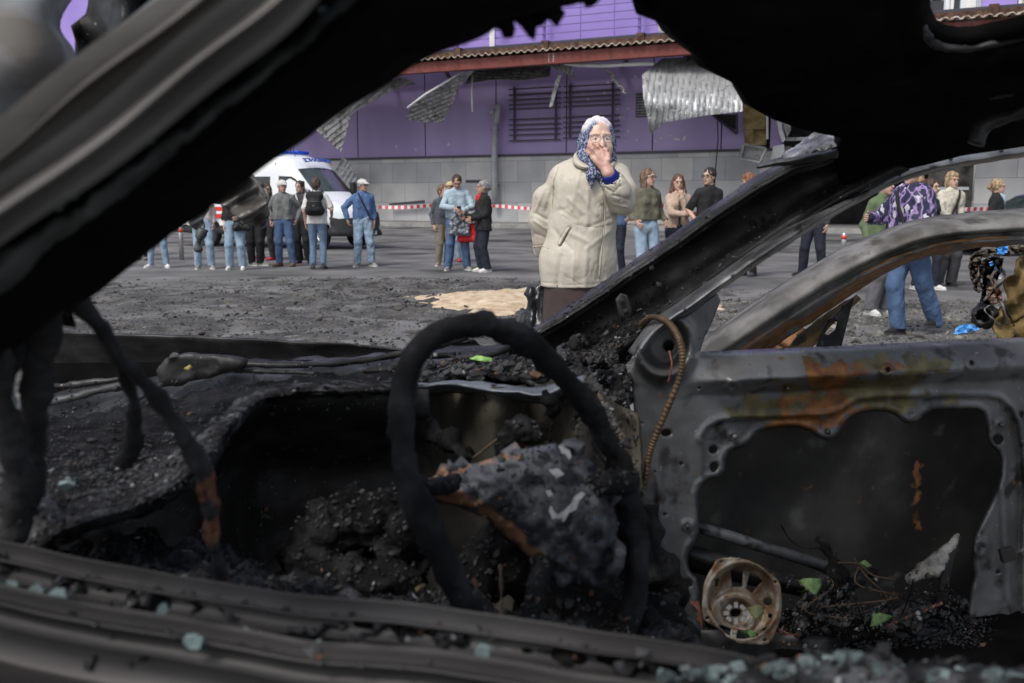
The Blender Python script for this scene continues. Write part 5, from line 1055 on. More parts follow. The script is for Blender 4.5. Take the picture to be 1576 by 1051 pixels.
M_hood = nmat('scorched_bonnet', (.10, .09, .08), (.26, .28, .30), (.40, .44, .48), scale=3.0, detail=12, rough=.6, metal=.1, bump=.3, spots=(.035, .028, .022), spscale=7, splo=.52, sphi=.66, stretch=(1, 1, 1.6))
car = thing('burnt_car', (.3, 1.7, 0), 'gutted burnt out car in the foreground with bare steering wheel and open far door', 'car')
# ---- near windscreen pillar with door frame (out of focus)
loft('windscreen_pillar', [
    [(-160, 335, .86), (0, 222, .84), (117, 97, .84), (240, -6, .84), (330, -90, .84)],
    [(-160, 350, .74), (0, 240, .72), (125, 118, .72), (250, 20, .72), (370, -90, .72)],
    [(-160, 358, .70), (0, 246, .685), (131, 136, .685), (300, 12, .685), (410, -90, .685)],
    [(-160, 363, .78), (0, 252, .77), (135, 146, .77), (330, 8, .77), (420, -90, .77)],
    [(-160, 372, .77), (0, 262, .76), (140, 158, .76), (345, 10, .76), (440, -90, .76)],
    [(-160, 402, .66), (0, 288, .645), (148, 190, .645), (372, 20, .645), (470, -90, .645)],
    [(-160, 430, .61), (0, 322, .60), (160, 214, .60), (300, 96, .60), (430, -2, .60), (500, -90, .60)],
    [(-160, 445, .64), (0, 345, .63), (180, 222, .63), (330, 100, .63), (460, -4, .63), (540, -90, .63)],
    [(-160, 470, .72), (0, 385, .715), (200, 245, .715), (380, 110, .715), (520, 0, .715), (600, -90, .715)]], M_npil, car, n=70, sub=5, noi=.0015, ns=5, thick=.02)
loft('dusty_channel', [
    [(-160, 468, .70), (0, 384, .70), (196, 246, .70), (376, 112, .70), (516, 2, .70), (596, -90, .70)], [(-160, 490, .665), (0, 405, .66), (186, 268, .66), (372, 130, .66), (500, 24, .66), (610, -90, .66)],
    [(-160, 515, .668), (0, 432, .66), (172, 298, .66), (362, 154, .66), (478, 54, .66), (630, -90, .66)], [(-160, 525, .70), (0, 444, .70), (168, 310, .70), (358, 164, .70), (470, 66, .70), (640, -90, .70)]], nmat('dusty_soot', (.010, .012, .012), (.030, .034, .033), (.07, .08, .078), scale=14, detail=12, rough=.8, bump=.8, fleck=((.3, .38, .37), 60)), car, n=200, sub=5, noi=.008, ns=30, thick=.004)
loft('pillar_inner_face', [
    [(-160, 462, .715), (0, 375, .71), (190, 240, .71), (370, 106, .71), (512, 0, .71), (590, -90, .71)],
    [(-160, 520, .700), (0, 440, .69), (170, 305, .69), (360, 160, .69), (470, 60, .69), (560, -20, .69), (640, -90, .69)],
    [(-160, 560, .76), (0, 480, .75), (130, 390, .75), (300, 260, .75), (470, 110, .75), (600, 10, .75), (690, -90, .75)],
    [(-160, 640, .90), (0, 545, .90), (70, 500, .90), (135, 458, .90), (250, 372, .90), (390, 268, .90), (480, 203, .90), (620, 108, .90), (700, 72, .90), (748, 48, .90), (785, 28, .90), (880, 2, .90), (950, -90, .90)],
    [(-160, 600, 1.0), (0, 520, 1.0), (135, 432, 1.0), (250, 346, 1.0), (390, 244, 1.0), (480, 182, 1.0), (620, 90, 1.0), (700, 56, 1.0), (785, 12, 1.0), (880, -16, 1.0), (950, -100, 1.0)]], M_chard, car, n=110, sub=4, noi=.006, ns=14, thick=.02)
# charred headlining rags hanging at the top of the pillar
for i, (a, b, r_) in enumerate((((770, 25, .92), (782, 58, .92), 10), ((800, 20, .92), (822, 62, .92), 9), ((850, 10, .92), (858, 40, .92), 12), ((905, -6, .92), (900, 14, .92), 14), ((835, 14, .93), (812, 48, .93), 9))):
    pxtube('charred_rag', [a, ((a[0] + b[0]) / 2 + 4, (a[1] + b[1]) / 2, a[2]), b], [r_ * 1.6, r_, 3], M_chard, car, 14, 8, noi=.006, ns=60)
# ---- near door top edge (sill) along the bottom
def bel(dy, Yo, pts): return [(x, y + dy, Y + Yo) for x, y, Y in pts]
E0 = [(-120, 815, .93), (0, 850, .92), (157, 884, .90), (327, 912, .885), (465, 935, .87), (620, 947, .86), (737, 963, .85), (914, 991, .83), (1063, 1012, .82), (1300, 1062, .80), (1640, 1120, .78)]
loft('door_sill', [bel(-4, .10, E0), bel(0, .06, E0), bel(8, .0, E0), bel(15, -.005, E0), bel(19, .07, E0), bel(38, .09, E0), bel(50, .01, E0), bel(72, -.10, E0), bel(84, -.115, E0), bel(98, -.09, E0), bel(165, -.10, E0), bel(178, -.12, E0), bel(230, -.20, E0), bel(300, -.21, E0)],
     M_near, car, n=120, sub=4, noi=.0025, ns=8, thick=.02)
# weatherstrip lumps burnt onto the sill
V_ = []; rr = random.Random(9)
for i in range(46):
    u = rr.uniform(0, 1); x = -20 + 1180 * u; E = np.array(E0); y = np.interp(x, E[:, 0], E[:, 1]) + rr.uniform(18, 44); Y = np.interp(x, E[:, 0], E[:, 2]) + .01
    V_.append((x, y, Y, rr.uniform(6, 16)))
for k, (x, y, Y, r_) in enumerate(V_[:26]):
    pxtube('burnt_seal', [(x - r_ * 1.6, y - 3, Y), (x, y - 2, Y - .01), (x + r_ * 1.8, y + 5, Y)], [r_ * .3, r_ * .55, r_ * .25], M_chard if k % 3 else M_pil, car, 12, 8, noi=.004, ns=80)
loft('seal_crust', [[(x, y + 15, Y + .03) for x, y, Y in E0], [(x, y + 24, Y + .0) for x, y, Y in E0], [(x, y + 40, Y + .0) for x, y, Y in E0], [(x, y + 50, Y + .03) for x, y, Y in E0]], M_ash, car, n=260, sub=6, noi=.026, ns=34, thick=.004)  # rough burnt strip added in the sill groove to darken it like shade
def shard(x, y, Y, s, label, seed=0):
    rr = random.Random(seed); c = W(x, y, Y); m = MB(); k = rr.randint(5, 7); r_ = s * Y / F
    Mx = Matrix.Rotation(rr.uniform(-.6, .6), 3, 'Y') @ Matrix.Rotation(rr.uniform(-.5, .8), 3, 'X')
    m.prism([c + Mx @ Vector((math.cos(6.283 * i / k) * r_ * rr.uniform(.6, 1.2), 0, math.sin(6.283 * i / k) * r_ * rr.uniform(.5, 1.1))) for i in range(k)], Mx @ Vector((0, r_ * .5, 0)))
    return finish(m.build('glass_shard', M_gls), label, 'glass', 'broken glass shards lying on the burnt car')
GS = [(85, 308, .66, 19, 'biggest pale glass lump stuck on the near pillar, low at left'), (112, 298, .66, 12, 'small pale lump right beside the biggest one on the pillar'), (392, 108, .68, 9, 'round pale glass bead midway up the near pillar'), (498, 16, .68, 9, 'topmost round glass bead on the near pillar'), (235, 222, .69, 8, 'dim greenish bead on the lower half of the near pillar'),
      (16, 904, .86, 12, 'teal glass bead at the very left end of the near sill'), (298, 990, .76, 17, 'pale wedge of glass on the sill face below the dashboard'), (742, 1006, .81, 19, 'greenish glass lump on the sill under the steering wheel'), (55, 912, .86, 16, 'flat teal shard second from left on the sill'), (90, 918, .86, 18, 'flat teal shard third from left on the sill'),
      (250, 938, .85, 13, 'dull teal shard on the sill below the hanging wire'), (380, 976, .80, 13, 'faint grey shard at the middle of the sill'), (490, 992, .80, 9, 'small grey glass crumb right of the faint shard on the sill'),
      (102, 750, 1.16, 13, 'bright glass piece on the left end of the dashboard'), (104, 738, 1.18, 6, 'tiny teal crumb just above the bright piece on the dashboard'), (8, 615, 1.1, 22, 'pale bluish shard at the far left edge of the cabin')]
for i, g in enumerate(GS): shard(*g, seed=i)
# heap of glass crumbs blurred at lower right
m = MB(); rr = random.Random(4)
for i in range(240):
    x = rr.choice([rr.gauss(1215, 30), rr.gauss(1310, 34), rr.gauss(1090, 40), rr.uniform(1150, 1580), rr.gauss(1540, 30)]); y = np.interp(x, [1050, 1200, 1300, 1400, 1600], [1032, 1020, 1006, 1030, 1040]) + abs(rr.gauss(0, 16)); Y = .79 + rr.uniform(-.03, .04)
    c = W(x, y, Y); r_ = rr.uniform(.0025, .006); Mx = Matrix.Rotation(rr.uniform(0, 3), 3, 'Z') @ Matrix.Rotation(rr.uniform(0, 3), 3, 'X'); m.box(c, (r_ * 2, r_ * 1.5, r_), Mx)
finish(m.build('glass_crumbs', nmat('crumb_dusty', (.03, .04, .04), (.10, .13, .13), (.20, .26, .26), scale=25, rough=.5, bump=.3)), 'heap of greenish broken window crumbs along the near sill at lower right', 'glass', kind='stuff')
loft('sill_trim_remains', [[(1040, 1030, .84), (1130, 1016, .83), (1220, 1008, .83), (1310, 1000, .83), (1400, 1016, .82), (1500, 1022, .82), (1640, 1028, .82)], [(1040, 1060, .78), (1220, 1034, .77), (1310, 1026, .77), (1450, 1040, .77), (1640, 1044, .77)], [(1040, 1120, .74), (1310, 1090, .74), (1640, 1100, .74)]], M_ash, car, n=60, sub=4, noi=.012, ns=24, thick=.02)
# ---- roof with ragged header and sunroof hole
roof_o = [(985, -2), (1012, 22), (1035, 42), (1060, 70), (1100, 108), (1140, 140), (1165, 168), (1190, 184), (1220, 196), (1262, 206), (1296, 214), (1284, 240), (1296, 285), (1340, 283), (1400, 259), (1480, 240), (1640, 216), (1720, 40), (1720, -60), (1700, -420), (560, -420), (700, -220), (860, -110), (950, -60)]
hole = [(1398, -90), (1404, -40), (1408, 10), (1416, 36), (1428, 58), (1444, 69), (1470, 73), (1500, 71), (1545, 62), (1600, 50), (1660, 38), (1665, -90)]
def Yroof(x, y): 
    b = np.interp(y, [-420, -60, 60, 220, 330], [.80, 1.12, 1.55, 2.20, 2.36]); d = distpl(hole, x, y); d2 = distpl(roof_o[:10], x, y, False)
    return b - .06 * np.exp(-(d / 9) ** 2) + .05 * np.exp(-((d - 30) / 12) ** 2) - .05 * np.exp(-(d2 / 8) ** 2)
sheet('roof', roof_o, [hole], 16, Yroof, M_chard, car, thick=.03, noi=.03, ns=7)
P = pxtube('sunroof_edge', [(1398, -90, 1.36), (1403, -40, 1.38), (1410, 12, 1.42), (1418, 38, 1.46), (1430, 60, 1.50), (1446, 71, 1.52), (1472, 76, 1.52), (1505, 73, 1.52), (1550, 63, 1.51), (1600, 50, 1.50), (1660, 36, 1.50)], 5.5, M_pil, car, 60, 10, noi=.003, ns=50)
pxtube('roof_bow', [(1500, 222, 1.9), (1512, 196, 1.9), (1540, 182, 1.9), (1580, 168, 1.9), (1640, 150, 1.9)], [12, 13, 11, 12, 14], M_pil, car, 24, 10, noi=.006, ns=30)
pxtube('roof_bow', [(1524, 152, 1.9), (1550, 144, 1.9), (1600, 134, 1.9), (1640, 128, 1.9)], [2, 5, 5, 6], M_pil, car, 20, 8, noi=.003, ns=30)
pxtube('grab_mount', [(1376, 42, 1.75), (1384, 62, 1.77)], [5, 6], M_pil, car, 8, 8); pxtube('grab_mount', [(1338, -4, 1.72), (1346, 14, 1.73)], [5, 6], M_pil, car, 8, 8)
# ---- far windscreen pillar
loft('far_pillar', [
    [(780, 528, 2.62), (850, 486, 2.60), (1000, 384, 2.55), (1100, 314, 2.50), (1200, 250, 2.45), (1250, 236, 2.42), (1300, 214, 2.40)],
    [(780, 532, 2.50), (852, 493, 2.48), (1004, 390, 2.43), (1104, 320, 2.38), (1204, 258, 2.33), (1256, 243, 2.30), (1310, 216, 2.28)],
    [(782, 540, 2.46), (856, 501, 2.44), (1010, 399, 2.39), (1110, 329, 2.34), (1212, 266, 2.29), (1262, 250, 2.26), (1330, 222, 2.24)],
    [(790, 552, 2.56), (862, 512, 2.53), (1014, 408, 2.47), (1118, 338, 2.42), (1222, 274, 2.37), (1276, 258, 2.34), (1340, 228, 2.32)],
    [(830, 580, 2.56), (900, 535, 2.52), (1030, 446, 2.46), (1130, 378, 2.42), (1240, 306, 2.37), (1350, 245, 2.32)],
    [(870, 600, 2.46), (930, 552, 2.42), (1040, 474, 2.37), (1140, 404, 2.32), (1260, 322, 2.28), (1380, 252, 2.24)],
    [(890, 625, 2.50), (955, 570, 2.46), (1010, 505, 2.42), (1095, 440, 2.37), (1200, 366, 2.32), (1290, 312, 2.28), (1400, 262, 2.24)]], M_pil, car, n=90, sub=4, noi=.0035, ns=14, thick=.02)
for x, y, r_ in ((1115, 393, 5.5), (1097, 410, 4), (1150, 342, 4.5), (1164, 336, 3.5), (1126, 420, 3), (998, 410, 4), (1010, 436, 4), (1175, 325, 4)):
    c = W(x, y, 2.46); m = MB(); m.tube([c, c + Vector((0, -.06, 0))], r_ * 2.4 / F, 12); m.build('pillar_hole', M_dark, car, True)
def plate_px(name, pts, Y, th, mat, parent=car, bevw=.003):
    o = MB().prism([W(x, y, Y) for x, y in pts], (0, th, 0)).build(name, mat, parent); bev(o, bevw); return o
b_ = plate_px('hinge_bracket', [(948, 462), (956, 452), (966, 455), (973, 476), (972, 486), (962, 490), (954, 486)], 2.36, .02, M_bst); 
for x, y in ((957, 463), (963, 479)):
    m = MB(); c = W(x, y, 2.355); m.tube([c, c + Vector((0, -.004, 0))], 4.5 * 2.3 / F, 14); m.build('bolt_hole', M_dark, b_, True)
# torn film and sheet on top of the pillar's upper end
loft('crumpled_film', [[(1203, 238, 2.3), (1225, 222, 2.34), (1250, 208, 2.36), (1272, 199, 2.36), (1284, 203, 2.36)], [(1206, 243, 2.24), (1230, 230, 2.27), (1256, 214, 2.3), (1282, 206, 2.3)], [(1212, 247, 2.2), (1240, 236, 2.2), (1290, 222, 2.2)]], nmat('sooty_film', (.03, .03, .03), (.12, .12, .13), (.35, .36, .38), scale=16, rough=.25, bump=.8, bscale=40), car, n=30, sub=4, noi=.012, ns=40, thick=.003)
loft('torn_flange', [[(1168, 253, 2.20), (1200, 244, 2.18), (1250, 236, 2.15), (1288, 229, 2.13)], [(1164, 256, 2.15), (1200, 250, 2.13), (1250, 241, 2.10), (1290, 233, 2.08)], [(1166, 259, 2.19), (1200, 256, 2.18), (1250, 250, 2.15), (1290, 244, 2.13)]], M_bst, car, n=30, sub=3, noi=.003, ns=30, thick=.004)
# crust and debris at the foot of the far pillar
def lump(name, pts, mat, h=.008, k=.02, noi=.012, ns=30, parent=car, rust=None, gap=0):
    pr = []
    for p in pts:
        if not isinstance(p[0], tuple): pr.append(('e', Wn(p[0], p[1], p[2]), (p[3] * p[2] / F,) * 3, None))
        else: a, b, ra, rb = p[0], p[1], p[2], p[3]; pr.append(('c', Wn(*a), Wn(*b), ra * a[2] / F, rb * b[2] / F))
    V, Fq = surfnet(pr, h, k); nn = vnorm(V, Fq); V = V + nn * (fbm(V, ns, len(name), 4) * noi)[:, None]
    o = mk(name, V, Fq, mat, parent, True)
    if mat is M_hubp: attr(o, 'rust', rust(V) if rust else np.zeros(len(V)))
    return o
lump('melted_lump', [(905, 560, 2.25, 22), (888, 548, 2.3, 16), (928, 566, 2.2, 20), (945, 590, 2.2, 22), (955, 620, 2.2, 22), (940, 640, 2.2, 24), (930, 600, 2.2, 24), (962, 655, 2.2, 16), (915, 620, 2.2, 22), (870, 555, 2.3, 16)], M_ash, noi=.022, ns=26)
lump('melted_lump', [(915, 552, 2.14, 11), (928, 556, 2.14, 12), (900, 556, 2.16, 8)], M_char, h=.005, noi=.006, ns=60)
lump('melted_lump', [(884, 532, 2.2, 10), (886, 520, 2.2, 7)], M_char, h=.005, noi=.004)
# ---- far door: frame tube, inner panel, outer skin
door = thing('door', (0, 0, 0), None, None); door.parent = car; door.location = Vector(W(1290, 900, 2.4)) - car.location; door['label'] = 'open far front door stripped to bare rusty steel'
loft('window_frame', [
    [(966, 540, 2.30), (1000, 496, 2.28), (1050, 460, 2.28), (1090, 432, 2.28), (1180, 370, 2.31), (1250, 325, 2.34), (1330, 280, 2.38), (1400, 252, 2.42), (1480, 232, 2.46), (1640, 208, 2.55)],
    [(972, 545, 2.22), (1004, 502, 2.21), (1055, 466, 2.21), (1094, 438, 2.21), (1183, 376, 2.24), (1254, 331, 2.27), (1334, 287, 2.31), (1402, 259, 2.35), (1482, 240, 2.39), (1640, 216, 2.48)],
    [(978, 550, 2.18), (1009, 508, 2.17), (1060, 473, 2.17), (1099, 445, 2.17), (1187, 383, 2.20), (1258, 338, 2.23), (1337, 294, 2.27), (1404, 266, 2.31), (1484, 248, 2.35), (1640, 224, 2.44)],
    [(982, 556, 2.22), (1013, 513, 2.21), (1064, 478, 2.21), (1102, 449, 2.21), (1190, 388, 2.24), (1260, 343, 2.27), (1339, 299, 2.31), (1405, 271, 2.35), (1485, 253, 2.39), (1640, 229, 2.48)],
    [(984, 560, 2.32), (1015, 516, 2.31), (1066, 481, 2.31), (1103, 451, 2.31), (1192, 391, 2.34), (1262, 346, 2.37), (1340, 302, 2.41), (1406, 274, 2.45), (1486, 256, 2.49), (1640, 232, 2.58)]], nmat('scoured_frame_steel', (.06, .06, .062), (.17, .17, .175), (.30, .30, .31), scale=10, detail=12, rough=.33, metal=.55, bump=.2, bscale=80, bdist=.002, spots=(.03, .03, .03), spscale=18, splo=.58, sphi=.66), door, n=110, sub=4, noi=.003, ns=14, thick=.008)  # frame steel coloured lighter to carry its bright specular shine
for o in (door.children): 
    attr(o, 'rust', np.zeros(len(o.data.vertices))); attr(o, 'ochre', np.zeros(len(o.data.vertices)))
m = MB()
for x, y, Y in ((1240, 347, 2.24), (1311, 307, 2.27), (1385, 268, 2.31), (1464, 245, 2.35), (1155, 408, 2.2), (1055, 477, 2.18), (1542, 232, 2.38)):
    c = W(x, y, Y - .012); m.tube([c, c + Vector((0, .006, 0))], 2.6 * Y / F, 10)
m.build('screw_hole', M_dark, door, True); o = door.children[-1]; o['kind'] = 'stuff'
def z1(*p): return [(940 + x / 2.478, 480 + y / 2.478) for x, y in p]
def z2(*p): return [(1000 + x / 2.736, 730 + y / 2.736) for x, y in p]
opening = z1((335, 860), (333, 700), (345, 665), (375, 640), (412, 634), (434, 604), (438, 560), (450, 538), (472, 525), (515, 512), (540, 488), (562, 460), (600, 446), (660, 440), (715, 441), (760, 456), (795, 480), (822, 489), (850, 482), (868, 462), (888, 430), (915, 402), (955, 385), (1010, 379), (1060, 383), (1090, 398), (1110, 418), (1140, 427), (1172, 418), (1192, 396), (1230, 376), (1300, 371), (1395, 372), (1418, 384), (1428, 415), (1434, 480), (1450, 512), (1478, 535), (1488, 570), (1487, 620), (1470, 675), (1440, 745), (1405, 810), (1384, 860), (1372, 930), (1385, 1010)) + z2((1352, 480), (1340, 590), (1330, 655), (1200, 642), (1050, 652), (900, 650), (855, 662), (800, 688), (740, 692), (680, 690), (620, 672), (540, 668), (480, 700), (300, 700), (235, 640), (208, 560), (212, 500), (200, 440), (170, 405), (158, 360), (168, 325), (195, 285), (206, 240))
pan_o = [(1002, 516), (1064, 482), (1104, 452), (1109, 462), (1098, 492), (1084, 520), (1077, 541), (1200, 536), (1340, 530), (1480, 523), (1660, 515), (1690, 700), (1690, 1130), (1010, 1130), (1003, 1000), (996, 900), (990, 800), (984, 700), (976, 620), (972, 575), (980, 545)]
def circ(x, y, r_, ry=None, n=12): return [(x + r_ * math.cos(6.283 * i / n), y + (ry or r_) * math.sin(6.283 * i / n)) for i in range(n)]
hl = []
for x, y, rx, ry in ((213, 462, 22, 14), (337, 291, 6, 6), (392, 526, 18, 16), (395, 592, 18, 20), (270, 581, 6, 5), (206, 771, 7, 6), (1478, 488, 22, 20), (222, 128, 22, 22), (1566, 390, 9, 12), (1570, 510, 8, 14), (300, 1035, 17, 17), (1375, 194, 7, 7), (465, 286, 6, 6), (1058, 222, 7, 7), (113, 80, 4, 4), (1476, 992, 7, 7), (118, 425, 4, 4), (168, 610, 3, 3)):
    c = z1((x, y))[0]; hl.append(circ(c[0], c[1], rx / 2.478, ry / 2.478))
hl.append(circ(*z2((262, 686))[0], 9, 8))
cup = z1((205, 125))[0]
groove = z1((352, 480), (375, 445), (410, 425), (470, 414), (560, 410), (700, 406), (810, 404), (860, 396), (900, 372), (945, 345), (1010, 334), (1150, 330), (1300, 328), (1430, 328), (1480, 338), (1520, 370), (1545, 425), (1562, 520), (1570, 700), (1560, 900))
bosses = [(z1((x, y))[0], r_, hh) for x, y, r_, hh in ((465, 286, 11, .010), (672, 291, 6, .006), (1056, 222, 13, .012), (1375, 196, 11, .010), (472, 475, 9, .006), (826, 456, 9, .006), (1143, 393, 10, .006), (1488, 430, 8, .006), (1410, 900, 15, .016), (292, 815, 9, .008))]
def sstep(a, b, v): t = np.clip((v - a) / (b - a), 0, 1); return t * t * (3 - 2 * t)
def Ydoor(x, y):
    Y = 2.22 + (x - 1000) / 600 * .34
    yt = np.interp(x, [972, 1077, 1200, 1340, 1480, 1660], [560, 541, 536, 530, 523, 515]); v = y - yt
    w_ = sstep(1035, 1150, x)
    Y = Y + w_ * (np.interp(v, [-5, 2, 8, 20, 34, 46, 58, 66, 90], [.05, .045, -.012, -.030, -.052, -.062, -.030, .004, .010]))
    d = np.hypot((x - cup[0]) / 1.0, (y - cup[1]) / 1.15); Y = Y - .05 * np.exp(-((d - 41) / 8) ** 2) * sstep(1150, 1020, x) + .05 * sstep(40, 22, d)
    g = distpl(groove, x, y, False); below = inside(groove + [(1576, 1100), (1082, 1100)], x, y); Y = Y + .020 * sstep(0, 4, np.where(below, g, -g) + 3) - .008 * np.exp(-((g - 6) / 4) ** 2) * ~below
    do = distpl(opening, x, y); Y = Y + .012 * np.exp(-(do / 2.2) ** 2) - .006 * np.exp(-((do - 7) / 3) ** 2)
    for (bx, by), r_, hh in bosses:
        q_ = np.hypot(x - bx, y - by); Y = Y - hh * sstep(r_ * 1.25, r_ * .75, q_) + hh * .7 * sstep(r_ * .55, r_ * .3, q_)
    for px_0, w0 in ((1012, 6), (1540, 7)): Y = Y - .014 * np.exp(-((x - px_0 - .05 * (y - 700)) / w0) ** 2) * sstep(690, 760, y)
    return Y + .0
o, Vd, Pd = sheet('inner_panel', pan_o, [opening] + hl, 3.6, Ydoor, M_door, door, thick=.006, noi=.004, ns=10)
def blob(V, c, r_, ry=None, s=.03, seed=0):
    n = np.array([noise.fractal(Vector((x * s, y * s, seed)), 1, 2, 4) for x, y in V]); d = np.hypot((V[:, 0] - c[0]) / r_, (V[:, 1] - c[1]) / (ry or r_)); return np.clip((1.0 - d + n * .9) / .45, 0, 1)
ru = np.maximum.reduce([blob(Vd, (1268, 628), 70, 30, seed=1), blob(Vd, (1225, 650), 75, 14, seed=2), blob(Vd, (1290, 575), 55, 26, seed=3), blob(Vd, (1310, 655), 24, 16, seed=4), blob(Vd, (1372, 568), 26, 20, seed=5) * .8])
oc = np.maximum.reduce([blob(Vd, (1330, 600), 120, 45, seed=7), blob(Vd, (1410, 565), 60, 22, seed=8), blob(Vd, (1190, 630), 90, 25, seed=9)])
attr(o, 'rust', ru * .85); attr(o, 'ochre', oc * .8)
for (bx, by), r_, hh in [b for b in bosses if b[1] < 10]:
    m = MB(); Y = float(Ydoor(np.array([bx]), np.array([by]))[0]); c = W(bx, by, Y - .01); m.tube([c, c + Vector((0, -.008, 0))], r_ * .5 * Y / F, 6); m.build('bolt', M_bst, door, True)
cpl = W(1030, 530, 2.34); m = MB(); m.tube([cpl, cpl + Vector((0, .03, 0))], .075, 20); m.build('mirror_mount', M_chard, door, True)  # black disc added behind the cup so its hole shows dark
# outer skin seen through the opening
M_skinp = nmat('door_skin', (.006, .0055, .005), (.017, .016, .014), (.05, .047, .041), scale=4.5, detail=14, rough=.65, bump=.3, bscale=40, bdist=.004, spots=(.10, .10, .09), spscale=9, splo=.62, sphi=.78, attr_=[('rust', RC)])
o, Vk, Pk = sheet('outer_skin', [(990, 548), (1640, 532), (1700, 700), (1700, 1120), (1000, 1120)], [], 14, lambda x, y: 2.42 + (x - 1000) / 600 * .34 + .05 * np.sin((y - 560) / 520 * 3.1), M_skinp, door, thick=.003, noi=.008, ns=4)
n_ = np.array([noise.fractal(Vector((x * .05, y * .02, 2)), 1, 2, 3) for x, y in Vk]); attr(o, 'rust', np.clip(1.1 - np.abs(Vk[:, 0] - 1412) / 8 + n_, 0, 1) * (Vk[:, 1] > 700) * (Vk[:, 1] < 810) * .6)
pxtube('impact_beam', [(1060, 806, 2.34), (1150, 834, 2.38), (1240, 862, 2.42), (1275, 874, 2.44)], 9.5, M_bst, door, 20, 12, noi=.002)
loft('window_rail', [[(1060, 838, 2.33), (1150, 862, 2.37), (1240, 890, 2.41)], [(1060, 852, 2.28), (1150, 880, 2.32), (1240, 905, 2.36)], [(1060, 880, 2.33), (1150, 900, 2.37), (1240, 920, 2.41)]], M_pil, door, n=24, sub=3, thick=.004)
sheet('bottom_pan', [(1010, 960), (1180, 978), (1260, 982), (1350, 968), (1490, 968), (1690, 960), (1690, 1130), (1010, 1130)], [], 14, lambda x, y: 2.20 + (x - 1000) / 600 * .34 + .03 * np.sin(x / 23), M_pil, door, thick=.01, noi=.02, ns=9)
# charred wiring and rubbish in the door's bottom
lump('charred_wiring', [((1250, 930, 2.3), (1320, 960, 2.3), 22, 26), ((1320, 960, 2.32), (1400, 950, 2.35), 26, 22), ((1296, 900, 2.33), (1268, 830, 2.36), 16, 8), ((1230, 960, 2.3), (1260, 900, 2.3), 16, 14), ((1400, 950, 2.36), (1465, 930, 2.4), 20, 16), ((1296, 900, 2.34), (1340, 880, 2.4), 14, 10)], M_char, h=.009, noi=.03, ns=18, parent=door)
rr = random.Random(21)
for i in range(9):
    x = rr.uniform(1240, 1440); pxtube('wire', [(x, rr.uniform(850, 900), 2.3), (x + rr.uniform(-30, 30), rr.uniform(880, 930), 2.27), (x + rr.uniform(-60, 60), rr.uniform(900, 950), 2.26), (x + rr.uniform(-60, 60), rr.uniform(930, 975), 2.26)], rr.uniform(.7, 1.4), M_char if i % 3 else M_hose, door, 20, 6)
pxtube('wire', [(1202, 808, 2.3), (1216, 830, 2.3), (1240, 843, 2.3), (1278, 842, 2.3)], 1.5, M_char, door, 24, 6); pxtube('wire', [(1290, 866, 2.28), (1320, 868, 2.28), (1345, 886, 2.28), (1378, 892, 2.28)], 1.8, M_hose, door, 24, 6)
pxtube('wire', [(1360, 966, 2.2), (1400, 948, 2.2), (1450, 928, 2.2)], 2.4, nmat('copper_wire', (.16, .05, .03), (.25, .09, .05), rough=.6), door, 24, 6)
for i in range(5): pxtube('copper_strand', [(1062 + i * 3, 925, 2.16), (1076 + i, 945 + i * 3, 2.14), (1060 + i * 3, 978 + i * 2, 2.15)], 1.0, bpy.data.materials['copper_wire'], door, 18, 5)
for i in range(4): pxtube('copper_strand', [(1196, 966 + i * 2, 2.16), (1212 + i * 2, 974 + i, 2.13), (1230, 980 - i * 2, 2.2)], .9, bpy.data.materials['copper_wire'], door, 14, 5)
V, Fq = surfnet([('c', Wn(1402, 888, 2.28), Wn(1435, 872, 2.28), .014, .020), ('c', Wn(1435, 872, 2.28), Wn(1462, 842, 2.3), .020, .010), ('c', Wn(1462, 842, 2.3), Wn(1474, 824, 2.3), .010, .004)], .0035, .015); nn = vnorm(V, Fq); V = V + nn * (fbm(V, 60, 2, 4) * .006)[:, None]
mk('ash_flake', V, Fq, nmat('pale_ash', (.10, .10, .095), (.22, .215, .20), (.34, .33, .31), scale=30, rough=.95, bump=.6), door, True)
loft('regulator_plate', [[(1472, 822, 2.3), (1480, 826, 2.3)], [(1452, 878, 2.28), (1464, 880, 2.28)], [(1438, 935, 2.3), (1456, 940, 2.3)]], M_pil, door, n=10, sub=4, thick=.004, cr=False)
plate_px('lock_box', [(1540, 848), (1562, 842), (1566, 862), (1545, 868)], 2.44, .02, M_dark, door)
# speaker
spk = thing('speaker', (0, 0, 0), None, None); spk.parent = car; spk.location = W(1142, 925, 2.1) - car.location
def s1_(*p): return [(1060 + x / 6.183, 840 + y / 6.183) for x, y in p]
so_ = s1_((300, 125), (480, 120), (600, 150), (700, 215), (850, 330), (880, 450), (885, 600), (850, 760), (765, 925), (600, 935), (430, 908), (290, 800), (145, 690), (138, 480), (165, 330), (230, 210)); so_ = [tuple(p) for p in smoothpl([(a, b, 0) for a, b in so_], 56, True)[:, :2]]
sc_ = (1060 + 512 / 6.183, 840 + 525 / 6.183)
w1 = s1_((395, 225), (460, 215), (528, 232), (515, 395), (415, 392)); w2 = s1_((580, 250), (640, 275), (705, 335), (610, 450), (545, 410)); w3 = s1_((245, 330), (275, 300), (300, 335), (290, 400), (255, 390)); w4 = circ(*s1_((752, 532))[0], 6.2); w5 = s1_((275, 760), (330, 750), (410, 775), (405, 860), (335, 825)); w6 = s1_((468, 795), (560, 800), (670, 830), (640, 880), (540, 888), (450, 880)); w7 = s1_((190, 555), (220, 590), (235, 640), (205, 610)); w8 = s1_((690, 780), (740, 765), (735, 790), (700, 810)); w9 = circ(*s1_((770, 665))[0], 3.6); w10 = circ(*s1_((448, 640))[0], 9, 7)
hs_ = [circ(*s1_((x, y))[0], 3.4, 2.6, 8) for x, y in ((312, 150), (822, 345), (176, 688), (725, 897))]
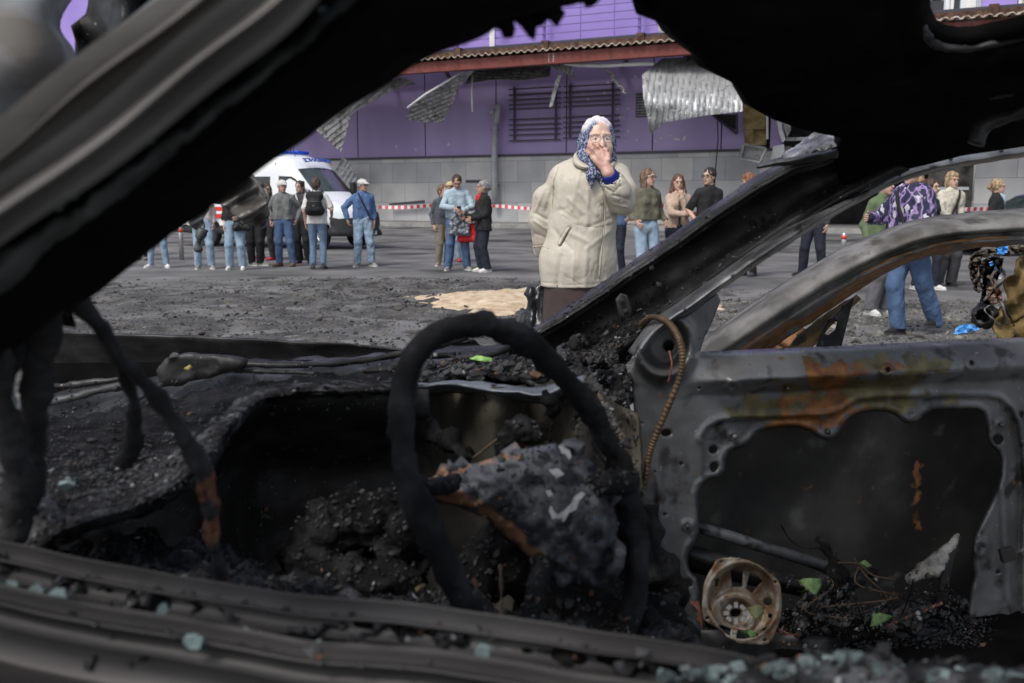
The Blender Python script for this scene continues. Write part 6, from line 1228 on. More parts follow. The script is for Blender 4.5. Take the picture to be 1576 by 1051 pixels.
def Yspk(x, y):
    a = (x - sc_[0]); b = (y - sc_[1]); r_ = np.hypot(a / 60, b / 65); r2 = np.hypot((x - 1132) / 34, (y - 943) / 29)
    return 2.11 + .0006 * a + np.interp(r_, [0, .62, .80, .88, 1.1], [.045, .045, .022, 0, 0]) - .02 * sstep(1.25, 1.0, r2) + .014 * sstep(.8, .6, r2) - .004 * np.exp(-((r_ - .93) / .03) ** 2)
sheet('basket', so_, [w1, w2, w3, w4, w5, w6, w7, w8, w9, w10] + hs_, 2.2, Yspk, M_spk, spk, thick=.004)
lump('magnet', [(1134, 942, 2.19, 26)], M_char, h=.006, noi=.003, parent=spk); 
m = MB()
for a in np.linspace(0, 6.283, 9)[:-1]:
    c = W(1132.5 + 15 * math.cos(a), 943.5 + 12.5 * math.sin(a), 2.124); m.box(c, (.012, .004, .008), Matrix.Rotation(-a, 3, 'Y'))
m.build('cone_clamp', nmat('pale_metal', (.3, .3, .31), (.42, .42, .43), rough=.4, metal=.4, bump=.1), spk); spk.children[-1]['kind'] = 'stuff'
# corrugated hose
hp_ = [(985, 500, 2.3), (1002, 488, 2.22), (1025, 494, 2.16), (1042, 515, 2.12), (1050, 545, 2.1), (1046, 580, 2.1), (1028, 625, 2.1), (1010, 668, 2.1), (999, 700, 2.1), (992, 740, 2.1), (972, 800, 2.08), (966, 840, 2.06), (962, 885, 2.05)]
pxtube('cable_hose', hp_, [3.5, 4.5, 5, 5.5, 5.5, 5, 5.5, 5.5, 5, 5, 5, 5.5, 5.5], M_hose, car, 320, 10, rib=1.55)
pxtube('wire', [(1030, 540, 2.14), (1034, 562, 2.13), (1028, 590, 2.14)], 1.3, bpy.data.materials['copper_wire'], car, 14, 5)
# ---- steering wheel
sw_ = thing('steering_wheel', (0, 0, 0), None, None); sw_.parent = car; sw_.location = W(800, 780, 1.3) - car.location
ring_ = [(616, 640, 1.16), (622, 585, 1.18), (645, 538, 1.20), (685, 508, 1.22), (735, 500, 1.25), (785, 511, 1.28), (830, 540, 1.32), (875, 590, 1.36), (915, 640, 1.40), (946, 700, 1.43), (968, 770, 1.44), (980, 850, 1.43), (975, 930, 1.40), (945, 1000, 1.36), (900, 1045, 1.30), (820, 1040, 1.24), (755, 990, 1.18), (712, 920, 1.14), (675, 850, 1.13), (642, 770, 1.13), (622, 700, 1.14)]
S = smoothpl(ring_, 110, True); P = Wn(S[:, 0], S[:, 1], S[:, 2]); m = MB(); rr_ = [.9 * (22 + 4 * math.sin(i * .31) * 0 + (5 if s[0] < 760 and s[1] > 750 else 0) - (5 if s[0] > 860 and s[1] < 700 else 0)) * s[2] / F * (1 + .07 * noise.noise(Vector((i * .3, 1, 0)))) for i, s in enumerate(S)]
P2 = np.vstack([P, P[:2]]); m.tube([Vector(p) for p in P2], rr_ + rr_[:2], 16, cap=False); o = m.build('rim', M_rim, sw_, True)
v = np.array([tuple(q_.co) for q_ in o.data.vertices]); v += (fbm(v, 35, 1)[:, None] * .005 + fbm(v, 110, 1)[:, None] * .003); o.data.vertices.foreach_set('co', v.ravel())
def rustf(V):
    P = V; d = P - vec(0, 0, CAMZ); zf = d[:, 1] * cp - d[:, 2] * sp_; X_ = PCX + F * d[:, 0] / zf; Y_ = PCY - F * (d[:, 1] * sp_ + d[:, 2] * cp) / zf
    e = distpl([(655, 745), (700, 735), (745, 705), (800, 700)], X_, Y_, False); e2 = distpl([(680, 760), (740, 780), (780, 810), (830, 860)], X_, Y_, False)
    return np.clip(1.0 - np.minimum(e / 14, e2 / 16) + fbm(V, 22, 3) * .8, 0, 1)
V, Fc = cdt([(655, 738), (700, 718), (735, 712), (790, 694), (850, 682), (885, 690), (915, 715), (940, 760), (952, 810), (945, 870), (915, 905), (880, 895), (830, 870), (790, 835), (752, 800), (700, 778), (662, 770)], [], 6)
bul = np.interp(distpl([(655, 738), (735, 712), (850, 682), (915, 715), (952, 810), (915, 905), (830, 870), (752, 800), (662, 770)], V[:, 0], V[:, 1]), [0, 14, 60], [0, .05, .09])
nz_ = np.array([noise.fractal(Vector((x * .022, y * .022, 4)), .9, 2, 4) for x, y in V]); nr_ = np.array([abs(noise.noise(Vector((x * .03, y * .045, 9)))) for x, y in V]); Yv = 1.41 - bul + nz_ * .030 + nr_ * .035 + (V[:, 1] - 780) * -.0002
P = Wn(V[:, 0], V[:, 1], Yv); o = mk('airbag_plate', P, Fc, M_hubp, sw_, True); faces_cam(o); solid(o, .015); attr(o, 'rust', rustf(P))
for a, b, ra in (((640, 745, 1.2), (700, 745, 1.3), 16), ((925, 740, 1.36), (965, 740, 1.42), 22), ((840, 860, 1.36), (800, 1000, 1.26), 20)): pxtube('spoke', [a, ((a[0] + b[0]) / 2, (a[1] + b[1]) / 2 + 4, (a[2] + b[2]) / 2), b], [ra, ra * .8, ra], M_rim, sw_, 14, 10, noi=.006, ns=40)
M_wfl = nmat('white_ash', (.30, .31, .33), (.5, .51, .53), scale=60, rough=.9, bump=.5)
def flake(name, pts, Yo, mat, parent, label=None):
    P = [W(x, y, Yo) for x, y in pts]; o = MB().prism(P, (0, .004, 0)).build(name, mat, parent); return o
flake('ash_flake', [(860, 688), (865, 685), (870, 690), (877, 694), (880, 704), (875, 707), (870, 699), (864, 698)], 1.27, M_wfl, sw_); flake('ash_flake', [(845, 786), (848, 779), (853, 788), (859, 793), (868, 787), (879, 777), (884, 766), (897, 757), (901, 761), (891, 771), (887, 784), (876, 789), (868, 803), (858, 797), (850, 799)], 1.275, M_wfl, sw_)
flake('ash_flake', [(845, 724), (860, 722), (868, 730), (856, 736)], 1.28, M_wfl, sw_); flake('ash_flake', [(840, 757), (847, 755), (851, 762), (844, 765)], 1.27, M_wfl, sw_)
lump('column_shroud', [((800, 800, 1.5), (850, 900, 1.5), 60, 70), ((880, 880, 1.5), (920, 960, 1.45), 50, 50), ((760, 860, 1.5), (700, 940, 1.45), 45, 40), ((900, 760, 1.5), (960, 830, 1.5), 40, 45)], M_char, h=.012, noi=.03, ns=16, parent=car)
lump('indicator_stalk', [((770, 695, 1.62), (790, 660, 1.62), 9, 13), (803, 658, 1.62, 19), (812, 666, 1.6, 16)], M_char, h=.006, noi=.01, ns=50)
pxtube('column_stay', [(728, 705, 1.64), (760, 680, 1.64), (785, 658, 1.63)], 2.2, M_hose, car, 16, 6)
# ---- dashboard
# 
pxtube('melted_duct', [(452, 900, 1.55), (470, 862, 1.55), (500, 828, 1.55), (545, 806, 1.55), (600, 800, 1.52), (650, 830, 1.46)], [26, 30, 34, 36, 38, 40], M_char, car, 40, 20, noi=.010, ns=30)
loft('dash_carrier', [
    [(20, 830, 1.34), (60, 786, 1.34), (110, 752, 1.34), (200, 730, 1.40), (250, 706, 1.44), (296, 672, 1.50), (335, 645, 1.56), (370, 612, 1.68), (410, 594, 1.76), (500, 588, 1.80), (640, 586, 1.84)],
    [(30, 858, 1.14), (64, 828, 1.14), (116, 800, 1.14), (204, 772, 1.20), (268, 736, 1.26), (311, 700, 1.34), (340, 655, 1.48), (373, 622, 1.60), (412, 601, 1.68), (500, 595, 1.72), (640, 594, 1.76)],
    [(34, 868, 1.12), (70, 838, 1.12), (122, 812, 1.12), (212, 784, 1.18), (278, 746, 1.24), (322, 708, 1.32), (350, 664, 1.46), (380, 632, 1.58), (416, 611, 1.66), (500, 603, 1.70), (640, 602, 1.74)],
    [(38, 876, 1.18), (74, 848, 1.18), (128, 822, 1.18), (218, 796, 1.24), (286, 758, 1.30), (330, 720, 1.38), (356, 674, 1.5), (386, 640, 1.62), (420, 618, 1.70), (500, 610, 1.74), (640, 608, 1.78)]],
    M_ash, car, n=130, sub=4, noi=.007, ns=36, thick=.01)
sheet('glovebox_back', [(50, 850), (120, 806), (215, 780), (285, 740), (330, 700), (352, 650), (385, 622), (420, 606), (500, 600), (660, 600), (680, 980), (40, 980)], [], 16, lambda x, y: np.interp(x, [40, 300, 400, 660], [1.26, 1.5, 1.76, 1.84]) + np.clip((y - 640) / 300, 0, .25), M_pil, car, thick=.01, noi=.02, ns=6)
# shelf of debris between windscreen and dash, left
loft('dash_top', [
    [(-40, 640, 1.9), (120, 640, 1.9), (260, 610, 1.95), (420, 585, 2.05), (620, 570, 2.1)],
    [(-40, 690, 1.6), (110, 694, 1.6), (180, 700, 1.6), (260, 680, 1.7), (340, 630, 1.85), (420, 596, 1.95), (640, 582, 2.0)],
    [(-40, 740, 1.35), (110, 740, 1.35), (200, 735, 1.4), (280, 700, 1.5), (345, 642, 1.7), (420, 598, 1.85), (640, 586, 1.9)],
    [(-40, 800, 1.2), (90, 800, 1.2), (200, 764, 1.29), (300, 700, 1.42), (350, 645, 1.58), (420, 600, 1.76), (640, 590, 1.84)]], M_char, car, n=80, sub=4, noi=.012, ns=34, thick=.01)
# cowl and bonnet edge
loft('bonnet_edge', [[(60, 508, 2.83), (170, 513, 2.83), (300, 516, 2.83), (450, 524, 2.83), (560, 531, 2.83), (640, 536, 2.83), (720, 520, 2.83)], [(60, 512, 2.80), (170, 517, 2.80), (300, 520, 2.80), (450, 527, 2.80), (560, 533, 2.80), (640, 538, 2.80), (730, 524, 2.8)],
    [(60, 530, 2.86), (170, 545, 2.86), (300, 552, 2.86), (450, 550, 2.86), (560, 548, 2.86), (640, 545, 2.86), (740, 535, 2.86)], [(40, 560, 2.95), (150, 574, 2.95), (200, 578, 2.95), (300, 575, 2.95), (450, 562, 2.95), (560, 556, 2.95), (640, 552, 2.95), (750, 545, 2.95)]], M_pil, car, n=60, sub=3, noi=.006, ns=6, thick=.006)
loft('cowl_panel', [[(150, 590, 2.7), (260, 570, 2.7), (330, 556, 2.7), (450, 552, 2.7), (560, 547, 2.7), (720, 530, 2.75), (820, 530, 2.7)], [(60, 612, 2.5), (240, 585, 2.5), (340, 560, 2.5), (450, 560, 2.5), (560, 556, 2.5), (640, 546, 2.6), (740, 536, 2.62), (830, 540, 2.6)],
    [(60, 620, 2.42), (240, 594, 2.42), (340, 574, 2.42), (450, 570, 2.42), (560, 563, 2.42), (740, 552, 2.5), (840, 560, 2.5)], [(60, 660, 2.3), (240, 632, 2.3), (340, 600, 2.3), (450, 590, 2.3), (560, 585, 2.3), (740, 570, 2.3), (850, 575, 2.3)], [(60, 720, 2.1), (240, 690, 2.1), (400, 640, 2.1), (560, 610, 2.15), (740, 600, 2.2), (850, 620, 2.2)]], M_pil, car, n=80, sub=4, noi=.012, ns=12, thick=.01)
for pts, r_ in (([(60, 598, 2.35), (130, 590, 2.35), (190, 583, 2.35)], 5), ([(60, 622, 2.25), (110, 612, 2.25), (150, 601, 2.25), (210, 590, 2.25)], 6), ([(270, 560, 2.42), (360, 560, 2.4), (450, 562, 2.4), (550, 556, 2.45), (640, 540, 2.5), (720, 520, 2.55)], 5), ([(360, 570, 2.3), (420, 572, 2.3), (490, 576, 2.3), (600, 590, 2.3)], 3.5), ([(540, 588, 2.25), (560, 572, 2.25), (600, 568, 2.25), (640, 552, 2.3), (700, 545, 2.35)], 5), ([(610, 600, 2.2), (650, 570, 2.2), (700, 556, 2.25), (760, 545, 2.3), (790, 530, 2.35)], 4)):
    pxtube('cowl_strip', pts, r_, M_bst if r_ == 6 else M_pil, car, 30, 8, noi=.004, ns=40)
t = thing('wiper', (0, 0, 0), None, None); t.parent = car; t.location = W(150, 680, 2.1) - car.location
pxtube('arm', [(98, 694, 1.95), (125, 674, 2.0), (190, 628, 2.1), (250, 592, 2.2)], [3, 3.5, 4, 3.5], M_bst, t, 24, 8, noi=.002, ns=60); pxtube('blade', [(98, 694, 1.95), (112, 684, 1.96), (126, 675, 1.98)], [5, 7, 4], M_char, t, 10, 8, noi=.003, ns=60)
plate_px('wiper_pivot', [(250, 560), (262, 545), (350, 548), (372, 552), (380, 565), (300, 585), (252, 592)], 2.32, .02, M_pil)
sheet('cowl_grille', [(240, 570), (255, 552), (290, 545), (380, 553), (378, 566), (320, 582), (250, 596)], [], 9, 2.28, M_pil, car, thick=.015, noi=.01, ns=20)
# dash right of the wheel: shelf with flaky crust and a metal lip coloured pale as if lit
loft('dash_shelf', [[(640, 578, 2.15), (690, 555, 2.35), (760, 545, 2.4), (850, 550, 2.35), (900, 566, 2.3)], [(636, 588, 2.05), (700, 578, 2.1), (760, 580, 2.12), (840, 590, 2.1), (900, 590, 2.1)]], M_ash, car, n=60, sub=6, noi=.020, ns=22, thick=.01)
for i in range(22):
    x = 650 + i * 10 + rr.uniform(-6, 6); y = rr.uniform(556, 584); k = 6; P = [W(x + math.cos(a) * rr.uniform(8, 17), y + math.sin(a) * rr.uniform(3, 6), 2.08 + (584 - y) * .006) for a in np.linspace(0, 6.283, k + 1)[:-1]]
    MB().prism(P, (0, .004, .004)).build('paint_flake', M_bst if i % 3 else M_pil, car)
loft('dash_lip', [[(632, 588, 2.08), (700, 584, 2.08), (760, 590, 2.08), (830, 594, 2.06), (860, 588, 2.05), (900, 575, 2.05)], [(632, 592, 2.0), (700, 588, 2.0), (762, 596, 2.0), (830, 602, 1.98), (862, 594, 1.98), (900, 580, 1.98)], [(632, 600, 1.99), (700, 594, 1.99), (762, 603, 1.99), (832, 610, 1.97), (864, 602, 1.97), (902, 588, 1.97)], [(632, 612, 2.06), (700, 606, 2.06), (762, 614, 2.06), (834, 622, 2.04), (866, 612, 2.04), (905, 600, 2.04)]], nmat('bared_metal', (.05, .055, .06), (.16, .18, .20), (.30, .33, .36), scale=6, rough=.4, metal=.3, bump=.2), car, n=50, sub=3, noi=.005, ns=20, thick=.005)
sheet('instrument_back', [(632, 600), (900, 590), (980, 640), (1000, 900), (980, 1000), (640, 1000)], [], 14, lambda x, y: 2.06 + .06 * np.sin(x / 21) * (y < 720) + .0 * y, nmat('soot_brown', (.010, .009, .006), (.030, .027, .020), (.055, .048, .034), scale=8, detail=12, rough=.8, bump=.6, stretch=(1, 1, .3)), car, thick=.01, noi=.03, ns=8)
for pts, r_ in (([(640, 630, 1.9), (655, 655, 1.85), (690, 680, 1.75), (720, 700, 1.7)], 9), ([(880, 590, 1.95), (890, 620, 1.95), (880, 660, 1.95)], 4), ([(840, 600, 1.95), (850, 640, 1.95), (846, 680, 1.95)], 4), ([(905, 630, 1.9), (935, 680, 1.85), (960, 740, 1.8), (985, 820, 1.75), (1000, 900, 1.7)], 16), ([(960, 760, 1.7), (975, 840, 1.7), (960, 930, 1.7), (975, 1000, 1.7)], 20), ([(1005, 860, 1.8), (1030, 900, 1.8), (1035, 980, 1.8), (1025, 1040, 1.75)], 22), ([(1000, 780, 1.9), (1008, 850, 1.85), (1025, 920, 1.8)], 12)):
    pxtube('melted_strand', pts, [r_, r_ * 1.3, r_ * .9, r_ * 1.2], M_char, car, 30, 10, noi=.02, ns=25)
pxtube('bare_strip', [(905, 575, 1.7), (935, 630, 1.65), (960, 680, 1.6), (975, 715, 1.58)], [4, 5, 5, 3], nmat('bare_tan', (.07, .055, .04), (.15, .12, .09), scale=30, rough=.7, bump=.4), car, 20, 8, noi=.004, ns=60)
# rubble on the cabin floor, seat frame lumps
loft('cabin_rubble', [[(60, 860, 1.45), (200, 832, 1.5), (330, 858, 1.5), (420, 880, 1.5), (560, 900, 1.5), (760, 930, 1.5), (1080, 960, 1.6)], [(40, 890, 1.2), (200, 868, 1.25), (330, 890, 1.25), (440, 905, 1.25), (620, 945, 1.3), (800, 965, 1.3), (1080, 1000, 1.4)], [(0, 960, 1.0), (300, 950, 1.0), (620, 990, 1.05), (1080, 1060, 1.1)]], M_ash, car, n=110, sub=10, noi=.05, ns=14, thick=.01)
lump('burnt_heap', [((470, 850, 1.5), (530, 800, 1.5), 38, 40), ((530, 800, 1.5), (590, 790, 1.5), 36, 36), ((590, 800, 1.5), (610, 870, 1.5), 34, 50), ((480, 890, 1.45), (600, 910, 1.4), 40, 40), (545, 780, 1.52, 26), ((420, 905, 1.4), (500, 930, 1.4), 24, 30)], M_char, h=.008, noi=.022, ns=30)
lump('burnt_heap', [((900, 940, 1.5), (960, 990, 1.5), 30, 50), ((960, 900, 1.55), (1020, 1000, 1.5), 30, 50), ((880, 960, 1.5), (840, 1000, 1.45), 20, 26), ((1030, 940, 1.6), (1050, 1010, 1.6), 20, 26)], M_char, h=.010, noi=.035, ns=18)
pxtube('brass_lever', [(640, 900, 1.4), (650, 930, 1.4), (670, 950, 1.4)], [9, 8, 10], nmat('brassy_soot', (.03, .025, .008), (.12, .095, .02), scale=18, rough=.7, bump=.4), car, 12, 8, noi=.01, ns=40)
pxtube('thin_rod', [(770, 870, 1.35), (772, 920, 1.35), (771, 965, 1.35)], [4, 3, 3], bpy.data.materials['bare_tan'], car, 14, 6, noi=.003, ns=60)
# hanging cables and straps, left
M_cab = nmat('burnt_cable', (.008, .008, .009), (.022, .022, .024), scale=20, rough=.8, bump=.8, bscale=80, bdist=.008, attr_=[('rust', ((.05, .018, .010), (.16, .06, .035)))])
def cable(pts, rpx, nm='hanging_cable', ry=None):
    o = pxtube(nm, pts, rpx, M_cab, car, 60, 10, noi=.006, ns=45); v = np.array([tuple(q_.co) for q_ in o.data.vertices]) + np.array(wloc(o)); zz = v[:, 2]
    attr(o, 'rust', (np.clip((ry - zz) / .03, 0, 1) * np.clip(fbm(v, 18, 6) * 3 + .3, 0, 1)) if ry else np.zeros(len(v))); return o
cable([(110, 450, .98), (140, 490, 1.0), (185, 550, 1.02), (235, 602, 1.04), (280, 665, 1.05), (308, 715, 1.06), (322, 775, 1.07), (330, 840, 1.08), (344, 905, 1.1)], [14, 13, 11, 12, 12, 14, 13, 9, 12], ry=W(300, 690, 1.05).z)
cable([(300, 690, 1.05), (306, 740, 1.05), (316, 790, 1.06), (332, 850, 1.07)], [5, 5, 4, 4], 'frayed_wire', ry=9)
cable([(118, 455, 1.0), (160, 510, 1.02), (188, 570, 1.04), (204, 620, 1.06), (206, 670, 1.08), (194, 712, 1.1)], [12, 11, 11, 11, 12, 16])
for pts, r_ in (([(70, 470, .95), (62, 540, .97), (55, 620, .98), (48, 700, 1.0), (30, 800, 1.0)], [26, 24, 24, 22, 24]), ([(10, 500, .9), (8, 560, .9), (14, 640, .92), (28, 740, .94), (12, 860, .95)], [10, 10, 14, 26, 20]), ([(60, 480, .96), (30, 540, .96), (-10, 620, .96)], [14, 14, 14])):
    cable(pts, r_, 'burnt_strap')
pxtube('dangling_stub', [(112, 455, 1.0), (102, 480, 1.0), (98, 500, 1.0)], [10, 9, 12], M_char, car, 12, 8, noi=.01, ns=40)
loft('kick_panel', [[(-40, 690, 1.2), (30, 690, 1.2), (62, 740, 1.2), (90, 775, 1.2)], [(-40, 900, 1.1), (40, 860, 1.1), (80, 820, 1.12), (100, 800, 1.15)]], M_pil, car, n=20, sub=4, noi=.01, ns=10, thick=.01)
# bonnet thrown up at the left, and the jagged torn sheet beside it
loft('thrown_up_bonnet', [[(-200, -120, 1.5), (-60, -60, 1.5), (60, -40, 1.55), (150, -30, 1.6)], [(-200, -20, 1.40), (-40, 0, 1.40), (50, 10, 1.44), (95, 40, 1.55)], [(-200, 60, 1.36), (0, 70, 1.36), (80, 78, 1.42), (113, 85, 1.55)], [(-200, 140, 1.38), (0, 140, 1.38), (80, 132, 1.44), (116, 120, 1.58)], [(-200, 300, 1.48), (0, 250, 1.48), (60, 220, 1.5), (118, 170, 1.6)]], M_hood, car, n=40, sub=6, noi=.03, ns=3, thick=.006)
sheet('bonnet_liner', [(142, -60), (138, 0), (134, 22), (118, 42), (119, 62), (121, 105), (200, 80), (330, 0), (360, -60)], [], 9, lambda x, y: 1.75 + .05 * np.sin(x / 17), M_pil, car, thick=.006, noi=.03, ns=12)
loft('bent_wing_panel', [[(290, 380, 3.0), (300, 400, 3.0)], [(300, 330, 2.9), (345, 385, 2.86)], [(330, 300, 2.85), (370, 362, 2.78)], [(350, 270, 2.8), (405, 372, 2.72)], [(372, 248, 2.8), (412, 330, 2.7)], [(380, 240, 2.9), (416, 300, 2.8)]], M_bst, car, n=30, sub=6, noi=.035, ns=7, thick=.006, cr=False) if 0 else None
def wing_Y(x, y): a = (x * .5 + y * .86); return 2.75 + .05 * np.sin(a / 13) + .03 * np.sin(a / 5.5)
M_wing = nmat('scorched_wing', (.045, .04, .036), (.12, .115, .11), (.22, .22, .21), scale=8, detail=10, rough=.45, metal=.3, bump=.3, stretch=(1, 1, .4)); o, _, _ = sheet('bent_wing_panel', [(300, 250), (384, 262), (408, 290), (416, 330), (412, 348), (400, 352), (388, 346), (372, 340), (352, 322), (335, 312), (318, 312), (314, 330), (316, 348), (308, 358), (298, 352), (282, 334), (270, 320), (262, 300)], [], 4, wing_Y, M_wing, car, thick=.006, noi=.05, ns=9)
pxtube('wing_rib', [(375, 262, 2.66), (395, 280, 2.66), (410, 305, 2.66)], 3, M_wing, car, 20, 8, noi=.004, ns=30)
pxtube('wing_rag', [(312, 352, 2.7), (306, 372, 2.7), (303, 388, 2.7)], [9, 6, 4], M_bst, car, 10, 8, noi=.01, ns=40)
# car floor and lower side so the shell closes below
m = MB(); m.box((.1, 1.75, .22), (2.6, 1.7, .04)); m.build('floor_pan', M_chard, car)
loft('bulkhead', [[(40, 560, 2.62), (400, 556, 2.62), (840, 548, 2.66)], [(40, 760, 2.62), (400, 760, 2.62), (840, 760, 2.66)], [(40, 1000, 2.4), (400, 1000, 2.4), (840, 1000, 2.4)]], M_chard, car, n=20, sub=3, thick=.01)
# ---- leaves and bright scraps lying on the wreck
def leaf(pts, Y, label, mat=M_leaf, name='leaf', cat='leaf'):
    V, Fc = cdt(pts, [], 3); c = V.mean(0); Yv = Y + .0008 * np.abs(V[:, 0] - c[0]) - .0005 * (V[:, 1] - c[1]); o = mk(name, Wn(V[:, 0], V[:, 1], Yv), Fc, mat); solid(o, .0012); return finish(o, label, cat)
leaf(z2((625, 450), (650, 437), (720, 438), (722, 470), (700, 508), (680, 500)), 2.2, 'green leaf right of the speaker in the car door'); leaf(z2((938, 590), (965, 582), (1022, 596), (1000, 615), (950, 640), (930, 640)), 2.17, 'green leaf lowest in the car door, far right of the speaker')
leaf(z2((880, 372), (905, 360), (935, 384), (915, 392)), 2.26, 'small dark green leaf above the others among the door wiring'); leaf(s1_((465, 790), (600, 800), (665, 850), (590, 880), (560, 830), (500, 840)), 2.135, 'green leaf showing through the lower slot of the speaker')
leaf(s1_((565, 590), (660, 560), (700, 570), (715, 640), (640, 700), (590, 660)), 2.09, 'dry olive leaf stuck on the speaker cone', nmat('dry_leaf', (.07, .08, .035), (.11, .12, .05), rough=.7)); leaf([(722, 552), (735, 547), (757, 551), (758, 557), (740, 556)], 2.1, 'bright green leaf on the dashboard crust inside the steering wheel', nmat('fresh_leaf', (.22, .42, .10), (.34, .55, .18), rough=.5))
leaf([(283, 567), (292, 561), (297, 565), (290, 570)], 2.2, 'small yellow leaf on the wiper cowl', nmat('yellow_leaf', (.25, .2, .05), (.3, .25, .08), rough=.6))

# ---- loose flakes of char and ash lying over everything burnt inside
def tree_bvh(root, skip=()):
    vs = []; fs = []
    def walk(o):
        for ch in o.children:
            if ch.type == 'MESH' and not any(ch.name.startswith(k) for k in skip):
                off = wloc(ch); b = len(vs); vs.extend([q_.co + off for q_ in ch.data.vertices]); fs.extend([[i + b for i in p.vertices] for p in ch.data.polygons])
            walk(ch)
    walk(root); return BVHTree.FromPolygons(vs, fs)
bv = tree_bvh(car, ('roof', 'windscreen_pillar', 'pillar_inner', 'dusty_channel', 'hanging', 'burnt_strap', 'frayed', 'rim', 'sunroof', 'charred_rag', 'door_sill', 'thrown', 'cable_hose', 'inner_panel', 'window_frame', 'basket', 'melted_strand', 'dash_lip', 'bolt', 'hinge'))
def flakes(name, n, region, mats, smin, smax, seed, depth=(.5, 3.2), lift=.002, parent=car):
    rr = random.Random(seed); mb = MB(); k_ = 0
    for _ in range(n * 5):
        if k_ >= n: break
        x, y = region(rr); o_ = Vector((rr.uniform(-.25, .25), rr.uniform(-.1, .25), CAMZ + rr.uniform(-.05, .12))); tgt = W(x, y, 1.7 if x < 700 else 2.1)
        h = bv.ray_cast(o_, (tgt - o_).normalized())
        if h[0] is None or not (depth[0] < h[0].y < depth[1]): continue
        nr = h[1]; nr = nr if nr.dot(o_ - h[0]) > 0 else -nr
        if nr.z < .25 and rr.random() < .88: continue
        s = rr.uniform(smin, smax) * (1 if rr.random() < .88 else 2.2); k = rr.randint(4, 6); q_ = (nr + Vector((rr.uniform(-.7, .7), rr.uniform(-.7, .7), rr.uniform(-.4, .9)))).normalized(); t1 = q_.orthogonal().normalized(); t2 = q_.cross(t1)
        P = [h[0] + nr * (lift + s * .25) + t1 * math.cos(6.283 * i / k) * s * rr.uniform(.5, 1.2) + t2 * math.sin(6.283 * i / k) * s * rr.uniform(.35, .9) + q_ * rr.uniform(-.15, .25) * s for i in range(k)]
        mi = rr.choices(range(len(mats)), [m_[1] for m_ in mats])[0]
        top = sum(P, Vector()) / k + q_ * s * .22; v = P + [p - q_ * s * .2 for p in P] + [top]
        mb.add(v, [[i, (i + 1) % k, 2 * k] for i in range(k)] + [[i + k, (i + 1) % k + k, (i + 1) % k, i] for i in range(k)], mi); k_ += 1
    o = mk(name, mb.v, mb.f, None, parent, False, mats=[m_[0] for m_ in mats], fmi=mb.mi); o['kind'] = 'stuff'; return o
M_f1 = nmat('flake_black', (.004, .004, .004), (.012, .012, .013), rough=.6, bump=0, spec=.5); M_f2 = nmat('flake_grey', (.02, .02, .021), (.05, .051, .054), scale=20, rough=.8, bump=0); M_f3 = nmat('flake_pale', (.14, .145, .15), (.30, .31, .32), scale=20, rough=.8, bump=0); M_f4 = nmat('flake_rust', (.06, .03, .015), (.14, .07, .035), scale=20, rough=.9, bump=0)
def reg_poly(x0, x1, y0, y1): return lambda rr: (rr.uniform(x0, x1), rr.uniform(y0, y1))
flakes('char_flakes', 3600, lambda rr: (rr.uniform(0, 1050), rr.uniform(560, 960)), [(M_f1, 8), (M_f2, 1.6), (M_f3, .08), (M_f4, .08)], .0014, .0045, 3)
flakes('char_flakes', 2200, lambda rr: (rr.gauss(940, 45), rr.gauss(590, 60)), [(M_f1, 4), (M_f2, 4), (M_f3, .35), (M_f4, .15)], .0015, .005, 4)
flakes('char_flakes', 1500, lambda rr: (60 + 300 * rr.random() ** .8, rr.gauss(735, 32)), [(M_f1, 4), (M_f2, 4), (M_f3, .4)], .0012, .0035, 5)
flakes('char_flakes', 2600, lambda rr: (rr.uniform(1200, 1500), min(985, rr.gauss(945, 28))), [(M_f1, 5), (M_f2, 2), (M_f3, .18), (M_f4, .2)], .0018, .006, 6)
flakes('char_flakes', 1100, lambda rr: (rr.uniform(640, 880), rr.uniform(548, 590)), [(M_f1, 3), (M_f2, 4), (M_f3, .35), (M_f4, .3)], .002, .008, 7)
flakes('char_flakes', 900, lambda rr: (rr.uniform(830, 1300), 530 - (rr.uniform(830, 1300) - 830) * .6 + rr.uniform(-20, 60)), [(M_f1, 4), (M_f2, 4), (M_f3, .6)], .001, .003, 8)
bv = tree_bvh(car, ('char_flakes', 'roof', 'windscreen_pillar', 'pillar_inner', 'dusty_channel', 'thrown', 'inner_panel', 'basket'))
flakes('char_flakes', 1500, lambda rr: (lambda x: (x, float(np.interp(x, [e[0] for e in E0], [e[1] for e in E0])) + rr.uniform(2, 56)))(rr.uniform(-20, 1200)), [(M_f1, 4), (M_f2, 3), (M_f3, .35), (M_f4, .6)], .0015, .005, 9)
# ================================================================ OTHER WRECKS SEEN THROUGH THE DOOR
M_w2 = nmat('ashen_steel', (.055, .052, .05), (.12, .117, .112), (.19, .185, .18), scale=6, detail=12, rough=.75, bump=.35, bscale=50, bdist=.004, spots=(.05, .045, .04), spscale=10, splo=.54, sphi=.68, attr_=[('rust', ((.16, .07, .02), (.26, .14, .06)))])
M_rs = nmat('rust_orange', (.10, .04, .015), (.22, .10, .04), (.34, .20, .12), scale=9, detail=12, rough=.9, bump=.5, spots=(.04, .03, .02), spscale=14)
M_ry = nmat('rust_yellow', (.045, .03, .012), (.12, .08, .025), (.20, .14, .05), scale=7, detail=12, rough=.85, bump=.5, spots=(.02, .016, .012), spscale=10)
c2 = thing('burnt_car', (2.3, 4.3, 0), 'second burnt car shell with ashen grey roof rail seen through the open door', 'car')
def a0(o): attr(o, 'rust', np.zeros(len(o.data.vertices))); return o
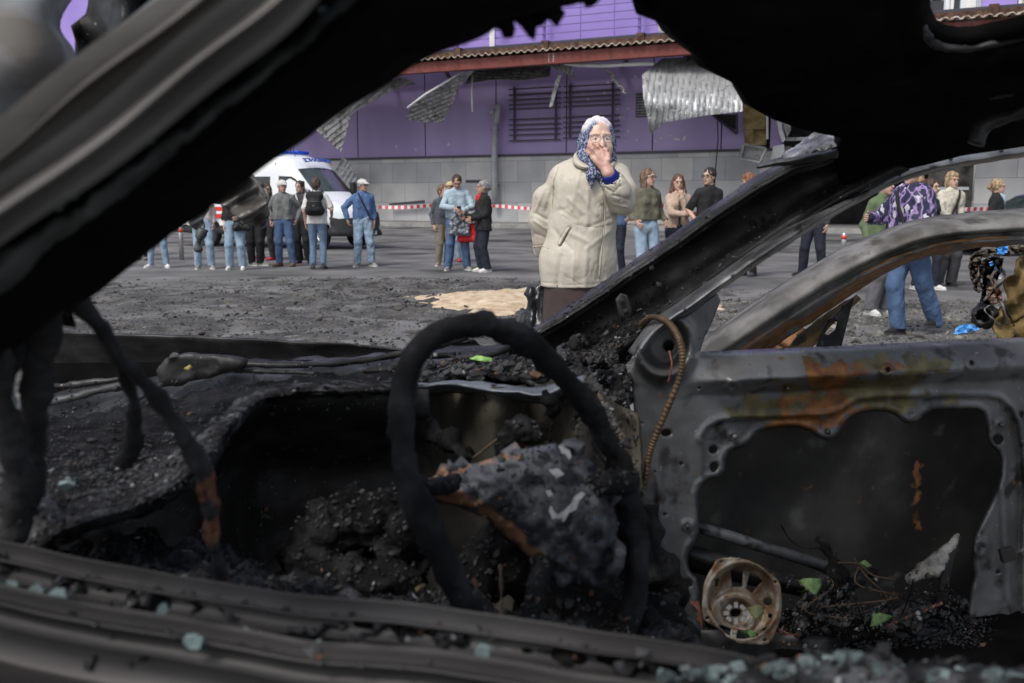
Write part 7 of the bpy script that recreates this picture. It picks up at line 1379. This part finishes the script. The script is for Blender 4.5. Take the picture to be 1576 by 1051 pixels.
a0(loft('roof_rail', [
    [(1060, 540, 4.35), (1120, 492, 4.32), (1200, 438, 4.28), (1280, 390, 4.24), (1350, 357, 4.20), (1420, 336, 4.18), (1500, 325, 4.18), (1660, 316, 4.2)],
    [(1064, 546, 4.12), (1126, 500, 4.10), (1206, 447, 4.06), (1288, 399, 4.02), (1358, 366, 4.0), (1424, 345, 3.98), (1502, 334, 3.98), (1660, 326, 4.0)],
    [(1070, 552, 4.02), (1140, 508, 4.0), (1220, 455, 3.97), (1300, 408, 3.94), (1370, 376, 3.92), (1434, 357, 3.90), (1510, 347, 3.90), (1660, 340, 3.92)],
    [(1088, 556, 4.0), (1156, 512, 3.98), (1236, 459, 3.96), (1312, 414, 3.93), (1376, 384, 3.91), (1440, 365, 3.89), (1514, 356, 3.89), (1660, 350, 3.91)],
    [(1092, 560, 4.06), (1160, 514, 4.04), (1238, 463, 4.02), (1314, 418, 4.0), (1378, 388, 3.98), (1442, 369, 3.96), (1516, 360, 3.96), (1660, 354, 3.98)],
    [(1110, 564, 4.04), (1170, 520, 4.02), (1250, 468, 4.0), (1322, 425, 3.97), (1384, 396, 3.95), (1446, 378, 3.93), (1518, 370, 3.93), (1660, 366, 3.95)]], M_w2, c2, n=100, sub=4, noi=.006, ns=5, thick=.01))
o = loft('window_reveal', [
    [(1110, 564, 4.04), (1170, 520, 4.02), (1250, 468, 4.0), (1322, 425, 3.97), (1384, 396, 3.95), (1446, 378, 3.93), (1518, 370, 3.93), (1660, 366, 3.95)],
    [(1118, 564, 4.2), (1180, 524, 4.18), (1262, 476, 4.16), (1330, 436, 4.13), (1390, 406, 4.1), (1450, 388, 4.08), (1520, 378, 4.08), (1660, 374, 4.1)],
    [(1180, 540, 4.24), (1230, 508, 4.22), (1290, 466, 4.2), (1345, 432, 4.18), (1395, 408, 4.15), (1450, 390, 4.12), (1520, 380, 4.12), (1660, 376, 4.15)]], M_w2, c2, n=80, sub=4, noi=.01, ns=7, thick=.01)
vv = np.array([tuple(p.co) for p in o.data.vertices]) + np.array(wloc(o)); attr(o, 'rust', np.clip(.55 + fbm(vv, 5, 3) * 2.2, 0, 1))
a0(loft('quarter_panel', [[(1196, 560, 4.3), (1225, 520, 4.3), (1256, 494, 4.3), (1290, 470, 4.28), (1318, 452, 4.25)], [(1215, 560, 4.22), (1252, 528, 4.22), (1276, 500, 4.22), (1300, 478, 4.2), (1324, 456, 4.18)]], M_ry, c2, n=24, sub=5, noi=.012, ns=10, thick=.01))
tri_o = [(1252, 560), (1258, 530), (1270, 500), (1292, 478), (1314, 458), (1308, 480), (1302, 505), (1296, 530), (1292, 560)]; tri_h = [(1269, 514), (1274, 500), (1282, 492), (1289, 496), (1286, 508), (1276, 516)]
a0(sheet('quarter_light', tri_o, [tri_h], 4, 4.2, M_pil, c2, thick=.01, noi=.004)[0])
a0(loft('front_wing', [[(1060, 548, 4.5), (1090, 532, 4.6), (1130, 520, 4.8)], [(1060, 600, 4.3), (1140, 600, 4.3), (1200, 560, 4.4)]], M_pil, c2, n=20, sub=4, thick=.01))
a0(sheet('door_shell', [(1070, 552), (1300, 548), (1660, 545), (1720, 700), (1700, 790), (1100, 800), (1060, 700)], [], 20, lambda x, y: 4.1 - .1 * np.sin((y - 550) / 250 * 3), M_w2, c2, thick=.02, noi=.02)[0])
m = MB()
for px, py in ((1158, 505), (1235, 505)): m.box(W(1196, 524, 5.2), (.28, .22, .12)); break
a0(bev(m.build('engine_cover', M_rs, c2), .03)); lump('engine_debris', [((1165, 512, 5.1), (1225, 508, 5.1), 9, 12), (1180, 520, 5.05, 10), (1215, 522, 5.05, 12)], M_rs, h=.012, noi=.02, ns=14, parent=c2)
m = MB(); m.tube([W(1235, 520, 5.2), W(1248, 520, 5.2)], .05, 12); m.build('strut_top', M_pil, c2, True)
# front end of a third wreck at far right
c3 = thing('burnt_car', (W(1560, 500, 6.8).x, 6.9, 0), 'smashed front end of a third burnt car with rusty yellow wing at far right', 'car')
def Y3(x, y): return 6.8 + .08 * np.sin(x / 9) + .002 * (x - 1500)
sheet('rusty_wing', [(1572, 392), (1640, 385), (1720, 400), (1720, 620), (1540, 620), (1530, 540), (1532, 510), (1542, 480), (1556, 430)], [], 5, lambda x, y: 6.6 + .03 * np.sin(y / 12) + .04 * np.sin((x + y) / 9), M_ry, c3, thick=.02, noi=.09, ns=9)
lump('torn_bumper', [((1498, 392, 6.7), (1540, 388, 6.7), 7, 9), ((1498, 395, 6.7), (1500, 440, 6.7), 9, 11), ((1500, 440, 6.7), (1520, 448, 6.7), 8, 6), ((1512, 400, 6.75), (1530, 430, 6.75), 12, 9)], nmat('bumper_tan', (.12, .10, .075), (.24, .21, .16), (.36, .33, .27), scale=7, rough=.8, bump=.5), c3, 'x' and .018 if 0 else M_ry) if 0 else None
M_tan = nmat('bumper_tan', (.08, .065, .05), (.16, .135, .105), (.27, .24, .20), scale=5, detail=8, rough=.8, bump=.3)
rn = random.Random(31)
def crumple(name, poly, Y, mat, amp, f=8, step=4, seed=0, thick=.006):
    V, Fc = cdt(poly, [], step); n_ = np.array([noise.fractal(Vector((x / f, y / f, seed)), .8, 2, 4) + .6 * abs(noise.noise(Vector((x / f * .6, y / f * .6, seed + 5)))) for x, y in V])
    o = mk(name, Wn(V[:, 0], V[:, 1], Y + n_ * amp), Fc, mat, c3, smooth=False); solid(o, thick); return o
crumple('torn_bumper', [(1492, 396), (1500, 388), (1516, 384), (1545, 378), (1576, 378), (1600, 384), (1576, 390), (1540, 392), (1512, 396), (1506, 402), (1494, 404)], 6.6, M_tan, .12, 7, 2.5)
crumple('torn_bumper', [(1493, 400), (1506, 398), (1516, 404), (1514, 420), (1508, 432), (1514, 440), (1508, 450), (1500, 448), (1494, 430), (1491, 412)], 6.65, M_tan, .22, 5, 2.2, 2)
crumple('inner_wing', [(1512, 400), (1530, 394), (1545, 398), (1540, 420), (1530, 440), (1526, 470), (1522, 496), (1512, 505), (1508, 470), (1512, 440)], 6.75, M_pil, .2, 6, 3, 3)
crumple('headlamp_shell', [(1519, 444), (1530, 440), (1542, 446), (1542, 466), (1528, 468), (1518, 456)], 6.6, nmat('scorched_orange', (.10, .06, .04), (.26, .15, .10), (.34, .26, .2), scale=8, rough=.8, bump=.3), .1, 7, 2.5, 4)
V, Fq = surfnet([('c', Wn(1515, 486, 6.66), Wn(1517, 486, 6.86), .072, .085), ('C', Wn(1514, 486, 6.55), Wn(1514, 486, 6.68), .05, .045)], .008, .01); V = V + vnorm(V, Fq) * (fbm(V, 20, 2) * .02)[:, None]; mk('lamp_ring', V, Fq, M_pil, c3, True)
for k in range(7):
    x = rn.uniform(1505, 1550); y = rn.uniform(400, 470); pxtube('bent_strut', [(x, y, 6.6), (x + rn.uniform(-10, 14), y + rn.uniform(8, 22), 6.55), (x + rn.uniform(-12, 20), y + rn.uniform(24, 46), 6.6)], rn.uniform(1, 2.2), (M_tan, M_pil, M_w2)[k % 3], c3, 14, 6, noi=.01, ns=20)
M_bl = nmat('blue_plastic', (.05, .25, .62), (.10, .36, .80), scale=12, rough=.35, bump=.5, bscale=30)
def scrap(pts, Y, label):
    V, Fc = cdt(pts, [], 3); Yv = Y + np.array([noise.noise(Vector((x / 6, y / 4, 1))) for x, y in V]) * .05; o = mk('blue_plastic', Wn(V[:, 0], V[:, 1], Yv), Fc, M_bl, smooth=False); solid(o, .004); return finish(o, label, 'plastic scrap')
scrap([(1535, 382), (1540, 378), (1551, 379), (1551, 388), (1540, 393), (1535, 391)], 6.5, 'blue plastic scrap caught on top of the third wreck'); scrap([(1522, 404), (1527, 402), (1529, 407), (1524, 410)], 6.5, 'tiny blue chip left on the front of the third wreck'); scrap([(1530, 412), (1533, 410), (1535, 414), (1531, 416)], 6.5, 'lowest tiny blue chip on the front of the third wreck')
scrap([(1466, 513), (1472, 504), (1484, 499), (1500, 500), (1508, 507), (1490, 511), (1472, 515)], 9.9, 'flat blue plastic sheet lying on the rubble behind the car door')
